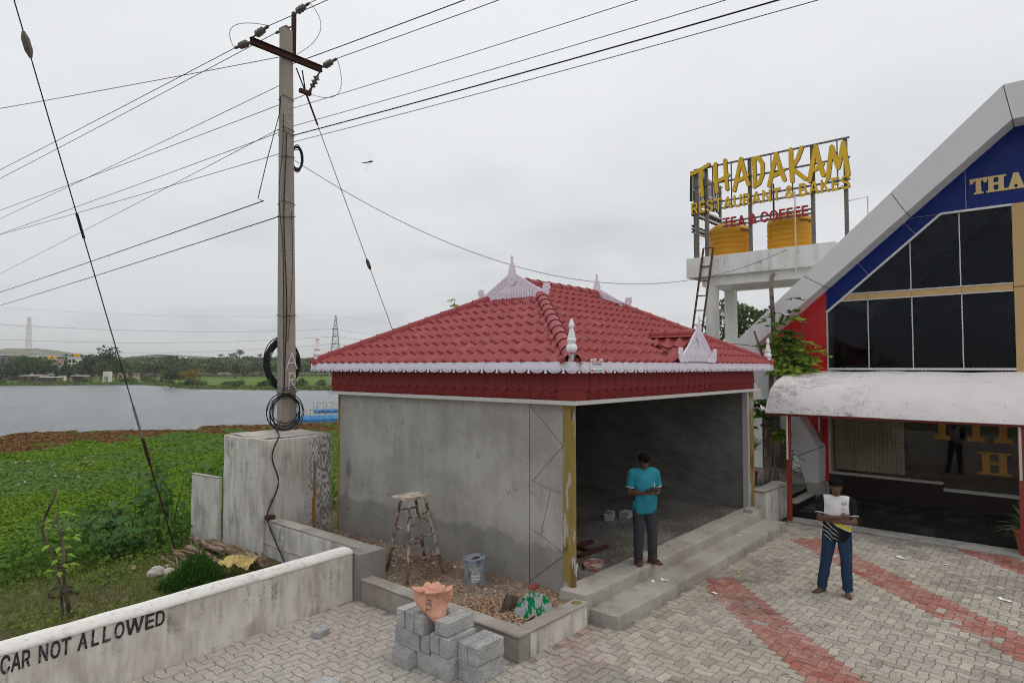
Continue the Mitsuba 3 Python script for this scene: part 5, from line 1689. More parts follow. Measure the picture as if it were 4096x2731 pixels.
PROTO = {}
for k in range(5): PROTO['tree', k] = [mikit.ply(m, None) for m in broad_tree(100 + k, 700, 0.040, (1.0, 1.25, 0.8, 1.5, 0.9)[k])]
for k in range(3): PROTO['palm', k] = [mikit.ply(m, None) for m in palm_tree(200 + k)]
for k in range(3): PROTO['bush', k] = [mikit.ply(leaves(np.random.default_rng(300 + k), crown_pts(np.random.default_rng(310 + k), 420, [(0, 0, .45, .5, .45), (.35, .1, .35, .4, .35), (-.4, -.1, .3, .38, .32), (.1, -.3, .6, .3, .3)], .5), 0.085), None)]
NTREE = [0]
ORD = 'first second third fourth fifth sixth seventh eighth ninth tenth eleventh twelfth thirteenth fourteenth fifteenth sixteenth seventeenth eighteenth nineteenth twentieth'.split()


def plant(kind, name, label, b, r, h, w, mat, group, cat, z=-2.35, tmat='m_trunk'):
    x, y = polar(b, r)
    n = NTREE[0]; NTREE[0] += 1
    pr = PROTO[kind, n % (5 if kind == 'tree' else 3)]
    M = T4().translate([float(x), float(y), z]).rotate([0, 0, 1], (n * 77) % 360).scale([w, w, h])
    k = thing(name, label, cat, group)
    for nm, d, m in zip(('crown', 'trunk') if kind != 'bush' else ('foliage',), pr, (mat, tmat)):
        scene[k + '__' + nm] = {**d, 'to_world': M, 'bsdf': {'type': 'ref', 'id': m}}
    return k


gt = 'trees along the far shore'
TREES = [(-40.3, 292, 8.5, 11), (-39.3, 286, 8.0, 13), (-38.2, 280, 8.0, 10), (-37.6, 300, 10.5, 13), (-36.9, 296, 11.0, 14), (-36.3, 288, 8.2, 11), (-35.6, 282, 7.2, 12), (-34.9, 284, 7.6, 12), (-34.1, 296, 9.5, 10),
         (-33.5, 292, 11.8, 15), (-32.4, 288, 14.2, 11), (-32.9, 284, 9, 10), (-31.9, 300, 9, 12), (-31.0, 310, 8.5, 13), (-30.2, 320, 8.5, 12), (-29.3, 318, 8.5, 13), (-26.7, 330, 8.0, 14), (-23.6, 345, 7.0, 12), (-22.9, 350, 6.5, 10)]
TREES.sort()
for k, (b, r, h, w) in enumerate(TREES):
    tall = h > 14
    plant('tree', 'shore_tree', 'tallest tree on the far shore, standing above its neighbours by the white tank stand' if tall else 'dark broad-leaved tree, ' + ORD[k] + ' from the left in the far shore row', b, r, h, w, ('l_treedark', 'l_tree', 'l_treedark')[k % 3], None if tall else gt, 'tree')
plant('tree', 'shore_tree', 'dark leaning tree at the waterside on the tip of the green peninsula', -28.2, 206, 5.6, 7.5, 'l_treedark', None, 'tree')
for b, r, h, w, m, lab in ((-27.6, 216, 5.0, 6.5, 'l_treeyellow', 'yellowish small tree, left one of two on the green peninsula'), (-26.6, 214, 5.4, 7, 'l_treeyellow', 'yellowish small tree, right one of two on the green peninsula'), (-28.7, 240, 5.2, 7, 'l_treelight', 'fresh green small tree behind the dark leaning one on the peninsula')):
    plant('tree', 'yellow_tree', lab, b, r, h, w, m, 'yellow-green trees on the peninsula', 'tree')
rng = np.random.default_rng(5)
for k in range(34):
    b = rng.uniform(-40, -16.5)
    rs = np.interp(b, SHORE_B, SHORE_R)
    plant('bush', 'shore_bush', 'low scrubby bush on the grassy far bank', b, rs + rng.uniform(9, 40), rng.uniform(1.2, 3.0), rng.uniform(2.2, 4.6), ('l_tree', 'l_treelight', 'l_treedark')[k % 3], 'bushes on the far bank', 'bush')
for k in range(44):
    b = rng.uniform(-31, -15.4)
    plant('palm', 'coconut_palm', 'coconut palm among the trees beyond the green fields', b, rng.uniform(330, 450), rng.uniform(8.5, 12), rng.uniform(12, 15), 'l_palm', 'coconut palms beyond the fields', 'palm')
# distant woodland: one mass of crowns up to the hills
W_c = []
base = [broad_tree(400 + k, 170, 0.085, 1.35)[0] for k in range(6)]
for k in range(760):
    b = rng.uniform(-46, -13.5)
    r = 330 + 560 * rng.random() ** 1.3
    if b > -32 and r < 400: r += 90
    x, y = polar(b, r)
    h = rng.uniform(7, 11.5) + (r - 330) * 0.012
    m = base[k % 6]
    a = rng.uniform(0, 6.3)
    v = m.vertices * [h * 1.25, h * 1.25, h]
    W_c.append(tm(np.stack([x + v[:, 0] * math.cos(a) - v[:, 1] * math.sin(a), y + v[:, 0] * math.sin(a) + v[:, 1] * math.cos(a), v[:, 2] - 2.6], -1), m.faces))
add('woodland', cat_(W_c[::2]), 'l_tree', kind='stuff', label='far woodland of broad trees beyond the lake', cat='woodland')
add('woodland', cat_(W_c[1::2]), 'l_treedark', kind='stuff', label='darker far woodland beyond the lake', cat='woodland')
for k, (b, rr, hh) in enumerate(((-24.6, 850, 6), (-23.9, 850, 6.5), (-23.6, 850, 8), (-23.2, 850, 12.5), (-22.3, 850, 4), (-21.6, 850, 6.5), (-20.9, 850, 6), (-20.2, 850, 4.2))):
    plant('tree', 'ridge_tree', 'round tree on the low ridge skyline, ' + ORD[k] + ' from the left', b, rr - 20, hh, hh * 1.2, 'l_treedark', 'trees on the ridge skyline', 'tree', z=13.5)
# green field grass tufts at the far waterline
fg = []
for k in range(2600):
    b = rng.uniform(-41, -15)
    rs = np.interp(b, SHORE_B, SHORE_R) + rng.uniform(1, 16) ** 1.0
    x, y = polar(b, rs)
    fg.append((x, y, -2.45 + rng.random() * 0.15))
add('reeds', leaves(rng, np.array(fg) + [0, 0, .2], 0.75, 0.2, 0.35), 'l_treelight', kind='stuff', label='green reeds and grass along the far waterline', cat='reeds')

# houses, towers and masts beyond the lake
plain('m_housewhite', (0.68, 0.67, 0.64), 0.8); plain('m_housepeach', (0.55, 0.36, 0.25), 0.8); plain('m_housegrey', (0.2, 0.2, 0.21), 0.8); plain('m_houseblue', (0.3, 0.42, 0.55), 0.8); plain('m_steel', (0.27, 0.28, 0.29), 0.6); plain('m_windowdark', (0.03, 0.03, 0.035), 0.4)
plain('m_mastpink', (0.42, 0.36, 0.36), 0.6)


def far_house(label, b, r, w, d, h, mat, floors=2, tank=False, z=-2.3, turn=0.0):
    k = thing('house', label, 'house')
    x, y = polar(b, r)
    Mr = HEAD * -1 + turn
    put = lambda m: move(m, float(x), float(y), z, Mr)
    fh = h / floors
    add('wall', put(cat_([box(-w / 2, w / 2, 0, d, 0, h * .62), box(-w / 2, w * .25, 0, d, h * .62, h)]) if floors > 1 else box(-w / 2, w / 2, 0, d, 0, h)), mat, k)
    add('roof', put(box(-w / 2 - .4, w * .25 + .4, -.4, d + .4, h, h + .25)), 'm_housewhite', k)
    if floors > 1:
        add('balcony', put(box(w * .25, w / 2 + .4, -0.7, d * .6, h * .62, h * .62 + 1.0)), 'm_housewhite', k)
    for f in range(floors):
        for q in (-0.3, 0.08) if f else (-0.32, 0.0, 0.32):
            wn = add('window', put(box(w * q - .6, w * q + .6, -0.05, 0, fh * f + 1.0, fh * f + 2.3)), 'm_windowdark', k)
    if tank:
        add('roof_tank', put(move(lathe([(0, 0), (.7, 0), (.7, 1.2), (.3, 1.5), (0, 1.5)], 10), -w * .2, d * .5, h + .2)), 'm_tank', k)
        add('roof_tank', put(move(lathe([(0, 0), (.6, 0), (.6, 1.1), (.3, 1.4), (0, 1.4)], 10), w * .1, d * .5, h + .2)), 'm_tank', k)
    return k


far_house('pink and white far house with two yellow roof tanks, left of the tall tree', -36.2, 330, 8.5, 7, 8.8, 'm_housepeach', 3, True)
far_house('narrow white far house with yellow roof tank, next to the pink house', -34.65, 335, 4.6, 6, 10, 'm_housewhite', 3, True)
far_house('white far house with a projecting balcony at the foot of the pink house', -35.9, 318, 5, 5, 6.2, 'm_housewhite', 2)
far_house('dark grey far building at the left edge of the picture', -38.75, 340, 6, 8, 10.5, 'm_housegrey', 3)
far_house('small white far house below the communication mast', -37.55, 345, 6, 6, 8.6, 'm_housewhite', 2)
far_house('small cream far house right of the communication mast', -37.0, 400, 6, 6, 12.5, 'm_housewhite', 3)
far_house('white and blue far house low on the hillside', -29.9, 620, 9, 8, 14.5, 'm_houseblue', 2)
far_house('white far house standing out on the ridge above the palms', -27.5, 640, 9, 8, 15.5, 'm_housewhite', 2)
far_house('long low white shed to the right on the ridge', -26.8, 660, 12, 6, 11.5, 'm_housewhite', 1)
far_house('pale low shed among palms beyond the fields', -24.4, 560, 12, 6, 8.6, 'm_housewhite', 1)
far_house('low shed with a grey roof on the far shore', -37.0, 276, 8, 4, 2.6, 'm_bareearth', 1)
far_house('small brown hut at the water edge of the far shore', -36.05, 262, 5.5, 3, 2.2, 'm_bareearth', 1)
far_house('small shed with a tilted pale roof below the dark trees', -34.3, 278, 4, 4, 2.4, 'm_bareearth', 1)
far_house('cream low house behind the guy wire rod', -31.3, 330, 7, 5, 4.6, 'm_housepeach', 1)
ws = thing('tank_stand', 'small white water tank on legs under the tallest far tree', 'tank')
wx_, wy_ = polar(-32.45, 272)
add('tank', move(box(-1.1, 1.1, -1, 1, 2.0, 4.0, .1), float(wx_), float(wy_), -2.2, -HEAD), 'm_housewhite', ws)
for q in (-.9, .9): add('leg', move(box(q - .18, q + .18, -.9, .9, 0, 2.0), float(wx_), float(wy_), -2.2, -HEAD), 'm_housewhite', ws)


def lattice(name, label, b, r, z0, H, w0, w1, th, mat, arms=(), turn=0.4, taper=1.0):
    k = thing(name, label, 'pylon' if arms else 'mast')
    x, y = polar(b, r)
    M = lambda m: move(m, float(x), float(y), z0, turn)
    wd = lambda t: w1 + (w0 - w1) * (1 - t) ** taper
    legs = []
    n = 11
    zs = H * (1 - (1 - np.linspace(0, 1, n + 1)) ** 1.25)
    cs = [(1, 1), (-1, 1), (-1, -1), (1, -1)]
    for cx, cy in cs:
        add('leg', M(tube([(cx * wd(z / H) / 2, cy * wd(z / H) / 2, z) for z in zs], th, 4)), mat, k)
    br = []
    for i in range(n):
        a, c = wd(zs[i] / H) / 2, wd(zs[i + 1] / H) / 2
        for j in range(4):
            p, q = cs[j], cs[(j + 1) % 4]
            br.append(tube([(p[0] * a, p[1] * a, zs[i]), (q[0] * c, q[1] * c, zs[i + 1])], th * .6, 3, False))
            br.append(tube([(q[0] * a, q[1] * a, zs[i]), (p[0] * c, p[1] * c, zs[i + 1])], th * .6, 3, False))
            br.append(tube([(p[0] * c, p[1] * c, zs[i + 1]), (q[0] * c, q[1] * c, zs[i + 1])], th * .6, 3, False))
    add('bracing', M(cat_(br)), mat, k, kind='stuff')
    tips = []
    ca, sa = math.cos(turn), math.sin(turn)
    for z, L in arms:
        for s in (-1, 1):
            c = wd(z / H) / 2
            add('arm', M(cat_([tube([(c * s, q * c, z), (s * L, 0, z)], th * .7, 4) for q in (-1, 1)] + [tube([(c * s, 0, z + 1.2), (s * L, 0, z)], th * .6, 4)])), mat, k)
            tips.append(np.array([x + ca * s * L, y + sa * s * L, z0 + z]))
    return k, tips, np.array([x, y, z0 + H])


pyl, tips, ptop = lattice('pylon', 'steel lattice transmission pylon behind the left roof finial', -15.55, 241, -2.3, 24.6, 4.6, 0.25, 0.075, 'm_steel', ((14.2, 1.9), (16.9, 1.9), (19.6, 1.8)), turn=1.1, taper=0.85)
lattice('phone_mast', 'slim lattice phone mast at the far left skyline', -37.3, 600, -2.3, 43, 3.8, 1.7, 0.10, 'm_mastpink', turn=0.3)
for k, q in enumerate(tips + [ptop]):
    lvl = [14.2, 14.2, 16.9, 16.9, 19.6, 19.6, 24.6][k]
    x, y = polar(-43.5 - 0.3 * (k % 2), 232)
    z = {14.2: 8.2, 16.9: 11.9, 19.6: 16.5, 24.6: 21.3}[lvl]
    add('transmission_line', tube(catenary(q, (float(x), float(y), z), 2.2, 26), 0.02, 4), 'm_wiregrey', label='thin transmission line from the lattice pylon to the left over the lake', cat='wire', group='transmission lines left of the pylon')
    x, y = polar(8, 300)
    add('transmission_line', tube(catenary(q, (float(x), float(y), lvl + 4), 6, 20), 0.02, 4), 'm_wiregrey', label='thin transmission line running right from the lattice pylon behind the red roof', cat='wire', group='transmission lines right of the pylon')
    if k < 6:
        add('line_insulator', tube([q + (np.array([*polar(-43.5, 232), z]) - q) * t for t in (0.002, 0.011)], 0.13, 6), 'm_insul', pyl)

# floating weed on the near side of the lake
EDGE = np.array([(-3, 61), (4.1, 60.8), (5.0, 60.8), (6.6, 63.4), (10.6, 62.0), (10.3, 59.7), (11.3, 60.5), (14.7, 58.3), (18.1, 54.6), (20.2, 58.2), (23.9, 55.1), (28.9, 53.0), (32.1, 51.0), (38, 47)])
BROWN = np.array([(-3, 46.5), (1.8, 47.3), (2.6, 47.6), (5.6, 48.7), (8.5, 53.1), (9.6, 48.8), (14.1, 52.5), (16.4, 53.6), (17.7, 48.9), (20.8, 45.7), (26.2, 42.6), (34, 38)])
mat_poly = Polygon([tuple(p) for p in EDGE] + [(38, 20), (10, 11), (-6, 9), (-12, 20), (-12, 60)]).buffer(0)
brown_poly = Polygon([tuple(p) for p in EDGE] + [tuple(p) for p in BROWN[::-1]]).buffer(0)
plain('m_matbase', mikit.proc(lambda p, n, uv: mix((0.09, 0.155, 0.03), (0.12, 0.19, 0.04), fbm(p.x * 2, p.y * 2, 0.0, 3))), 0.95, spec=0.1)
plain('m_brownbase', mikit.proc(lambda p, n, uv: mix((0.13, 0.075, 0.035), (0.22, 0.13, 0.06), fbm(p.x * 1.4, p.y * 1.4, 0.0, 4))), 0.95, spec=0.1)
import mapbox_earcut


def flat(poly, z):
    v, f = trimesh.creation.triangulate_polygon(poly, engine='earcut')
    return tm(np.c_[v, np.full(len(v), z)], f)


struct('weed_bed', flat(mat_poly.buffer(-0.3), -2.47), 'm_matbase')
struct('dry_weed_bed', flat(brown_poly.buffer(-0.25), -2.455), 'm_brownbase')
from shapely import contains_xy
rng = np.random.default_rng(21)


def scatter(n, b0, b1, r0, r1, poly, inside=True):
    b = rng.uniform(b0, b1, n)
    r = r0 * (r1 / r0) ** rng.random(n)
    x, y = polar(b, r)
    ok = contains_xy(poly, x, y)
    return x[ok], y[ok], r[ok]


x, y, r = scatter(380000, -41, -9, 17.5, 72, mat_poly)
br = contains_xy(brown_poly, x, y)
edge_noise = meshkit.fbm(np.stack([x * .5, y * .5, x * 0], -1), 3, 3)
for nm, msk, mt, lab, cat, hz_, sz in (('water_hyacinth', ~br | (edge_noise > 0.66), 'l_hya', 'bright green floating water hyacinth covering the near lake', 'water plants', 0.15, 0.0021), ('dried_hyacinth', br & (edge_noise <= 0.66), 'l_brown', 'brown dried band of water weed at the open water edge', 'water plants', 0.10, 0.0025)):
    X, Y, R_ = x[msk], y[msk], r[msk]
    n_ = len(X)
    tuft = meshkit.fbm(np.stack([X * 1.3, Y * 1.3, X * 0], -1), 3, 8)
    Z = -2.42 + hz_ * (0.2 + tuft) * rng.uniform(0.3, 1.1, n_)
    nrm = rng.normal(0, 0.42, (n_, 3)); nrm[:, 2] = 0.8; nrm /= np.linalg.norm(nrm, axis=1, keepdims=True)
    a = np.cross(nrm, rand_dirs(rng, n_)); a /= np.linalg.norm(a, axis=1, keepdims=True)
    b_ = np.cross(nrm, a)
    s = (sz * R_ * rng.uniform(0.7, 1.4, n_))[:, None]
    m = quads_at(np.stack([X, Y, Z], -1), a * s, b_ * s * 0.75)
    add(nm, m, mt, kind='stuff', label=lab, cat=cat, uv=np.repeat(np.stack([np.clip(rng.normal(.45, .3, n_), 0, 1), np.zeros(n_)], 1), 4, axis=0))
fx, fy, fr_ = scatter(400, -38.6, -33, 38, 48, mat_poly)
add('hyacinth_flowers', leaves(rng, np.stack([fx, fy, np.full(len(fx), -2.14)], -1)[:46], 0.05, 0.2, 0.9), 'l_flower', kind='stuff', label='pale lilac hyacinth flowers dotted over the green weed', cat='flowers')

# rafts of blue fish cages moored beside the weed
plain('m_bluefloat', (0.03, 0.20, 0.46), 0.45); plain('m_net', (0.05, 0.29, 0.36), 0.8); plain('m_bamboo', (0.3, 0.24, 0.14), 0.8)
for cx, cy, L, w, ang, lab in ((35.5, 56.2, 12.0, 4.5, -0.42, 'larger nearer blue fish cage raft with thin upright sticks'), (43.5, 66.5, 10, 2.2, -0.42, 'smaller farther blue fish cage raft near the wall corner')):
    k = thing('fish_cage_raft', lab, 'raft')
    M = lambda m: move(m, cx, cy, -2.5, ang)
    for j in range(4):
        yy_ = -w / 2 + w * j / 3
        for i in range(12):
            add('float', M(box(-L / 2 + L * i / 12, -L / 2 + L * (i + .93) / 12, yy_ - .22, yy_ + .22, -0.05, 0.36, .06)), 'm_bluefloat', k)
    add('net', M(box(-L / 2, L / 2, -w / 2, w / 2, 0.1, 0.16)), 'm_net', k)
    for i in range(9):
        xx = -L / 2 + L * i / 8
        add('stick', M(tube([(xx, -w / 2, 0.3), (xx + .05, -w / 2, 1.5)], .03, 5)), 'm_bamboo', k)
        add('stick', M(tube([(xx, w / 2, 0.3), (xx - .05, w / 2, 1.4)], .03, 5)), 'm_bamboo', k)
    add('rope', M(tube([(-L / 2 + L * t, -w / 2, 1.3 - .15 * math.sin(t * 25) ** 2) for t in np.linspace(0, 1, 24)], .02, 4)), 'm_bamboo', k)

# grass and weeds on the bank behind the boundary wall
rng = np.random.default_rng(31)


def bank_pts(n, x0, x1, y0, y1):
    X, Y = rng.uniform(x0, x1, n), rng.uniform(y0, y1, n)
    ok = (Y > 2.95 + 0.07 * (X + 1.6)) & ~((X > -1.62) & (Y > 2.6)) | (Y > 8.6)
    ok &= ~((X > -1.75) & (Y > 5.5) & (Y < 8.4))
    return X[ok], Y[ok]


def blades(X, Y, h0, h1, w, mat, name, lab, bend=0.95):
    n = len(X)
    Z = land_z(X, Y)
    a = rng.uniform(0, 2 * PI, n)
    h = rng.uniform(h0, h1, n)
    d = np.stack([np.cos(a), np.sin(a), a * 0], -1)
    s = np.stack([-np.sin(a), np.cos(a), a * 0], -1) * (w * rng.uniform(.7, 1.3, n))[:, None]
    p = np.stack([X, Y, Z - 0.01], -1)
    m1 = p + d * (h * bend * .35)[:, None] + np.stack([a * 0, a * 0, h * .65], -1)
    t = p + d * (h * bend)[:, None] * rng.uniform(.5, 1.4, (n, 1)) + np.stack([a * 0, a * 0, h], -1)
    V = np.stack([p - s, p + s, m1 + s * .7, m1 - s * .7, t], 1).reshape(-1, 3)
    k = np.arange(n) * 5
    f = np.vstack([np.stack([k, k + 1, k + 2], 1), np.stack([k, k + 2, k + 3], 1), np.stack([k + 3, k + 2, k + 4], 1)])
    return add(name, tm(V, f), mat, kind='stuff', label=lab, cat='grass')


X, Y = bank_pts(26000, -7.2, 2.5, 2.9, 11.5)
dry = meshkit.fbm(np.stack([X * .9, Y * .9, X * 0], -1), 3, 12)
g = dry < 0.60
blades(X[g], Y[g], 0.04, 0.15, 0.006, 'l_grass', 'bank_grass', 'short green grass on the bank behind the whitewashed wall')
blades(X[~g][::2], Y[~g][::2], 0.03, 0.13, 0.004, 'l_grassdry', 'dry_grass', 'dry straw-coloured grass patches on the bank')
X, Y = bank_pts(30000, -7.2, 2.0, 2.9, 12.5)
cl = meshkit.fbm(np.stack([X * 1.1, Y * 1.1, X * 0 + 3], -1), 3, 14) + 0.05 * (Y - 7)
ok = cl > 0.44
C_ = np.stack([X[ok], Y[ok], land_z(X[ok], Y[ok]) + rng.uniform(0.01, 0.17, ok.sum())], -1)
add('low_weeds', leaves(rng, C_, 0.028, 0.5, 0.7), 'l_weedpale', kind='stuff', label='low leafy weeds creeping over the bank', cat='weeds')
X, Y = bank_pts(9000, -6.5, 2.5, 7.8, 14)
C_ = np.stack([X, Y, land_z(X, Y) + rng.uniform(0.05, 0.55, len(X))], -1)
add('bank_scrub', leaves(rng, C_, 0.06, 0.5, 0.7), 'l_weed', kind='stuff', label='tangled green creepers hanging down the bank towards the lake', cat='weeds')


def castor_leaf(rng, c, dirn, size):
    """Palmate leaf with seven pointed lobes, dished and drooping."""
    n = np.array([dirn[0] * .55, dirn[1] * .55, 0.75]); n /= np.linalg.norm(n)
    a = np.array([dirn[0], dirn[1], -0.25]); a -= n * (a @ n); a /= np.linalg.norm(a)
    b = np.cross(n, a)
    V = [c]
    for k in range(14):
        t = -2.45 + 4.9 * k / 13
        L = (1.0 if k % 2 else 0.5) * (1 - 0.22 * abs(t) / 2.4)
        V.append(c + (a * math.cos(t) + b * math.sin(t)) * size * L - n * size * (0.22 * L * L))
    return tm(V, [(0, k, k + 1) for k in range(1, 14)])


CAST = [(-3.2, 9.5, .8), (-2.7, 9.3, 1.25), (-2.2, 9.6, 1.4), (-2.0, 8.9, 1.5), (-1.5, 9.6, 1.75), (-1.0, 8.9, 2.0), (-0.6, 9.9, 1.9), (-2.7, 10.4, 1.5), (-1.7, 10.6, 1.9), (-0.3, 8.6, 2.1), (-2.6, 8.4, 0.9), (-2.9, 8.7, .55)]
CAST.sort(key=lambda q: bearing(q[0], q[1])[0])
for k, (x, y, h) in enumerate(CAST):
    t = thing('castor_plant', 'castor plant with star-shaped leaves, ' + ORD[k] + ' from the left on the bank', 'plant', 'castor plants left of the plinth')
    z = float(land_z(np.array(x), np.array(y)))
    stems, lv = [], []
    for s in range(4):
        a = rng.uniform(0, 6.3); q = rng.uniform(.1, .45)
        top = np.array([x + q * math.cos(a), y + q * math.sin(a), z + h * rng.uniform(.6, 1)])
        stems.append(tube([(x, y, z - .05), ((x + top[0]) / 2, (y + top[1]) / 2, z + (top[2] - z) * .6), top], [0.016, .012, .007], 5))
        for j in range(11):
            f_ = rng.uniform(.3, 1.0)
            p = np.array([x, y, z]) + (top - [x, y, z]) * f_
            a2 = rng.uniform(0, 6.3)
            d = np.array([math.cos(a2), math.sin(a2), 0])
            c = p + d * rng.uniform(.1, .28) + [0, 0, rng.uniform(0, .1)]
            lv.append(castor_leaf(rng, c, d, rng.uniform(.08, .165)))
    add('stems', cat_(stems), 'l_weed', t)
    add('leaves', cat_(lv), 'l_castor' if k % 3 else 'l_castor2', t)
# feathery dark green conifer bush behind the wall
t = thing('conifer_bush', 'rounded dark green feathery conifer bush just behind the boundary wall', 'bush')
c0 = np.array([-3.0, 5.0, -0.05])
pts = crown_pts(rng, 9000, [(c0[0], c0[1], .10, .33, .30), (c0[0] + .2, c0[1] - .16, .12, .27, .30), (c0[0] - .2, c0[1] + .12, .02, .24, .2), (c0[0] + .12, c0[1], .3, .25, .26)], .55)
dr_ = rand_dirs(rng, len(pts)) * .6 + (pts - c0) * 1.2 + [0, 0, .8]
dr_ /= np.linalg.norm(dr_, axis=1, keepdims=True)
sd = np.cross(dr_, rand_dirs(rng, len(pts)))
add('foliage', quads_at(pts, dr_ * .030, sd * .009), 'l_thuja', t)
add('stem', tube([c0 - [0, 0, .1], c0 + [0, 0, .3]], .03, 6), 'm_bark', t)
# sapling of tied bare stems with a few pale leaves, at the left
t = thing('staked_sapling', 'bare brown stems tied together with a few bright leaves, left behind the wall', 'sapling')
g0 = np.array([-4.5, 5.45, -0.25])
sx_ = math.cos(HEAD); sy_ = -math.sin(HEAD)   # sideways as seen from the yard
R_ = np.array([sx_, sy_, 0])
for pts_, r_ in (([(0, 0), (-.05, .45), (-.12, .85), (-.26, 1.15), (-.38, 1.45), (-.33, 1.75), (-.24, 2.0), (-.30, 2.12)], .022), ([(.07, 0), (.05, .4), (0, .8), (-.05, 1.2), (-.1, 1.55), (-.15, 1.78)], .024), ([(.16, 0), (.08, .35), (.02, .7), (-.03, 1.0)], .02)):
    P_ = [g0 + R_ * a * 0.8 + [0, 0, b * 0.92] + np.array([0.02 * math.sin(b * 7), .02 * math.cos(b * 5), 0]) for a, b in pts_]
    add('stem', tube(CubicSpline(np.arange(len(P_)), np.array(P_))(np.linspace(0, len(P_) - 1, 26)), np.linspace(r_, r_ * .6, 26), 7), 'm_bark', t, smooth=50)
add('tie', tube([g0 + R_ * a + [0, 0, .85] for a in (-.05, 0.01, .05)], .018, 6), 'm_bark', t)
lv = []
for k in range(22):
    zc = rng.uniform(.75, 1.7)
    a = rng.uniform(0, 6.3); d = np.array([math.cos(a), math.sin(a), 0])
    c = g0 + R_ * (-.1 + rng.normal(0, .04)) + [0, 0, zc] + d * rng.uniform(.1, .3)
    L, w_ = rng.uniform(.05, .11), rng.uniform(.02, .042)
    s_ = np.array([-d[1], d[0], 0])
    lv.append(tm([c - d * L, c - s_ * w_ + [0, 0, -.01], c + [0, 0, .02], c + s_ * w_ + [0, 0, -.01], c + d * L - [0, 0, .05]], [[0, 1, 2], [0, 2, 3], [1, 4, 2], [2, 4, 3]]))
add('leaves', cat_(lv), 'l_young', t)

# the leafy young tree with two pollarded trunks beside the restaurant
t = thing('young_tree', 'young leafy tree with two lopped grey trunks beside the restaurant frame', 'tree')
tr_a = [(8.95, 0.45, 0.3), (9.05, .46, 1.3), (9.15, .42, 2.3), (9.2, .40, 3.2), (9.28, .36, 4.2), (9.22, .37, 5.2), (9.35, .36, 5.75)]
tr_b = [(9.3, .38, 0.3), (9.38, .36, 1.2), (9.36, .3, 2.2), (9.4, .22, 3.1), (9.25, .18, 3.7)]
sp_ = lambda P_, n: CubicSpline(np.arange(len(P_)), np.array(P_))(np.linspace(0, len(P_) - 1, n))
add('trunk', tube(sp_(tr_a, 30), np.r_[np.linspace(.105, .08, 12), np.linspace(.064, .052, 18)], 10), 'm_greybark', t, smooth=50)
add('trunk', tube(sp_(tr_b, 24), np.linspace(.07, .045, 24), 9), 'm_greybark', t, smooth=50)
for e in ((9.0, -.1, 3.9), (8.7, -.35, 3.6), (9.0, .75, 4.3)):
    add('limb', tube([(9.32, .25, 3.1), ((9.3 + e[0]) / 2, (.3 + e[1]) / 2, 3.45), e], [.05, .035, .02], 7), 'm_greybark', t, smooth=50)


def sprays(rng, c0, spread, n, L0, L1, droop=.35, leaf=.085, bias=(0, 0, 0)):
    lv, tw = [], []
    for k in range(n):
        d = rand_dirs(rng, 1)[0] + bias; d[2] = abs(d[2]) * .5 - .05; d /= np.linalg.norm(d)
        o = np.asarray(c0) + rng.normal(0, 1, 3) * spread
        L = rng.uniform(L0, L1)
        ts = np.linspace(0, 1, 9)
        P_ = o + d * L * ts[:, None] + np.array([0, 0, -1]) * (droop * L * ts ** 2)[:, None]
        tw.append(tube(P_, np.linspace(.006, .002, 9), 3, False))
        s_ = np.cross(d, [0, 0, 1]); s_ /= np.linalg.norm(s_) + 1e-9
        for j in range(1, 9):
            for q in (-1, 1):
                a = s_ * q * .8 + d * .55 + rng.normal(0, .12, 3); a /= np.linalg.norm(a)
                l_ = leaf * rng.uniform(.7, 1.25)
                nn = np.cross(a, d); b_ = np.cross(a, rng.normal(0, .75, 3) + [0, 0, 1.0]); b_ /= np.linalg.norm(b_) + 1e-9
                c = P_[j] + a * l_
                lv.append((c, a * l_ - [0, 0, .012], b_ * l_ * .42))
    q = quads_at(np.array([x[0] for x in lv]), np.array([x[1] for x in lv]), np.array([x[2] for x in lv]))
    return q, cat_(tw)


rl, rt = sprays(rng, (9.2, -.02, 3.42), (.12, .17, .29), 125, .28, .62, bias=np.array([-.2, -.7, 0]))
add('crown', rl, 'l_young', t)
add('twigs', rt, 'm_bark', t, kind='stuff')
rl, rt = sprays(rng, (9.0, .1, 3.9), (.10, .15, .40), 45, .2, .5, bias=np.array([-.3, -.3, 0]))
add('crown', rl, 'l_weed', t)
rl, rt = sprays(rng, (8.95, .5, 2.25), (.08, .14, .14), 34, .2, .45)
add('crown', rl, 'l_weed', t)
rl, rt = sprays(rng, (9.3, .25, 1.7), (.04, .05, .08), 12, .12, .25)
add('crown', rl, 'l_young', t)


def rosette(rng, c, n, L, w, mat, parent, up=(.25, 1.2)):
    V, f = [], []
    for k in range(n):
        a = k * 2.4 + rng.uniform(-.3, .3); e = rng.uniform(*up); l_ = L * rng.uniform(.75, 1.15)
        d = np.array([math.cos(a) * math.cos(e), math.sin(a) * math.cos(e), math.sin(e)])
        s_ = np.array([-math.sin(a), math.cos(a), 0])
        o = len(V)
        for t_, ww in ((0, .5), (.3, 1), (.7, .7), (1, .05)):
            p = np.asarray(c) + d * l_ * t_ - np.array([0, 0, .35 * l_ * t_ * t_ * math.cos(e)])
            V += [p - s_ * w * ww + [0, 0, .3 * w * ww], p, p + s_ * w * ww + [0, 0, .3 * w * ww]]
        for j in range(3):
            q = o + j * 3
            f += [(q, q + 1, q + 4), (q, q + 4, q + 3), (q + 1, q + 2, q + 5), (q + 1, q + 5, q + 4)]
    return add('leaves', tm(V, f), mat, parent)


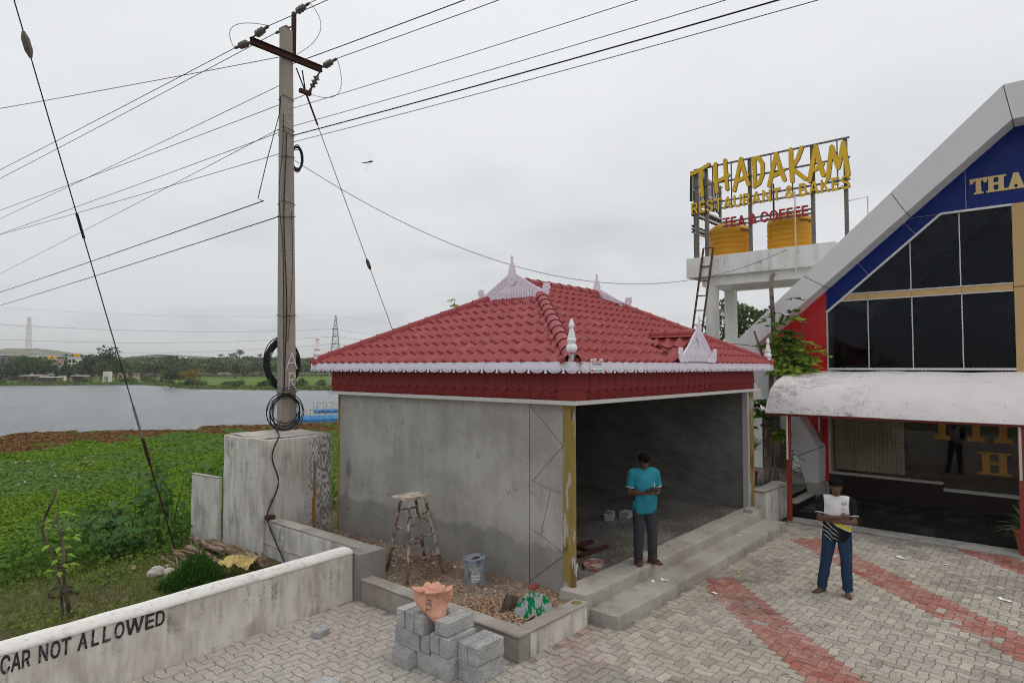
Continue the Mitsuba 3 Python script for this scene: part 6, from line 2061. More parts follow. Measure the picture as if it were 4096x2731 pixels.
POT = [(0, 0), (.10, 0), (.145, .25), (.165, .26), (.165, .30), (.14, .30), (.135, .25), (0, .24)]
t = thing('potted_yucca', 'spiky pale green yucca in an orange pot between the mustard post and tree trunk', 'plant')
add('pot', move(lathe(POT, 18), 9.35, .98, .40), 'm_terracotta', t, smooth=40); rosette(rng, (9.35, .98, 1.22), 34, .62, .022, 'l_yucca', t); add('stem', tube([(9.35, .98, .6), (9.35, .98, 1.25)], .035, 7), 'm_bark', t)
t = thing('potted_palm', 'dark feathery palm in a pale pot right behind the red canopy post', 'plant')
add('pot', move(lathe([(q * 1.25, z_ * 1.3) for q, z_ in POT], 18), 9.75, .22, .36), 'm_palepot', t, smooth=40)
rl, rt = sprays(rng, (9.75, .22, .95), (.04, .04, .2), 22, .4, .7, .5, .05); add('leaves', rl, 'l_castor', t)
add('twigs', rt, 'm_bark', t, kind='stuff')
t = thing('potted_agave', 'spiky green agave in a terracotta pot at the right edge by the terrace', 'plant')
add('pot', move(lathe([(q * 1.5, z_ * 1.5) for q, z_ in POT], 22), 7.62, -4.62, .02), 'm_terracotta', t, smooth=40); rosette(rng, (7.62, -4.62, .46), 40, .55, .035, 'l_yucca', t, (.1, 1.3))
t = thing('fan_palm', 'tuft of a palm crown showing behind the sloping white frame', 'palm')
rosette(rng, (16.5, 1.55, 7.05), 46, .75, .03, 'l_palm', t, (-.6, 1.4)); add('trunk', tube([(16.5, 1.55, 0), (16.5, 1.55, 7.0)], .09, 8), 'm_bark', t)
# trees behind the tank platform and behind the hall
for x, y, h, w, m, lab in ((30.8, 8.7, 7.6, 6.2, 'l_tree', 'big leafy tree behind the columns of the tank platform'), (24.5, 5.0, 6.4, 5.4, 'l_treelight', 'leafy tree touching the lower slope of the white frame'), (36, 7, 8, 8, 'l_treedark', 'dark tree behind the other trees right of the tank platform')):
    k = thing('garden_tree', lab, 'tree')
    cr, tr = broad_tree(int(x * 3), 5200, .024, 1.0)
    M = np.array([w, w, h])
    add('crown', tm(cr.vertices * M + [x, y, -.3], cr.faces), m, k); add('trunk', tm(tr.vertices * M + [x, y, -.3], tr.faces), 'm_bark', k, smooth=40)
k = thing('slender_sapling', 'tip of a slender sapling showing above the left roof slope', 'sapling')
add('trunk', tube([(6.1, 8.7, -1), (6.1, 8.65, 3), (6.06, 8.6, 5.4)], [.04, .03, .008], 6), 'm_bark', k)
rl, rt = sprays(rng, (6.06, 8.6, 4.95), (.06, .06, .35), 13, .12, .35, .4, .06, np.array([0, 0, .5])); add('leaves', rl, 'l_young', k)
add('twigs', rt, 'm_bark', k, kind='stuff')
# ------------------------------------------------------------------ loose things
rng = np.random.default_rng(41)
# stool
t = thing('tall_stool', 'tall paint-spattered wooden work stool standing on the planting bed', 'stool')
ZT = 1.36
B_ = [(-1.06, 2.20), (-0.42, 2.12), (-0.20, 2.80), (-0.95, 2.86)]
T_ = [(-0.90, 2.40), (-0.56, 2.42), (-0.50, 2.72), (-0.82, 2.68)]
add('seat', box(-0.96, -0.46, 2.37, 2.73, ZT, ZT + 0.045, 0.006), 'm_seat', t)
leg_at = lambda k, z: np.array([B_[k][0] + (T_[k][0] - B_[k][0]) * (z - .17) / (ZT - .17), B_[k][1] + (T_[k][1] - B_[k][1]) * (z - .17) / (ZT - .17), z])
for k in range(4):
    a, b = leg_at(k, .16), leg_at(k, ZT)
    add('leg', tube([a + (b - a) * s for s in np.linspace(0, 1, 7)], np.linspace(.026, .023, 7), 9), 'm_peeled', t, smooth=50)
for k, zs in ((0, (.52, .88)), (1, (.42, 1.0)), (2, (.5, .72, 1.08)), (3, (.40, .86))):
    pass
for a, b, z in ((0, 1, .50), (0, 1, .80), (0, 1, 1.12), (1, 2, .46), (1, 2, .98), (2, 3, .56), (2, 3, .86), (2, 3, 1.15), (3, 0, .52), (3, 0, .92)):
    add('rung', tube([leg_at(a, z), leg_at(b, z + .02)], .014, 7), 'm_peeled', t, smooth=50)
# paint drum
t = thing('paint_drum', 'dented blue and grey paint drum with a torn pale label on the bed', 'drum')


def m_drum(p, n, uv):
    a = fbm(p.x * 16, p.y * 16, p.z * 5, 4)
    c = mix((0.05, 0.10, 0.27), (0.27, 0.29, 0.30), smoothstep(0.27, 0.52, a))
    return mix(c, mi.Color3f(0.16, 0.12, 0.085), 0.6 * smoothstep(0.6, 0.75, fbm(p.x * 24 + 3, p.y * 24, p.z * 10, 3)))


plain('m_drum', mikit.proc(m_drum), 0.55)
plain('m_label', mikit.proc(lambda p, n, uv: mix((0.6, 0.58, 0.54), (0.3, 0.28, 0.26), smoothstep(0.55, 0.7, fbm(p.x * 40, p.y * 40, p.z * 40, 3)))), 0.7)
DR = [(0, 0), (.155, 0), (.163, .008), (.158, .02), (.158, .15), (.162, .16), (.158, .17), (.157, .38), (.165, .388), (.165, .402), (.15, .402), (.148, .388), (.05, .386), (0.05, .36), (0, .34)]
DM = trimesh.transformations.euler_matrix(-0.03, -0.10, 0.2); DM[:3, 3] = (-0.40, 1.46, 0.20)
tf = lambda m: (lambda q: (q.apply_transform(DM), q)[1])(m.copy())
add('drum_body', tf(lathe(DR, 30)), 'm_drum', t, smooth=40)
add('lid_hole', tf(move(lathe([(0, .004), (.045, .003), (.05, 0)], 14), 0.03, -.02, .388)), 'm_rust', t)
aa = math.atan2(EYE[1] - 1.46, EYE[0] + .4)


def on_drum(m, r0, a0):
    v = m.vertices
    a = a0 - .2 + v[:, 0] / .16
    r = r0 + v[:, 2]
    return tf(tm(np.stack([r * np.cos(a), r * np.sin(a), v[:, 1]], -1), m.faces))


lab = extrude(unary_union([sbox(-.065 + .0163 * i, .09, -.0487 + .0163 * i, .20 + .004 * ((i * 5) % 3)) for i in range(8)]), .001)
lab = grid(np.linspace(-.065, .065, 9), np.array([.09, .15, .205]), lambda x, y: x * 0 + .001)
add('label', on_drum(lab, .1585, aa), 'm_label', t)
add('lettering', on_drum(meshkit.text_mesh('SHALIMAR', .026, .001, True).apply_translation([-.085, .275, 0]), .159, aa), 'm_label', t)
add('lettering', on_drum(meshkit.text_mesh('METAL', .024, .001, True).apply_translation([-.04, .245, 0]), .159, aa), 'm_label', t)
add('lettering', on_drum(meshkit.text_mesh('PRIMER', .022, .001, True).apply_translation([-.045, .218, 0]), .159, aa), 'm_label', t)
# concrete blocks: a stack in front of the bed
BL = []


def block(x, y, z, lx, ly, lz, rz, lab):
    k = len(BL)
    m = rough_box(-lx / 2, lx / 2, -ly / 2, ly / 2, 0, lz, 0.035, 0.0045, 70 + k, 14)
    k_ = add('concrete_block', move(m, x, y, z, rz), 'm_block', label=lab, cat='block', group='concrete blocks in the stack before the bed', smooth=35)
    BL.append(k_)


G = 'grey concrete block '
UP = lambda y, lab, dz=0: block(-2.24, y, .40 + dz, .41, .146, .205, rng.normal(0, .02), lab)
UP(0.70, G + 'on edge, leftmost of the three upright ones on the stack')
UP(0.545, G + 'on edge, middle of the three upright ones under the sack')
UP(0.39, G + 'on edge, right one of the three upright ones under the sack')
block(-2.17, 0.09, .45, .43, .205, .15, .04, G + 'lying flat on top right of the stack beside the sack')
block(-2.36, 0.61, .20, .15, .41, .2, .03, G + 'under the upright ones, at the left of the second layer')
block(-2.14, 0.60, .20, .15, .42, .2, .0, G + 'in the second layer behind, nearest the bed kerb')
for y, w, nm in ((.325, .14, 'beside the left one of the second layer'), (.17, .148, 'directly beneath the flat top block'), (.02, .148, 'second under the flat top block')):
    block(-2.19, y, .245 if y < .3 else .2, .43, w, .2, rng.normal(0, .012), G + nm)
for y, nm in ((-.132, 'nearer of the two low right blocks with a clean top'), (-.283, 'outermost low right block of the stack')):
    block(-2.06, y, .2, .43, .147, .2, rng.normal(0, .012), G + nm)
for x, y, lx, ly, h, nm in ((-2.3, .62, .42, .3, .198, 'bottom layer, left'), (-2.19, .31, .43, .3, .198, 'bottom layer, middle'), (-2.19, .08, .43, .29, .243, 'bottom layer, right'), (-2.06, -.21, .43, .29, .198, 'bottom layer, farthest right')):
    block(x, y, .0, lx, ly, h, rng.normal(0, .012), G + 'in the ' + nm + ' of the stack')
block(-2.80, -.22, .0, .2, .3, .10, .3, 'lone grey concrete block on the pavers in front of the stack')
block(-3.45, .75, -.06, .40, .3, .16, .6, 'large lump of grey concrete at the bottom edge, left of the stack')
block(-2.62, 2.05, .0, .2, .14, .08, .2, 'small grey cement lump lying near the boundary wall end')
# sack
plain('m_sack', mikit.proc(lambda p, n, uv: mix((0.52, 0.24, 0.165), (0.66, 0.38, 0.28), fbm(p.x * 20, p.y * 20, p.z * 20, 3))), 0.65)
plain('m_sackink', (0.16, 0.10, 0.085), 0.7)
t = thing('salmon_sack', 'crumpled salmon-pink woven sack slumped on the concrete block stack', 'sack')
R2 = np.array([math.cos(HEAD), -math.sin(HEAD), 0]); F2 = np.array([math.sin(HEAD), math.cos(HEAD), 0]); U2 = np.array([0, 0, 1.0])
sc = np.array([-2.27, 0.36, 0.60])
LP = lambda a, b, c: sc + R2 * a - F2 * b + U2 * c          # right, towards the viewer, up


def pouch(rows, nth, pleat, seed):
    """Cloth tube through rows (centre right, towards, up; radius; pleat depth), pleated round its axis."""
    th = np.arange(nth) * 2 * PI / nth
    cum = np.linspace(0, 1, len(rows))
    fine = np.linspace(0, 1, 46)
    R_ = np.array([[np.interp(f, cum, [r[k] for r in rows]) for k in range(5)] for f in fine])
    V = []
    for (a, b_, c, r, pl), f in zip(R_, fine):
        q = np.stack([np.cos(th) * 1.7, np.sin(th) * 1.7, np.full(nth, f * 1.6)], -1)
        fold = (1 - np.abs(2 * meshkit.fbm(q * 2.6 + seed, 2, seed) - 1)) - .6
        soft = meshkit.fbm(q * 1.1 + seed + 5, 2, seed) - .5
        rr = r * (1 + pl * 1.5 * fold + (.16 + .5 * pl) * soft)
        drop = -.17 * np.clip(np.cos(th - .15), 0, 1) ** 2 * np.clip((f - .68) / .2, 0, 1) * np.clip((1.02 - f) / .1, 0, 1)
        out = .085 * np.clip(np.cos(th - .15), 0, 1) ** 2 * np.clip((f - .62) / .2, 0, 1)
        for t_, r_, d_, o_, fo, soft_ in zip(th, rr, drop, out, fold, soft):
            V.append(LP(a + math.cos(t_) * r_ + o_, b_ + math.sin(t_) * r_ * .8, c + d_ + .10 * pl * fo + .12 * pl * soft_))
    V = np.array(V)
    i, j = np.meshgrid(np.arange(len(fine) - 1), np.arange(nth), indexing='ij')
    return quads(V, np.stack([i * nth + j, i * nth + (j + 1) % nth, (i + 1) * nth + (j + 1) % nth, (i + 1) * nth + j], -1).reshape(-1, 4))


sack_rows = [(.10, .13, -.10, .004, 0), (.085, .11, -.06, .05, .02), (.05, .06, .015, .115, .04), (.0, .0, .09, .165, .06), (-.02, -.02, .15, .175, .12), (-.03, -.02, .20, .152, .26), (-.02, -.01, .235, .15, .45), (.0, .01, .258, .165, .6), (.02, .0, .262, .13, .7), (.03, 0, .25, .085, .6), (.03, 0, .245, .04, .5), (.03, 0, .24, .004, 0)]
body_m = pouch(sack_rows, 84, 1, 3)
fi = body_m.faces.reshape(2, 45, 84, 3)
add('sack_body', tm(body_m.vertices, fi[:, :23].reshape(-1, 3)), 'm_sack', t, smooth=50)
add('folded_mouth', tm(body_m.vertices, fi[:, 23:].reshape(-1, 3)), 'm_sack', t, smooth=50)
tx = meshkit.text_mesh('ULTRA', .055, .004, True)
v = tx.vertices
q = np.array([LP(-.02 + .0 * a + .9 * (.03 - b), .125 - .05 * (a / .2) + c - .02 * 0, .20 - a * .95) for a, b, c in v])
from trimesh.proximity import closest_point
bm = body_m
cp, _, _ = closest_point(bm, q)
nv = q - cp; nv /= np.linalg.norm(nv, axis=1, keepdims=True) + 1e-9
add('print', tm(cp + (-F2) * .0025 + U2 * .0 + (-F2) * (v[:, 2:3]), tx.faces), 'm_sackink', t)
# green printed plastic bag
leafmat('l_film', (0.46, 0.50, 0.50), 0.6, 0.3); leafmat('l_filmgreen', (0.01, 0.23, 0.085), 0.4, 0.35)
t = thing('plastic_bag', 'clear crumpled plastic bag with bright green print lying by the bed kerb', 'bag')
xs, ys = np.linspace(-.27, .27, 60), np.linspace(-.15, .15, 36)


def bagz(x, y):
    P = np.stack([x, y, x * 0], -1)
    return (.075 * np.sqrt(np.clip(1 - (x / .29) ** 2 - (y / .17) ** 2, 0, 1)) + (.16 * (1 - np.abs(2 * meshkit.fbm(P * [9, 4, 1], 3, 2) - 1)) + .07 * (1 - np.abs(2 * meshkit.fbm(P * 21, 2, 4) - 1))) * np.clip(1.25 - (x / .27) ** 2 - (y / .15) ** 2, .1, 1))


bg = grid(xs, ys, bagz)
cc = bg.triangles_center
gm = meshkit.fbm(np.c_[cc[:, :2] * [24, 11], cc[:, 2] * 9], 3, 6)
ok = (cc[:, 0] / .27) ** 4 + (cc[:, 1] / .15) ** 4 < .9 + .2 * gm
mv = lambda m: move(m, -.80, .06, .20, -.55)
for nm, sel, mt in (('film', ok & (gm <= .545), 'l_film'), ('green_print', ok & (gm > .545), 'l_filmgreen')):
    m = tm(bg.vertices, bg.faces[sel]); m.remove_unreferenced_vertices(); add(nm, mv(m), mt, t)
t = thing('scrap_board', 'small dark board scrap standing in the shavings beside the plastic bag', 'board')
add('board', bar((-1.02, .34, .22), (-.93, .30, .45), .012, .2), 'm_bark', t)
for x, y, r, m_, lab in ((-.1, .63, .075, 'm_rubblered', 'orange brick fragment at the foot of the wall near the corner post'), (-.16, .82, .06, 'm_rubble', 'grey stone at the foot of the wall left of the brick fragment'), (-.5, 1.18, .045, 'm_rubblepale', 'small pale stone in front of the paint drum'), (-.62, 1.0, .055, 'm_rubble', 'flat grey stone between the drum and the shavings')):
    add('stone', move(rock(r, int(r * 900), 2, .7), x, y, float(bed_z(np.array(x), np.array(y))) + r * .25), m_, label=lab, cat='stone', smooth=30)
# behind the boundary wall: rocks, net, timber, plastic sheet
for x, y, r, m_, lab in ((-3.12, 5.95, .13, 'm_rubblepale', 'pale rough boulder in the grass just behind the boundary wall'), (-2.98, 5.85, .09, 'm_rubblepale', 'smaller pale rock touching the rough boulder'), (-3.2, 6.75, .06, 'm_shaving', 'orange-brown stone in the grass beyond the boulder'), (-2.75, 6.5, .055, 'm_rubblepale', 'little grey-white stone in the grass right of the boulder')):
    add('stone', move(rock(r, int(r * 777), 3, .75, .5), x, y, float(land_z(np.array(x), np.array(y))) + r * .45), m_, label=lab, cat='stone', smooth=25)
t = thing('wire_hoop_net', 'dark torn net on a bent hoop lying in the grass', 'net')
hp = [(-3.95 + .38 * math.cos(a) * (1.1 + .2 * math.sin(3 * a)), 6.5 + .22 * math.sin(a), -.10 + .10 * math.sin(a * 2) ** 2) for a in np.linspace(0, 2 * PI, 40)]
add('hoop', tube(hp, .012, 6), 'm_wire', t)
add('net', cat_([tube([hp[k], np.add(np.multiply(hp[k], .5), np.multiply(hp[(39 - k) % 40], .5)) - [0, 0, .05], hp[(39 - k) % 40]], .004, 4) for k in range(1, 38, 2)] + [tube([np.add(np.multiply(hp[k], 1 - s), np.multiply(hp[(39 - k) % 40], s)) - [0, 0, .04] for k in range(2, 19)], .003, 4) for s in (.25, .5, .75)]), 'm_wire', t, kind='stuff')
plain('m_log', mikit.proc(lambda p, n, uv: mix((0.10, 0.065, 0.045), (0.30, 0.22, 0.16), smoothstep(0.3, 0.7, fbm(p.x * 26, p.y * 7, p.z * 26, 4)))), 0.95, spec=0.1)
LOGS = [((-1.98, 6.75, .16), (-1.93, 4.72, .20), .09, 'thickest brown log of the timber pile, its cut end by the boundary wall'), ((-2.2, 7.0, .09), (-2.26, 5.5, .14), .06, 'log on the left of the pile beside the thick one'), ((-1.82, 7.1, .12), (-1.72, 5.7, .14), .055, 'log of the pile nearest the plinth'),
        ((-2.4, 7.1, .03), (-2.48, 5.7, .07), .05, 'outer left log of the timber pile'), ((-2.1, 7.1, .22), (-2.16, 5.7, .26), .045, 'thin log lying across the top of the pile'), ((-2.55, 7.3, -.06), (-2.65, 6.1, -.03), .034, 'thin log at the lower left edge of the pile'), ((-1.9, 7.15, .05), (-1.7, 6.5, .09), .04, 'short log behind the pile against the plinth')]
for k, (a, b, r, lab) in enumerate(LOGS):
    a, b = np.array(a), np.array(b)
    P_ = [a + (b - a) * s + rng.normal(0, r * .22, 3) for s in np.linspace(0, 1, 8)]
    add('log', tube(CubicSpline(np.arange(8), np.array(P_))(np.linspace(0, 7, 22)), r * (1 + .08 * np.sin(np.arange(22) * 1.7 + k)), 10), 'm_log', label=lab, cat='log', group='logs of the timber pile', smooth=50)
for k in range(14):
    a = np.array([rng.uniform(-2.6, -1.95), rng.uniform(6.2, 7.4), rng.uniform(-.04, .12)])
    b = a + np.array([rng.uniform(-.25, .2), rng.uniform(-.9, -.3), rng.uniform(-.02, .06)])
    add('stick', tube([a, (a + b) / 2 + rng.normal(0, .02, 3), b], .014, 6), 'm_log', label='thin dry stick lying on the timber pile', cat='stick', group='sticks on the timber pile')
plain('m_yellowsheet', mikit.proc(lambda p, n, uv: mix((0.60, 0.47, 0.17), (0.42, 0.33, 0.14), smoothstep(.4, .65, fbm(p.x * 9, p.y * 9, p.z * 9, 3)))), 0.6)
t = thing('yellow_sheet', 'crumpled pale yellow plastic sheet thrown over the timber pile', 'sheet')
sh = grid(np.linspace(-.34, .34, 50), np.linspace(-.26, .26, 40), lambda x, y: .06 + .14 * (1 - np.abs(2 * meshkit.fbm(np.stack([x, y, x * 0], -1) * 5, 3, 5) - 1)) + .08 * (1 - np.abs(2 * meshkit.fbm(np.stack([x, y, x * 0 + 4], -1) * 15, 2, 5) - 1)) - .25 * np.abs(x * y))
keep = (np.abs(sh.triangles_center[:, 0]) / .34) ** 3 + (np.abs(sh.triangles_center[:, 1]) / .26) ** 3 < .75 + .5 * meshkit.fbm(sh.triangles_center * 6, 2, 3)
add('sheet', move(tm(sh.vertices * [.8, .9, .9], sh.faces[keep]), -2.30, 4.92, .10, -.9), 'm_yellowsheet', t)
add('corner_slab', slab_run((-8.2, 4.6), (-5.9, 3.35), .9, -.5, .34, seed=80, amp=.02), 'm_concrete', label='sloping grey concrete slab edge behind the wall at the far left', cat='slab', smooth=40)
plain('m_slabred', mikit.proc(lambda p, n, uv: mix((0.24, 0.09, 0.075), (0.36, 0.30, 0.27), smoothstep(.45, .6, fbm(p.x * 9, p.y * 9, p.z * 30, 3)))), .9)
# inside the hall and on the step
t = thing('white_bucket', 'small white plastic bucket just inside the mustard corner post', 'bucket')
add('shell', move(lathe([(0, 0), (.085, 0), (.10, .22), (.108, .222), (.108, .245), (.098, .245), (.095, .21), (.082, .01), (0, .01)], 24), .20, .20, .356), 'm_finial', t, smooth=40)
add('handle', tube([(.20 + .1 * math.cos(a), .20 - .06 - .0 * a, .52 + .06 * math.sin(a) - .1) for a in np.linspace(0, PI, 12)], .003, 5), 'm_wiregrey', t)
for x, y, rz, m_, lab, pts_ in ((3.64, 1.63, .4, 'm_block', 'crescent-shaped broken concrete piece on the dark hall floor', [(0, 0), (.42, .02), (.46, .2), (.33, .2), (.28, .1), (.14, .1), (.08, .22), (-.04, .16)]), (4.0, 1.5, .1, 'm_block', 'squarish concrete piece behind the crescent-shaped one on the hall floor', [(0, 0), (.3, 0), (.32, .2), (0, .2)]),
                               (.82, .16, .3, 'm_slabred', 'red-sided paver slab lying by the threshold near the post', [(0, 0), (.42, .0), (.44, .2), (.2, .28), (-.02, .18)]), (6.0, -.26, .2, 'm_concrete', 'pale cement slab piece lying on the threshold at its far right end', [(0, 0), (.34, -.02), (.36, .16), (.02, .18)])):
    m = extrude(Polygon(pts_).buffer(-.01).buffer(.01), .12 if y > -.1 else .07)
    add('broken_slab', move(m, x, y, (.30 if 'red' in lab else .345) if y > -.1 else .375, rz), m_, label=lab, cat='slab')
t = thing('wooden_frame', 'dark reddish wooden frame pieces lying on the hall floor behind the post', 'frame')
for a, b in (((1.2, .75), (1.95, .7)), ((1.35, 1.15), (2.05, 1.05)), ((1.55, .74), (1.62, 1.1))):
    add('slat', bar((*a, .39), (*b, .39), .07, .05), 'm_rust', t)
for k, (x, y, z, s, lab) in enumerate(((1.45, -.42, .178, .045, 'tiny white paper scrap on the step, left one'), (1.62, -.52, .178, .06, 'white paper scrap on the step near the man in blue'), (4.86, -.38, .178, .05, 'white paper scrap at the far end of the step'), (2.05, -1.12, .006, .05, 'white scrap on the pavers below the step'),
                                      (5.9, -2.9, .006, .09, 'largest white paper scrap on the pavers before the terrace'), (5.95, -3.55, .006, .05, 'small white scrap right of the largest one'), (5.6, -3.05, .006, .04, 'small white scrap in front of the largest one'), (4.52, -4.42, .006, .08, 'white curled strip of paper on the right pavers'), (3.25, -1.02, .006, .035, 'yellow and blue sweet wrapper at the foot of the step'))):
    a = rng.uniform(0, 6)
    m = grid(np.linspace(-s, s, 5), np.linspace(-s * .5, s * .5, 4), lambda x, y: .004 + .25 * (x * x + y * y) / s * .5 + .006 * np.sin(x * 60))
    add('paper_scrap', move(m, x, y, z, a), 'm_letyellow' if 'yellow' in lab else 'm_finial', label=lab, cat='paper')
# fallen leaves on the paving
lf = []
for k in range(46):
    x, y = rng.uniform(-3.6, 5.5), rng.uniform(-3.5, 2.2)
    if -1.7 < x < 6.6 and y > -.85: continue
    lf.append((x, y, .012))
add('fallen_leaves', leaves(rng, np.array(lf), .035, .9, .45), 'l_grassdry', kind='stuff', label='dry fallen leaves scattered over the pavers', cat='leaves')
# hall floor litter
fl = []
for k in range(170):
    x, y = rng.uniform(.3, 6.2), rng.uniform(.1, 3.8)
    r = rng.uniform(.006, .022)
    fl.append(move(rock(r, k % 7, 1, .5), x, y, .358 + r * .2, rng.uniform(0, 6)))
add('floor_rubble', cat_(fl), 'm_rubble', kind='stuff', label='grit and crumbs of mortar on the dark hall floor', cat='rubble')


# ------------------------------------------------------------------ people
plain('m_skin', (0.125, 0.062, 0.04), 0.5, spec=0.4); plain('m_skindark', (0.055, 0.026, 0.018), 0.55); plain('m_hair', (0.006, 0.005, 0.005), 0.85, spec=0.08); plain('m_lip', (0.12, 0.042, 0.032), 0.5)
plain('m_eye', (0.55, 0.53, 0.5), 0.3); plain('m_iris', (0.01, 0.008, 0.007), 0.2); plain('m_nail', (0.24, 0.14, 0.105), 0.4)
plain('m_teal', mikit.proc(lambda p, n, uv: mix((0.014, 0.20, 0.27), (0.022, 0.25, 0.33), fbm(p.x * 30, p.y * 30, p.z * 30, 2))), 0.85)
plain('m_slate', mikit.proc(lambda p, n, uv: mix((0.022, 0.026, 0.032), (0.045, 0.05, 0.06), fbm(p.x * 24, p.y * 24, p.z * 10, 3))), 0.9)
plain('m_navy', mikit.proc(lambda p, n, uv: mix((0.010, 0.028, 0.065), (0.016, 0.045, 0.10), fbm(p.x * 24, p.y * 24, p.z * 10, 3))), 0.85)
plain('m_sandal', (0.075, 0.028, 0.018), 0.6); plain('m_whitecloth', (0.62, 0.62, 0.64), 0.8); plain('m_blackcloth', (0.009, 0.009, 0.011), 0.9, spec=0.1); plain('m_gadget', (0.03, 0.03, 0.032), 0.5)


def m_jersey(p, n, uv):
    """Printed sports shirt; uv holds the place on the cloth (across, up), metres."""
    x, z = uv.x, uv.y
    white = mi.Color3f(0.62, 0.62, 0.64); black = mi.Color3f(0.012, 0.012, 0.016); yel = mi.Color3f(0.62, 0.50, 0.02)
    c = white
    wob = 0.018 * (noise(x * 16, z * 16, 2.0) - 0.5)
    low = z - 0.50 * x + wob                                     # the print falls towards the wearer's left
    sl = dr.sin((z - 0.72 * x + 1.6 * wob) * 92 + 1.2)
    edge = 0.5 + 0.5 * smoothstep(-0.10, 0.12, x)                 # slashes wider on the wearer's right
    c = mix(c, black, smoothstep(1.035, 1.028, low) * smoothstep(-0.45 * edge - 0.42, -0.45 * edge - 0.30, -sl * edge))
    band = z - 0.42 * x
    c = mix(c, yel, smoothstep(1.036, 1.040, band) * smoothstep(1.084, 1.080, band) * smoothstep(0.06, 0.03, x))
    c = mix(c, white, smoothstep(1.058, 1.060, band) * smoothstep(1.066, 1.064, band) * smoothstep(-0.02, 0.03, x))
    sleeve = smoothstep(0.165, 0.172, dr.abs(x) + 0.10 * (1.40 - z) * smoothstep(1.2, 1.4, z) - 0.0)
    c = mix(c, black, sleeve * smoothstep(1.10, 1.12, z))
    crest = smoothstep(0.024, 0.02, dr.sqrt(dr.square(x + 0.085) + dr.square((z - 1.285) * 0.9)))
    c = mix(c, mix((0.5, 0.09, 0.03), (0.7, 0.62, 0.6), smoothstep(0.4, 0.6, noise(x * 120, z * 120, 0.0))), crest)
    bolt = smoothstep(0.3, 0.6, dr.sin((z - 0.5 * x) * 190 + 3 * noise(x * 60, z * 60, 1.0))) * smoothstep(0.05, 0.03, dr.sqrt(dr.square(x + 0.10) + dr.square((z - 1.36) * 1.6)))
    return mix(c, black, bolt)


plain('m_jersey', mikit.proc(m_jersey), 0.9, spec=0.1)


def S_(p, r, sx=1, sy=1, sz=1, n=18):
    return m3.Manifold.sphere(r, n).scale((sx, sy, sz)).translate(tuple(float(q) for q in p))


def H_(*ps):
    return m3.Manifold.batch_hull([S_(p[:3], p[3]) for p in ps])


def chain(ps): return [H_(a, b) for a, b in zip(ps[:-1], ps[1:])]


def hand(wrist, d, nrm, thumb, curl, r=.0088):
    """Palm and five fingers: d towards the fingertips, nrm out of the back of the hand, thumb the side of the thumb."""
    d, nrm, thumb = (np.asarray(q, float) / np.linalg.norm(q) for q in (d, nrm, thumb))
    w = np.asarray(wrist, float)
    out = [H_((*(w), .024), (*(w + d * .03 + thumb * .022), .016), (*(w + d * .085 + thumb * .030), .013), (*(w + d * .08 - thumb * .032), .012), (*(w + d * .03 - thumb * .022), .015))]
    for k, (o, L) in enumerate(((.030, .068), (.010, .076), (-.011, .071), (-.031, .056))):
        b = w + d * .085 + thumb * o
        e = d.copy(); pts = [(*b, r * 1.05)]
        for j, (f, c) in enumerate(((.45, curl), (.32, curl * 1.1), (.23, curl * .8))):
            e = e * math.cos(c) - nrm * math.sin(c) ; e /= np.linalg.norm(e)
            nrm2 = np.cross(thumb, e); nrm_ = nrm2 if nrm2 @ nrm > 0 else -nrm2
            b = b + e * L * f
            pts.append((*b, r * (1 - .1 * (j + 1))))
        out += chain(pts)
    b = w + d * .03 + thumb * .026
    e1 = d * .55 + thumb * .7 - nrm * .25; e1 /= np.linalg.norm(e1)
    e2 = d * .9 + thumb * .2 - nrm * (.35 + .3 * curl); e2 /= np.linalg.norm(e2)
    out += chain([(*b, .0125), (*(b + e1 * .036), .0105), (*(b + e1 * .036 + e2 * .028), .0092), (*(b + e1 * .036 + e2 * .05), .008)])
    return out


def head_parts(c, yaw, pitch):
    """Manifolds of a head centred at c; face along +y before turning."""
    L = [m3.Manifold.batch_hull([S_((0, -.012, .028), .079, .95, 1.12, 1.0), S_((0, .04, -.03), .056, .98, .9, 1), S_((0, .052, -.082), .026, 1.25, 1, .8), S_((.046, .0, -.05), .02), S_((-.046, 0, -.05), .02)]),
         H_((0, .088, .012, .009), (0, .108, -.022, .0125)), H_((-.012, .098, -.024, .008), (.012, .098, -.024, .008)), H_((-.045, .072, .022, .011), (-.012, .088, .018, .009)), H_((.045, .072, .022, .011), (.012, .088, .018, .009)),
         H_((-.02, .087, -.05, .009), (.02, .087, -.05, .009)), H_((-.017, .085, -.061, .0085), (.017, .085, -.061, .0085)),
         S_((.078, -.008, -.008), .026, .35, .7, 1.15), S_((-.078, -.008, -.008), .026, .35, .7, 1.15)]
    M = trimesh.transformations.euler_matrix(pitch, 0, yaw, 'sxyz'); M[:3, 3] = c
    return L, M


def apply(ms, M): return [m.transform(M[:3]) for m in ms]


def hair_mesh(c, M, seed, top=.03, fringe=.0):
    m = trimesh.creation.icosphere(4, 1.0)
    v = m.vertices
    r = .0865 + top * np.clip(v[:, 2] + .25, 0, 1) + .010 * (meshkit.fbm(v * 9 + seed, 3, seed) - .4) + .006 * (meshkit.fbm(v * 26, 2, seed) - .5)
    p = v * np.stack([r * .96, r * 1.13, r], -1) + [0, -.016, .024]
    # bare below the hairline: front high, sides to the ears, nape low
    line = np.where(v[:, 1] > .35, .045 - fringe, np.where(v[:, 1] > -.15, .0 + .02 * np.sign(v[:, 1] + .4), -.055))
    keep = (p[:, 2] > line)[m.faces].all(1)
    q = tm(p, m.faces[keep])
    q.apply_transform(M)
    return q


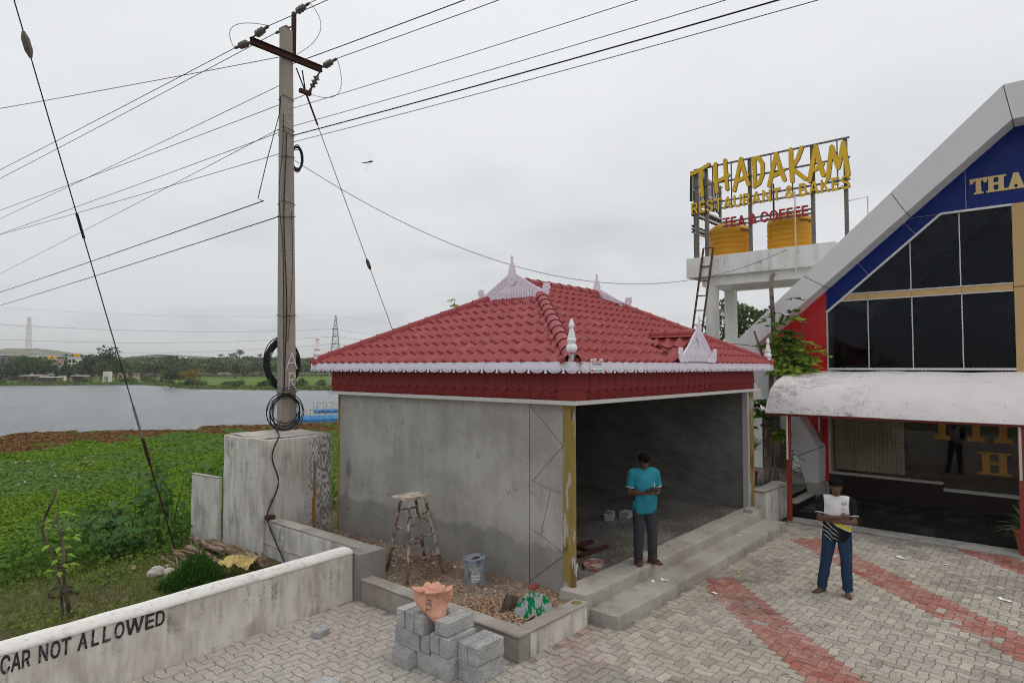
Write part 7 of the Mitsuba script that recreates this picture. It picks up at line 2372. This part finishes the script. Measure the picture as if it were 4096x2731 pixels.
def local_to_world(loc, face):
    a = face - PI / 2
    M = np.eye(4); M[:2, :2] = [[math.cos(a), -math.sin(a)], [math.sin(a), math.cos(a)]]; M[:3, 3] = loc
    return M


def wrinkle(m, amp, seed, fr=9):
    n = m.vertex_normals
    rd = 1 - np.abs(2 * meshkit.fbm(m.vertices * [fr, fr, fr * .8] + seed, 3, seed) - 1)
    return tm(m.vertices + n * ((rd - .5) * amp)[:, None], m.faces)


def person(label, loc, face, pose):
    k = thing('person', label, 'person')
    Mw = local_to_world(loc, face)
    W = lambda m: (lambda q: (q.apply_transform(Mw), q)[1])(m.copy())
    P = pose
    hl, hm = head_parts(P['head'], P['yaw'], P['pitch'])
    parts = apply(hl, hm)
    nk = P['neck']
    parts += chain([(*nk, .058), (P['head'][0], P['head'][1] - .02, P['head'][2] - .06, .053)])
    torso = [(-.12, 0, 1.37, .065), (.12, 0, 1.37, .065), (0, .01, 1.22, .115), (-.06, .01, 1.2, .10), (.06, .01, 1.2, .10), (0, P['belly'], 1.02, .105), (-.07, 0, .96, .10), (.07, 0, .96, .10)]
    parts += [m3.Manifold.batch_hull([S_(q[:3], q[3]) for q in torso]), H_((nk[0], nk[1], nk[2] - .03, .06), (-.13, -.005, 1.39, .05)), H_((nk[0], nk[1], nk[2] - .03, .06), (.13, -.005, 1.39, .05))]
    for s in ('R', 'L'):
        sh, el, wr = P['sh' + s], P['el' + s], P['wr' + s]
        parts += chain([(*sh, .058), (*(np.array(sh) * .5 + np.array(el) * .5), .048), (*el, .040)]) + chain([(*el, .041), (*(np.array(el) * .6 + np.array(wr) * .4), .039), (*wr, .026)])
        parts += hand(wr, *P['hand' + s])
        hp, kn, an = P['hip' + s], P['kn' + s], P['an' + s]
        parts += chain([(*hp, .088), (*kn, .056)]) + chain([(*kn, .055), (*(np.array(kn) * .65 + np.array(an) * .35), .053), (*an, .036)])
        f = np.array([P['toe' + s][0], P['toe' + s][1], 0.0]); f /= np.linalg.norm(f); sd = np.array([f[1], -f[0], 0])
        a = np.array(an)
        g = lambda u, w, z, r: (*(np.array([a[0], a[1], 0]) + f * u + sd * w + [0, 0, z]), r)
        parts += [H_(g(-.045, 0, .03, .03), (*a, .036), g(.06, 0, .045, .032)), H_(g(-.04, 0, .026, .026), g(.06, .0, .04, .03), g(.125, -.026, .02, .019), g(.12, .026, .018, .017))]
        inn = -1 if s == 'R' else 1
        for j, (w, L, r) in enumerate(((-.03, .042, .0125), (-.011, .04, .0095), (.006, .035, .009), (.021, .029, .0088), (.034, .022, .0085))):
            w = w * (1 if s == 'R' else -1) * -inn * (-1 if s == 'R' else 1)
            parts += chain([g(.122 - .01 * j * .5, w, .016, r * 1.1), g(.122 - .005 * j + L, w * 1.05, .011, r)])
    b = union_smooth(parts, .011, 5)
    scene[k] = mikit.ply(W(b), 'm_skin', smooth=True)
    add('hair', W(hair_mesh(P['head'], hm, P['seed'], P['hairtop'], P['fringe'])), 'm_hair', k, smooth=50)
    fm = lambda q: (lambda z: (z.apply_transform(hm), z)[1])(q)
    for s in (-1, 1):
        e = trimesh.creation.icosphere(2, .0092); e.apply_scale([1.15, .5, .55 if P['pitch'] > -.2 else .25]); e.apply_translation([s * .031, .0815, .004])
        add('eye', W(fm(e)), 'm_eye', k, smooth=True)
        e = trimesh.creation.icosphere(2, .0055); e.apply_scale([1, .5, .9]); e.apply_translation([s * .031, .0862, .004])
        add('iris', W(fm(e)), 'm_iris', k, smooth=True)
        add('eyebrow', W(fm(tube([(s * .013, .0965, .026), (s * .03, .092, .031), (s * .05, .077, .026)], [.0035, .0042, .002], 6))), 'm_hair', k, smooth=50)
    add('lips', W(fm(tube([(-.024, .0905, -.056), (-.01, .0975, -.0535), (0, .0985, -.055), (.01, .0975, -.0535), (.024, .0905, -.056)], [.003, .006, .0065, .006, .003], 8))), 'm_lip', k, smooth=50)
    # shirt
    sp = [m3.Manifold.batch_hull([S_(q[:3], q[3] + .020) for q in torso[:6]])]
    sp += [m3.Manifold.batch_hull([S_((x, y + P['belly'] * .4, 1.0), .125) for x, y in ((-.065, 0), (.065, 0), (0, .03))] + [S_((x, .0, .80), .112) for x in (-.072, .072)] + [S_((0, .01, 1.2), .125)])]
    sp += [H_((nk[0], nk[1], nk[2] - .055, .07), (-.14, -.005, 1.385, .066)), H_((nk[0], nk[1], nk[2] - .055, .07), (.14, -.005, 1.385, .066))]
    for s in ('R', 'L'):
        sh, el = np.array(P['sh' + s]), np.array(P['el' + s])
        sp += [H_((*(sh * 1.0), .074), (*(sh * .3 + el * .7), .066))]
        sp += [H_((*sh, .07), (*(sh * np.array([.5, 1, 1]) + [0, 0, -.08]), .09))]
    shm = m3.Manifold.batch_boolean(sp, m3.OpType.Add)
    shm = shm.trim_by_plane((0, 0, 1.0), P['hem'])
    for s in ('R', 'L'):
        sh, el = np.array(P['sh' + s]), np.array(P['el' + s])
        d = el - sh; d /= np.linalg.norm(d)
        cut = m3.Manifold.cylinder(.2, .105, .105, 24)
        z = d; x = np.cross([0, 1, 0.1], z); x /= np.linalg.norm(x); y = np.cross(z, x)
        M = np.eye(4); M[:3, 0], M[:3, 1], M[:3, 2], M[:3, 3] = x, y, z, sh + (el - sh) * .72
        shm = shm - cut.transform(M[:3])
    st = shm.refine_to_length(.014).to_mesh()
    st = trimesh.Trimesh(np.array(st.vert_properties[:, :3], float), np.array(st.tri_verts), process=True)
    trimesh.smoothing.filter_taubin(st, iterations=7)
    st = wrinkle(st, P['wr'], P['seed'] + 3)
    add('shirt', W(st), P['shirt'], k, smooth=True, uv=st.vertices[:, [0, 2]] * [1, 1])
    nb = np.array([nk[0], nk[1], nk[2]])
    ring = [nb + [.066 * math.cos(a), .066 * math.sin(a) * 1.0 + .0, -.012 - .038 * max(0, math.sin(a))] for a in np.linspace(PI / 2 + .28, 2.5 * PI - .28, 26)]
    if P['collar']:
        fl = []
        for q in ring:
            o = q - nb; o[2] = 0; o /= np.linalg.norm(o)
            fl.append([q + [0, 0, .022] - o * .004, q + [0, 0, .03] + o * .004, q + o * .018 + [0, 0, -.012], q + o * .014 + [0, 0, -.016]])
        V = np.array(fl).reshape(-1, 3)
        qd = [(i * 4 + j, i * 4 + j + 1, i * 4 + j + 5, i * 4 + j + 4) for i in range(25) for j in range(3)]
        add('collar', W(quads(V, qd)), P['collarmat'], k, smooth=50)
    for s in ('R', 'L'):
        sh, el = np.array(P['sh' + s]), np.array(P['el' + s])
        d = (el - sh) / np.linalg.norm(el - sh)
        x = np.cross(d, [0, 1, .1]); x /= np.linalg.norm(x); y = np.cross(d, x)
        c = sh + (el - sh) * .715
        add('cuff', W(tube([c + (x * math.cos(a) + y * math.sin(a)) * .0665 for a in np.linspace(0, 2 * PI, 24)], .0075, 6)), 'm_whitecloth', k, smooth=50)
    # trousers
    tp = [m3.Manifold.batch_hull([S_(P['hipR'], .103), S_(P['hipL'], .103), S_((-.07, 0, .98), .105), S_((.07, 0, .98), .105), S_((0, -.02, .88), .11)])]
    for s in ('R', 'L'):
        hp, kn, an = (np.array(P[q + s]) for q in ('hip', 'kn', 'an'))
        tp += chain([(*hp, .102), (*(hp * .5 + kn * .5), .088), (*kn, .074)]) + chain([(*kn, .074), (*(kn * .5 + an * .5), .07), (*(an + [0, 0, .05]), .064), (*(an + [0, .004, .005]), .066)])
    tr = m3.Manifold.batch_boolean(tp, m3.OpType.Add).trim_by_plane((0, 0, 1.0), P['cuffz']).refine_to_length(.015).to_mesh()
    tr = trimesh.Trimesh(np.array(tr.vert_properties[:, :3], float), np.array(tr.tri_verts), process=True)
    trimesh.smoothing.filter_taubin(tr, iterations=6)
    low = np.clip((.32 - tr.vertices[:, 2]) / .25, 0, 1)
    tr = tm(tr.vertices + tr.vertex_normals * (.009 * np.sin(tr.vertices[:, 2] * 150 + 2 * np.sin(tr.vertices[:, 0] * 40)) * low)[:, None], tr.faces)
    tr = wrinkle(tr, .016, P['seed'] + 8, 7)
    add('trousers', W(tr), P['trousers'], k, smooth=True)
    return k, W, hm


pose_b = dict(head=(.012, .045, 1.555), yaw=-.22, pitch=-.42, neck=(0, .0, 1.435), belly=.055, seed=2, hairtop=.016, fringe=.012, wr=.014, shirt='m_teal', trousers='m_slate', collar=True, collarmat='m_teal', hem=.775, cuffz=.075,
              shR=(.185, -.01, 1.365), elR=(.235, -.01, 1.085), wrR=(.105, .21, 1.105), handR=((-.55, .75, .35), (.5, .2, .75), (0.1, .5, .8), .55),
              shL=(-.185, -.01, 1.365), elL=(-.235, -.01, 1.085), wrL=(-.105, .21, 1.105), handL=((.55, .75, .35), (-.5, .2, .75), (-.1, .5, .8), .55),
              hipR=(.085, 0, .90), knR=(.10, .02, .49), anR=(.10, -.01, .085), toeR=(.25, 1), hipL=(-.085, 0, .90), knL=(-.115, .03, .49), anL=(-.13, .0, .085), toeL=(-.45, 1))
kb_, Wb, hmb = person('man in teal polo shirt on the threshold looking down at a remote control', (1.60, -.20, .374), math.radians(-128), pose_b)
# sandals of the man in teal
for s in ('R', 'L'):
    a = np.array(pose_b['an' + s]); f = np.array([*pose_b['toe' + s], 0.0]); f /= np.linalg.norm(f); sd = np.array([f[1], -f[0], 0])
    g = lambda u, w, z: np.array([a[0], a[1], 0]) + f * u + sd * w + [0, 0, z]
    sole = m3.Manifold.batch_hull([S_(g(u, w, .012), .011, 1, 1, 1, 10) for u, w in ((-.075, -.025), (-.075, .025), (.06, -.043), (.06, .043), (.175, -.02), (.165, .03))]).to_mesh()
    sdl = add('sandal', Wb(tm(sole.vert_properties[:, :3], sole.tri_verts)), 'm_sandal', kb_, smooth=50)
    for u, r, h in ((.02, .052, .075), (.055, .052, .066), (.09, .048, .055), (.12, .044, .046), (-.055, .046, .085)):
        add('strap', Wb(tube([g(u + .008 * math.sin(5 * q), r * math.cos(q), .012 + h * math.sin(q)) for q in np.linspace(0, PI, 12)], .0105, 6)), 'm_sandal', sdl, smooth=50)
    add('strap', Wb(tube([g(-.03, 0, .10), g(.03, 0, .087), g(.09, 0, .062), g(.135, 0, .045)], .012, 6)), 'm_sandal', sdl, smooth=50)
t = thing('remote_control', 'black remote control with a phone holder held by the man in teal', 'remote control')
cc = np.array([0, .305, 1.165])
cb = lambda x0, x1, y0, y1, z0, z1, b=.006: Wb(move(box(x0, x1, y0, y1, z0, z1, b), *cc))
add('body', cb(-.085, .085, -.035, .03, -.012, .018), 'm_gadget', t)
add('grip', cb(-.10, -.06, -.03, .03, -.02, .012), 'm_gadget', t); add('grip', cb(.06, .10, -.03, .03, -.02, .012), 'm_gadget', t)
add('phone_holder', cb(-.05, .05, .02, .045, .012, .055), 'm_gadget', t)
add('aerial', Wb(tube([cc + [-.02, .035, .05], cc + [-.02, .045, .115]], .005, 6)), 'm_finial', t)
for x in (-.04, .04): add('stick', Wb(tube([cc + [x, -.005, .015], cc + [x, -.008, .032]], .006, 7)), 'm_wiregrey', t)
pose_w = dict(head=(.0, .02, 1.575), yaw=.03, pitch=-.03, neck=(0, -.01, 1.44), belly=.03, seed=5, hairtop=.034, fringe=.004, wr=.012, shirt='m_jersey', trousers='m_navy', collar=True, collarmat='m_blackcloth', hem=.80, cuffz=.072,
              shR=(.19, -.01, 1.37), elR=(.232, .10, 1.115), wrR=(-.03, .225, 1.175), handR=((-1, -.30, .12), (0.1, 1, .1), (.1, .1, 1), .3),
              shL=(-.19, -.01, 1.37), elL=(-.232, .10, 1.095), wrL=(.03, .180, 1.105), handL=((1, -.2, .12), (.1, 1, -.1), (-.1, .1, 1), .3),
              hipR=(.09, 0, .90), knR=(.155, .01, .49), anR=(.215, .0, .085), toeR=(.85, 1), hipL=(-.09, 0, .90), knL=(-.115, .03, .49), anL=(-.125, .02, .085), toeL=(-.08, 1))
kw_, Ww, hmw = person('barefoot man with folded arms, white and black sports shirt and navy track pants', (3.24, -2.52, .004), math.radians(-166), pose_w)
add('necklace', Ww(tube([(.05 * math.cos(a), -.005 + .062 * math.sin(a) + .02, 1.395 - .02 * math.sin(a)) for a in np.linspace(.2, PI - .2, 14)], .0035, 5)), 'm_finial', kw_)
for s in (-1, 1):
    m = []
    pts_ = [(s * .205, .0, .90), (s * .235, .01, .75), (s * .245 if s > 0 else s * .2, .02, .52)]
    add('side_stripe', Ww(tube([(s * .176, .012, .86), (s * .180, .016, .74), ((.199 if s > 0 else -.176), .022, .55)], .020, 8)), 'm_blackcloth', kw_, smooth=50)
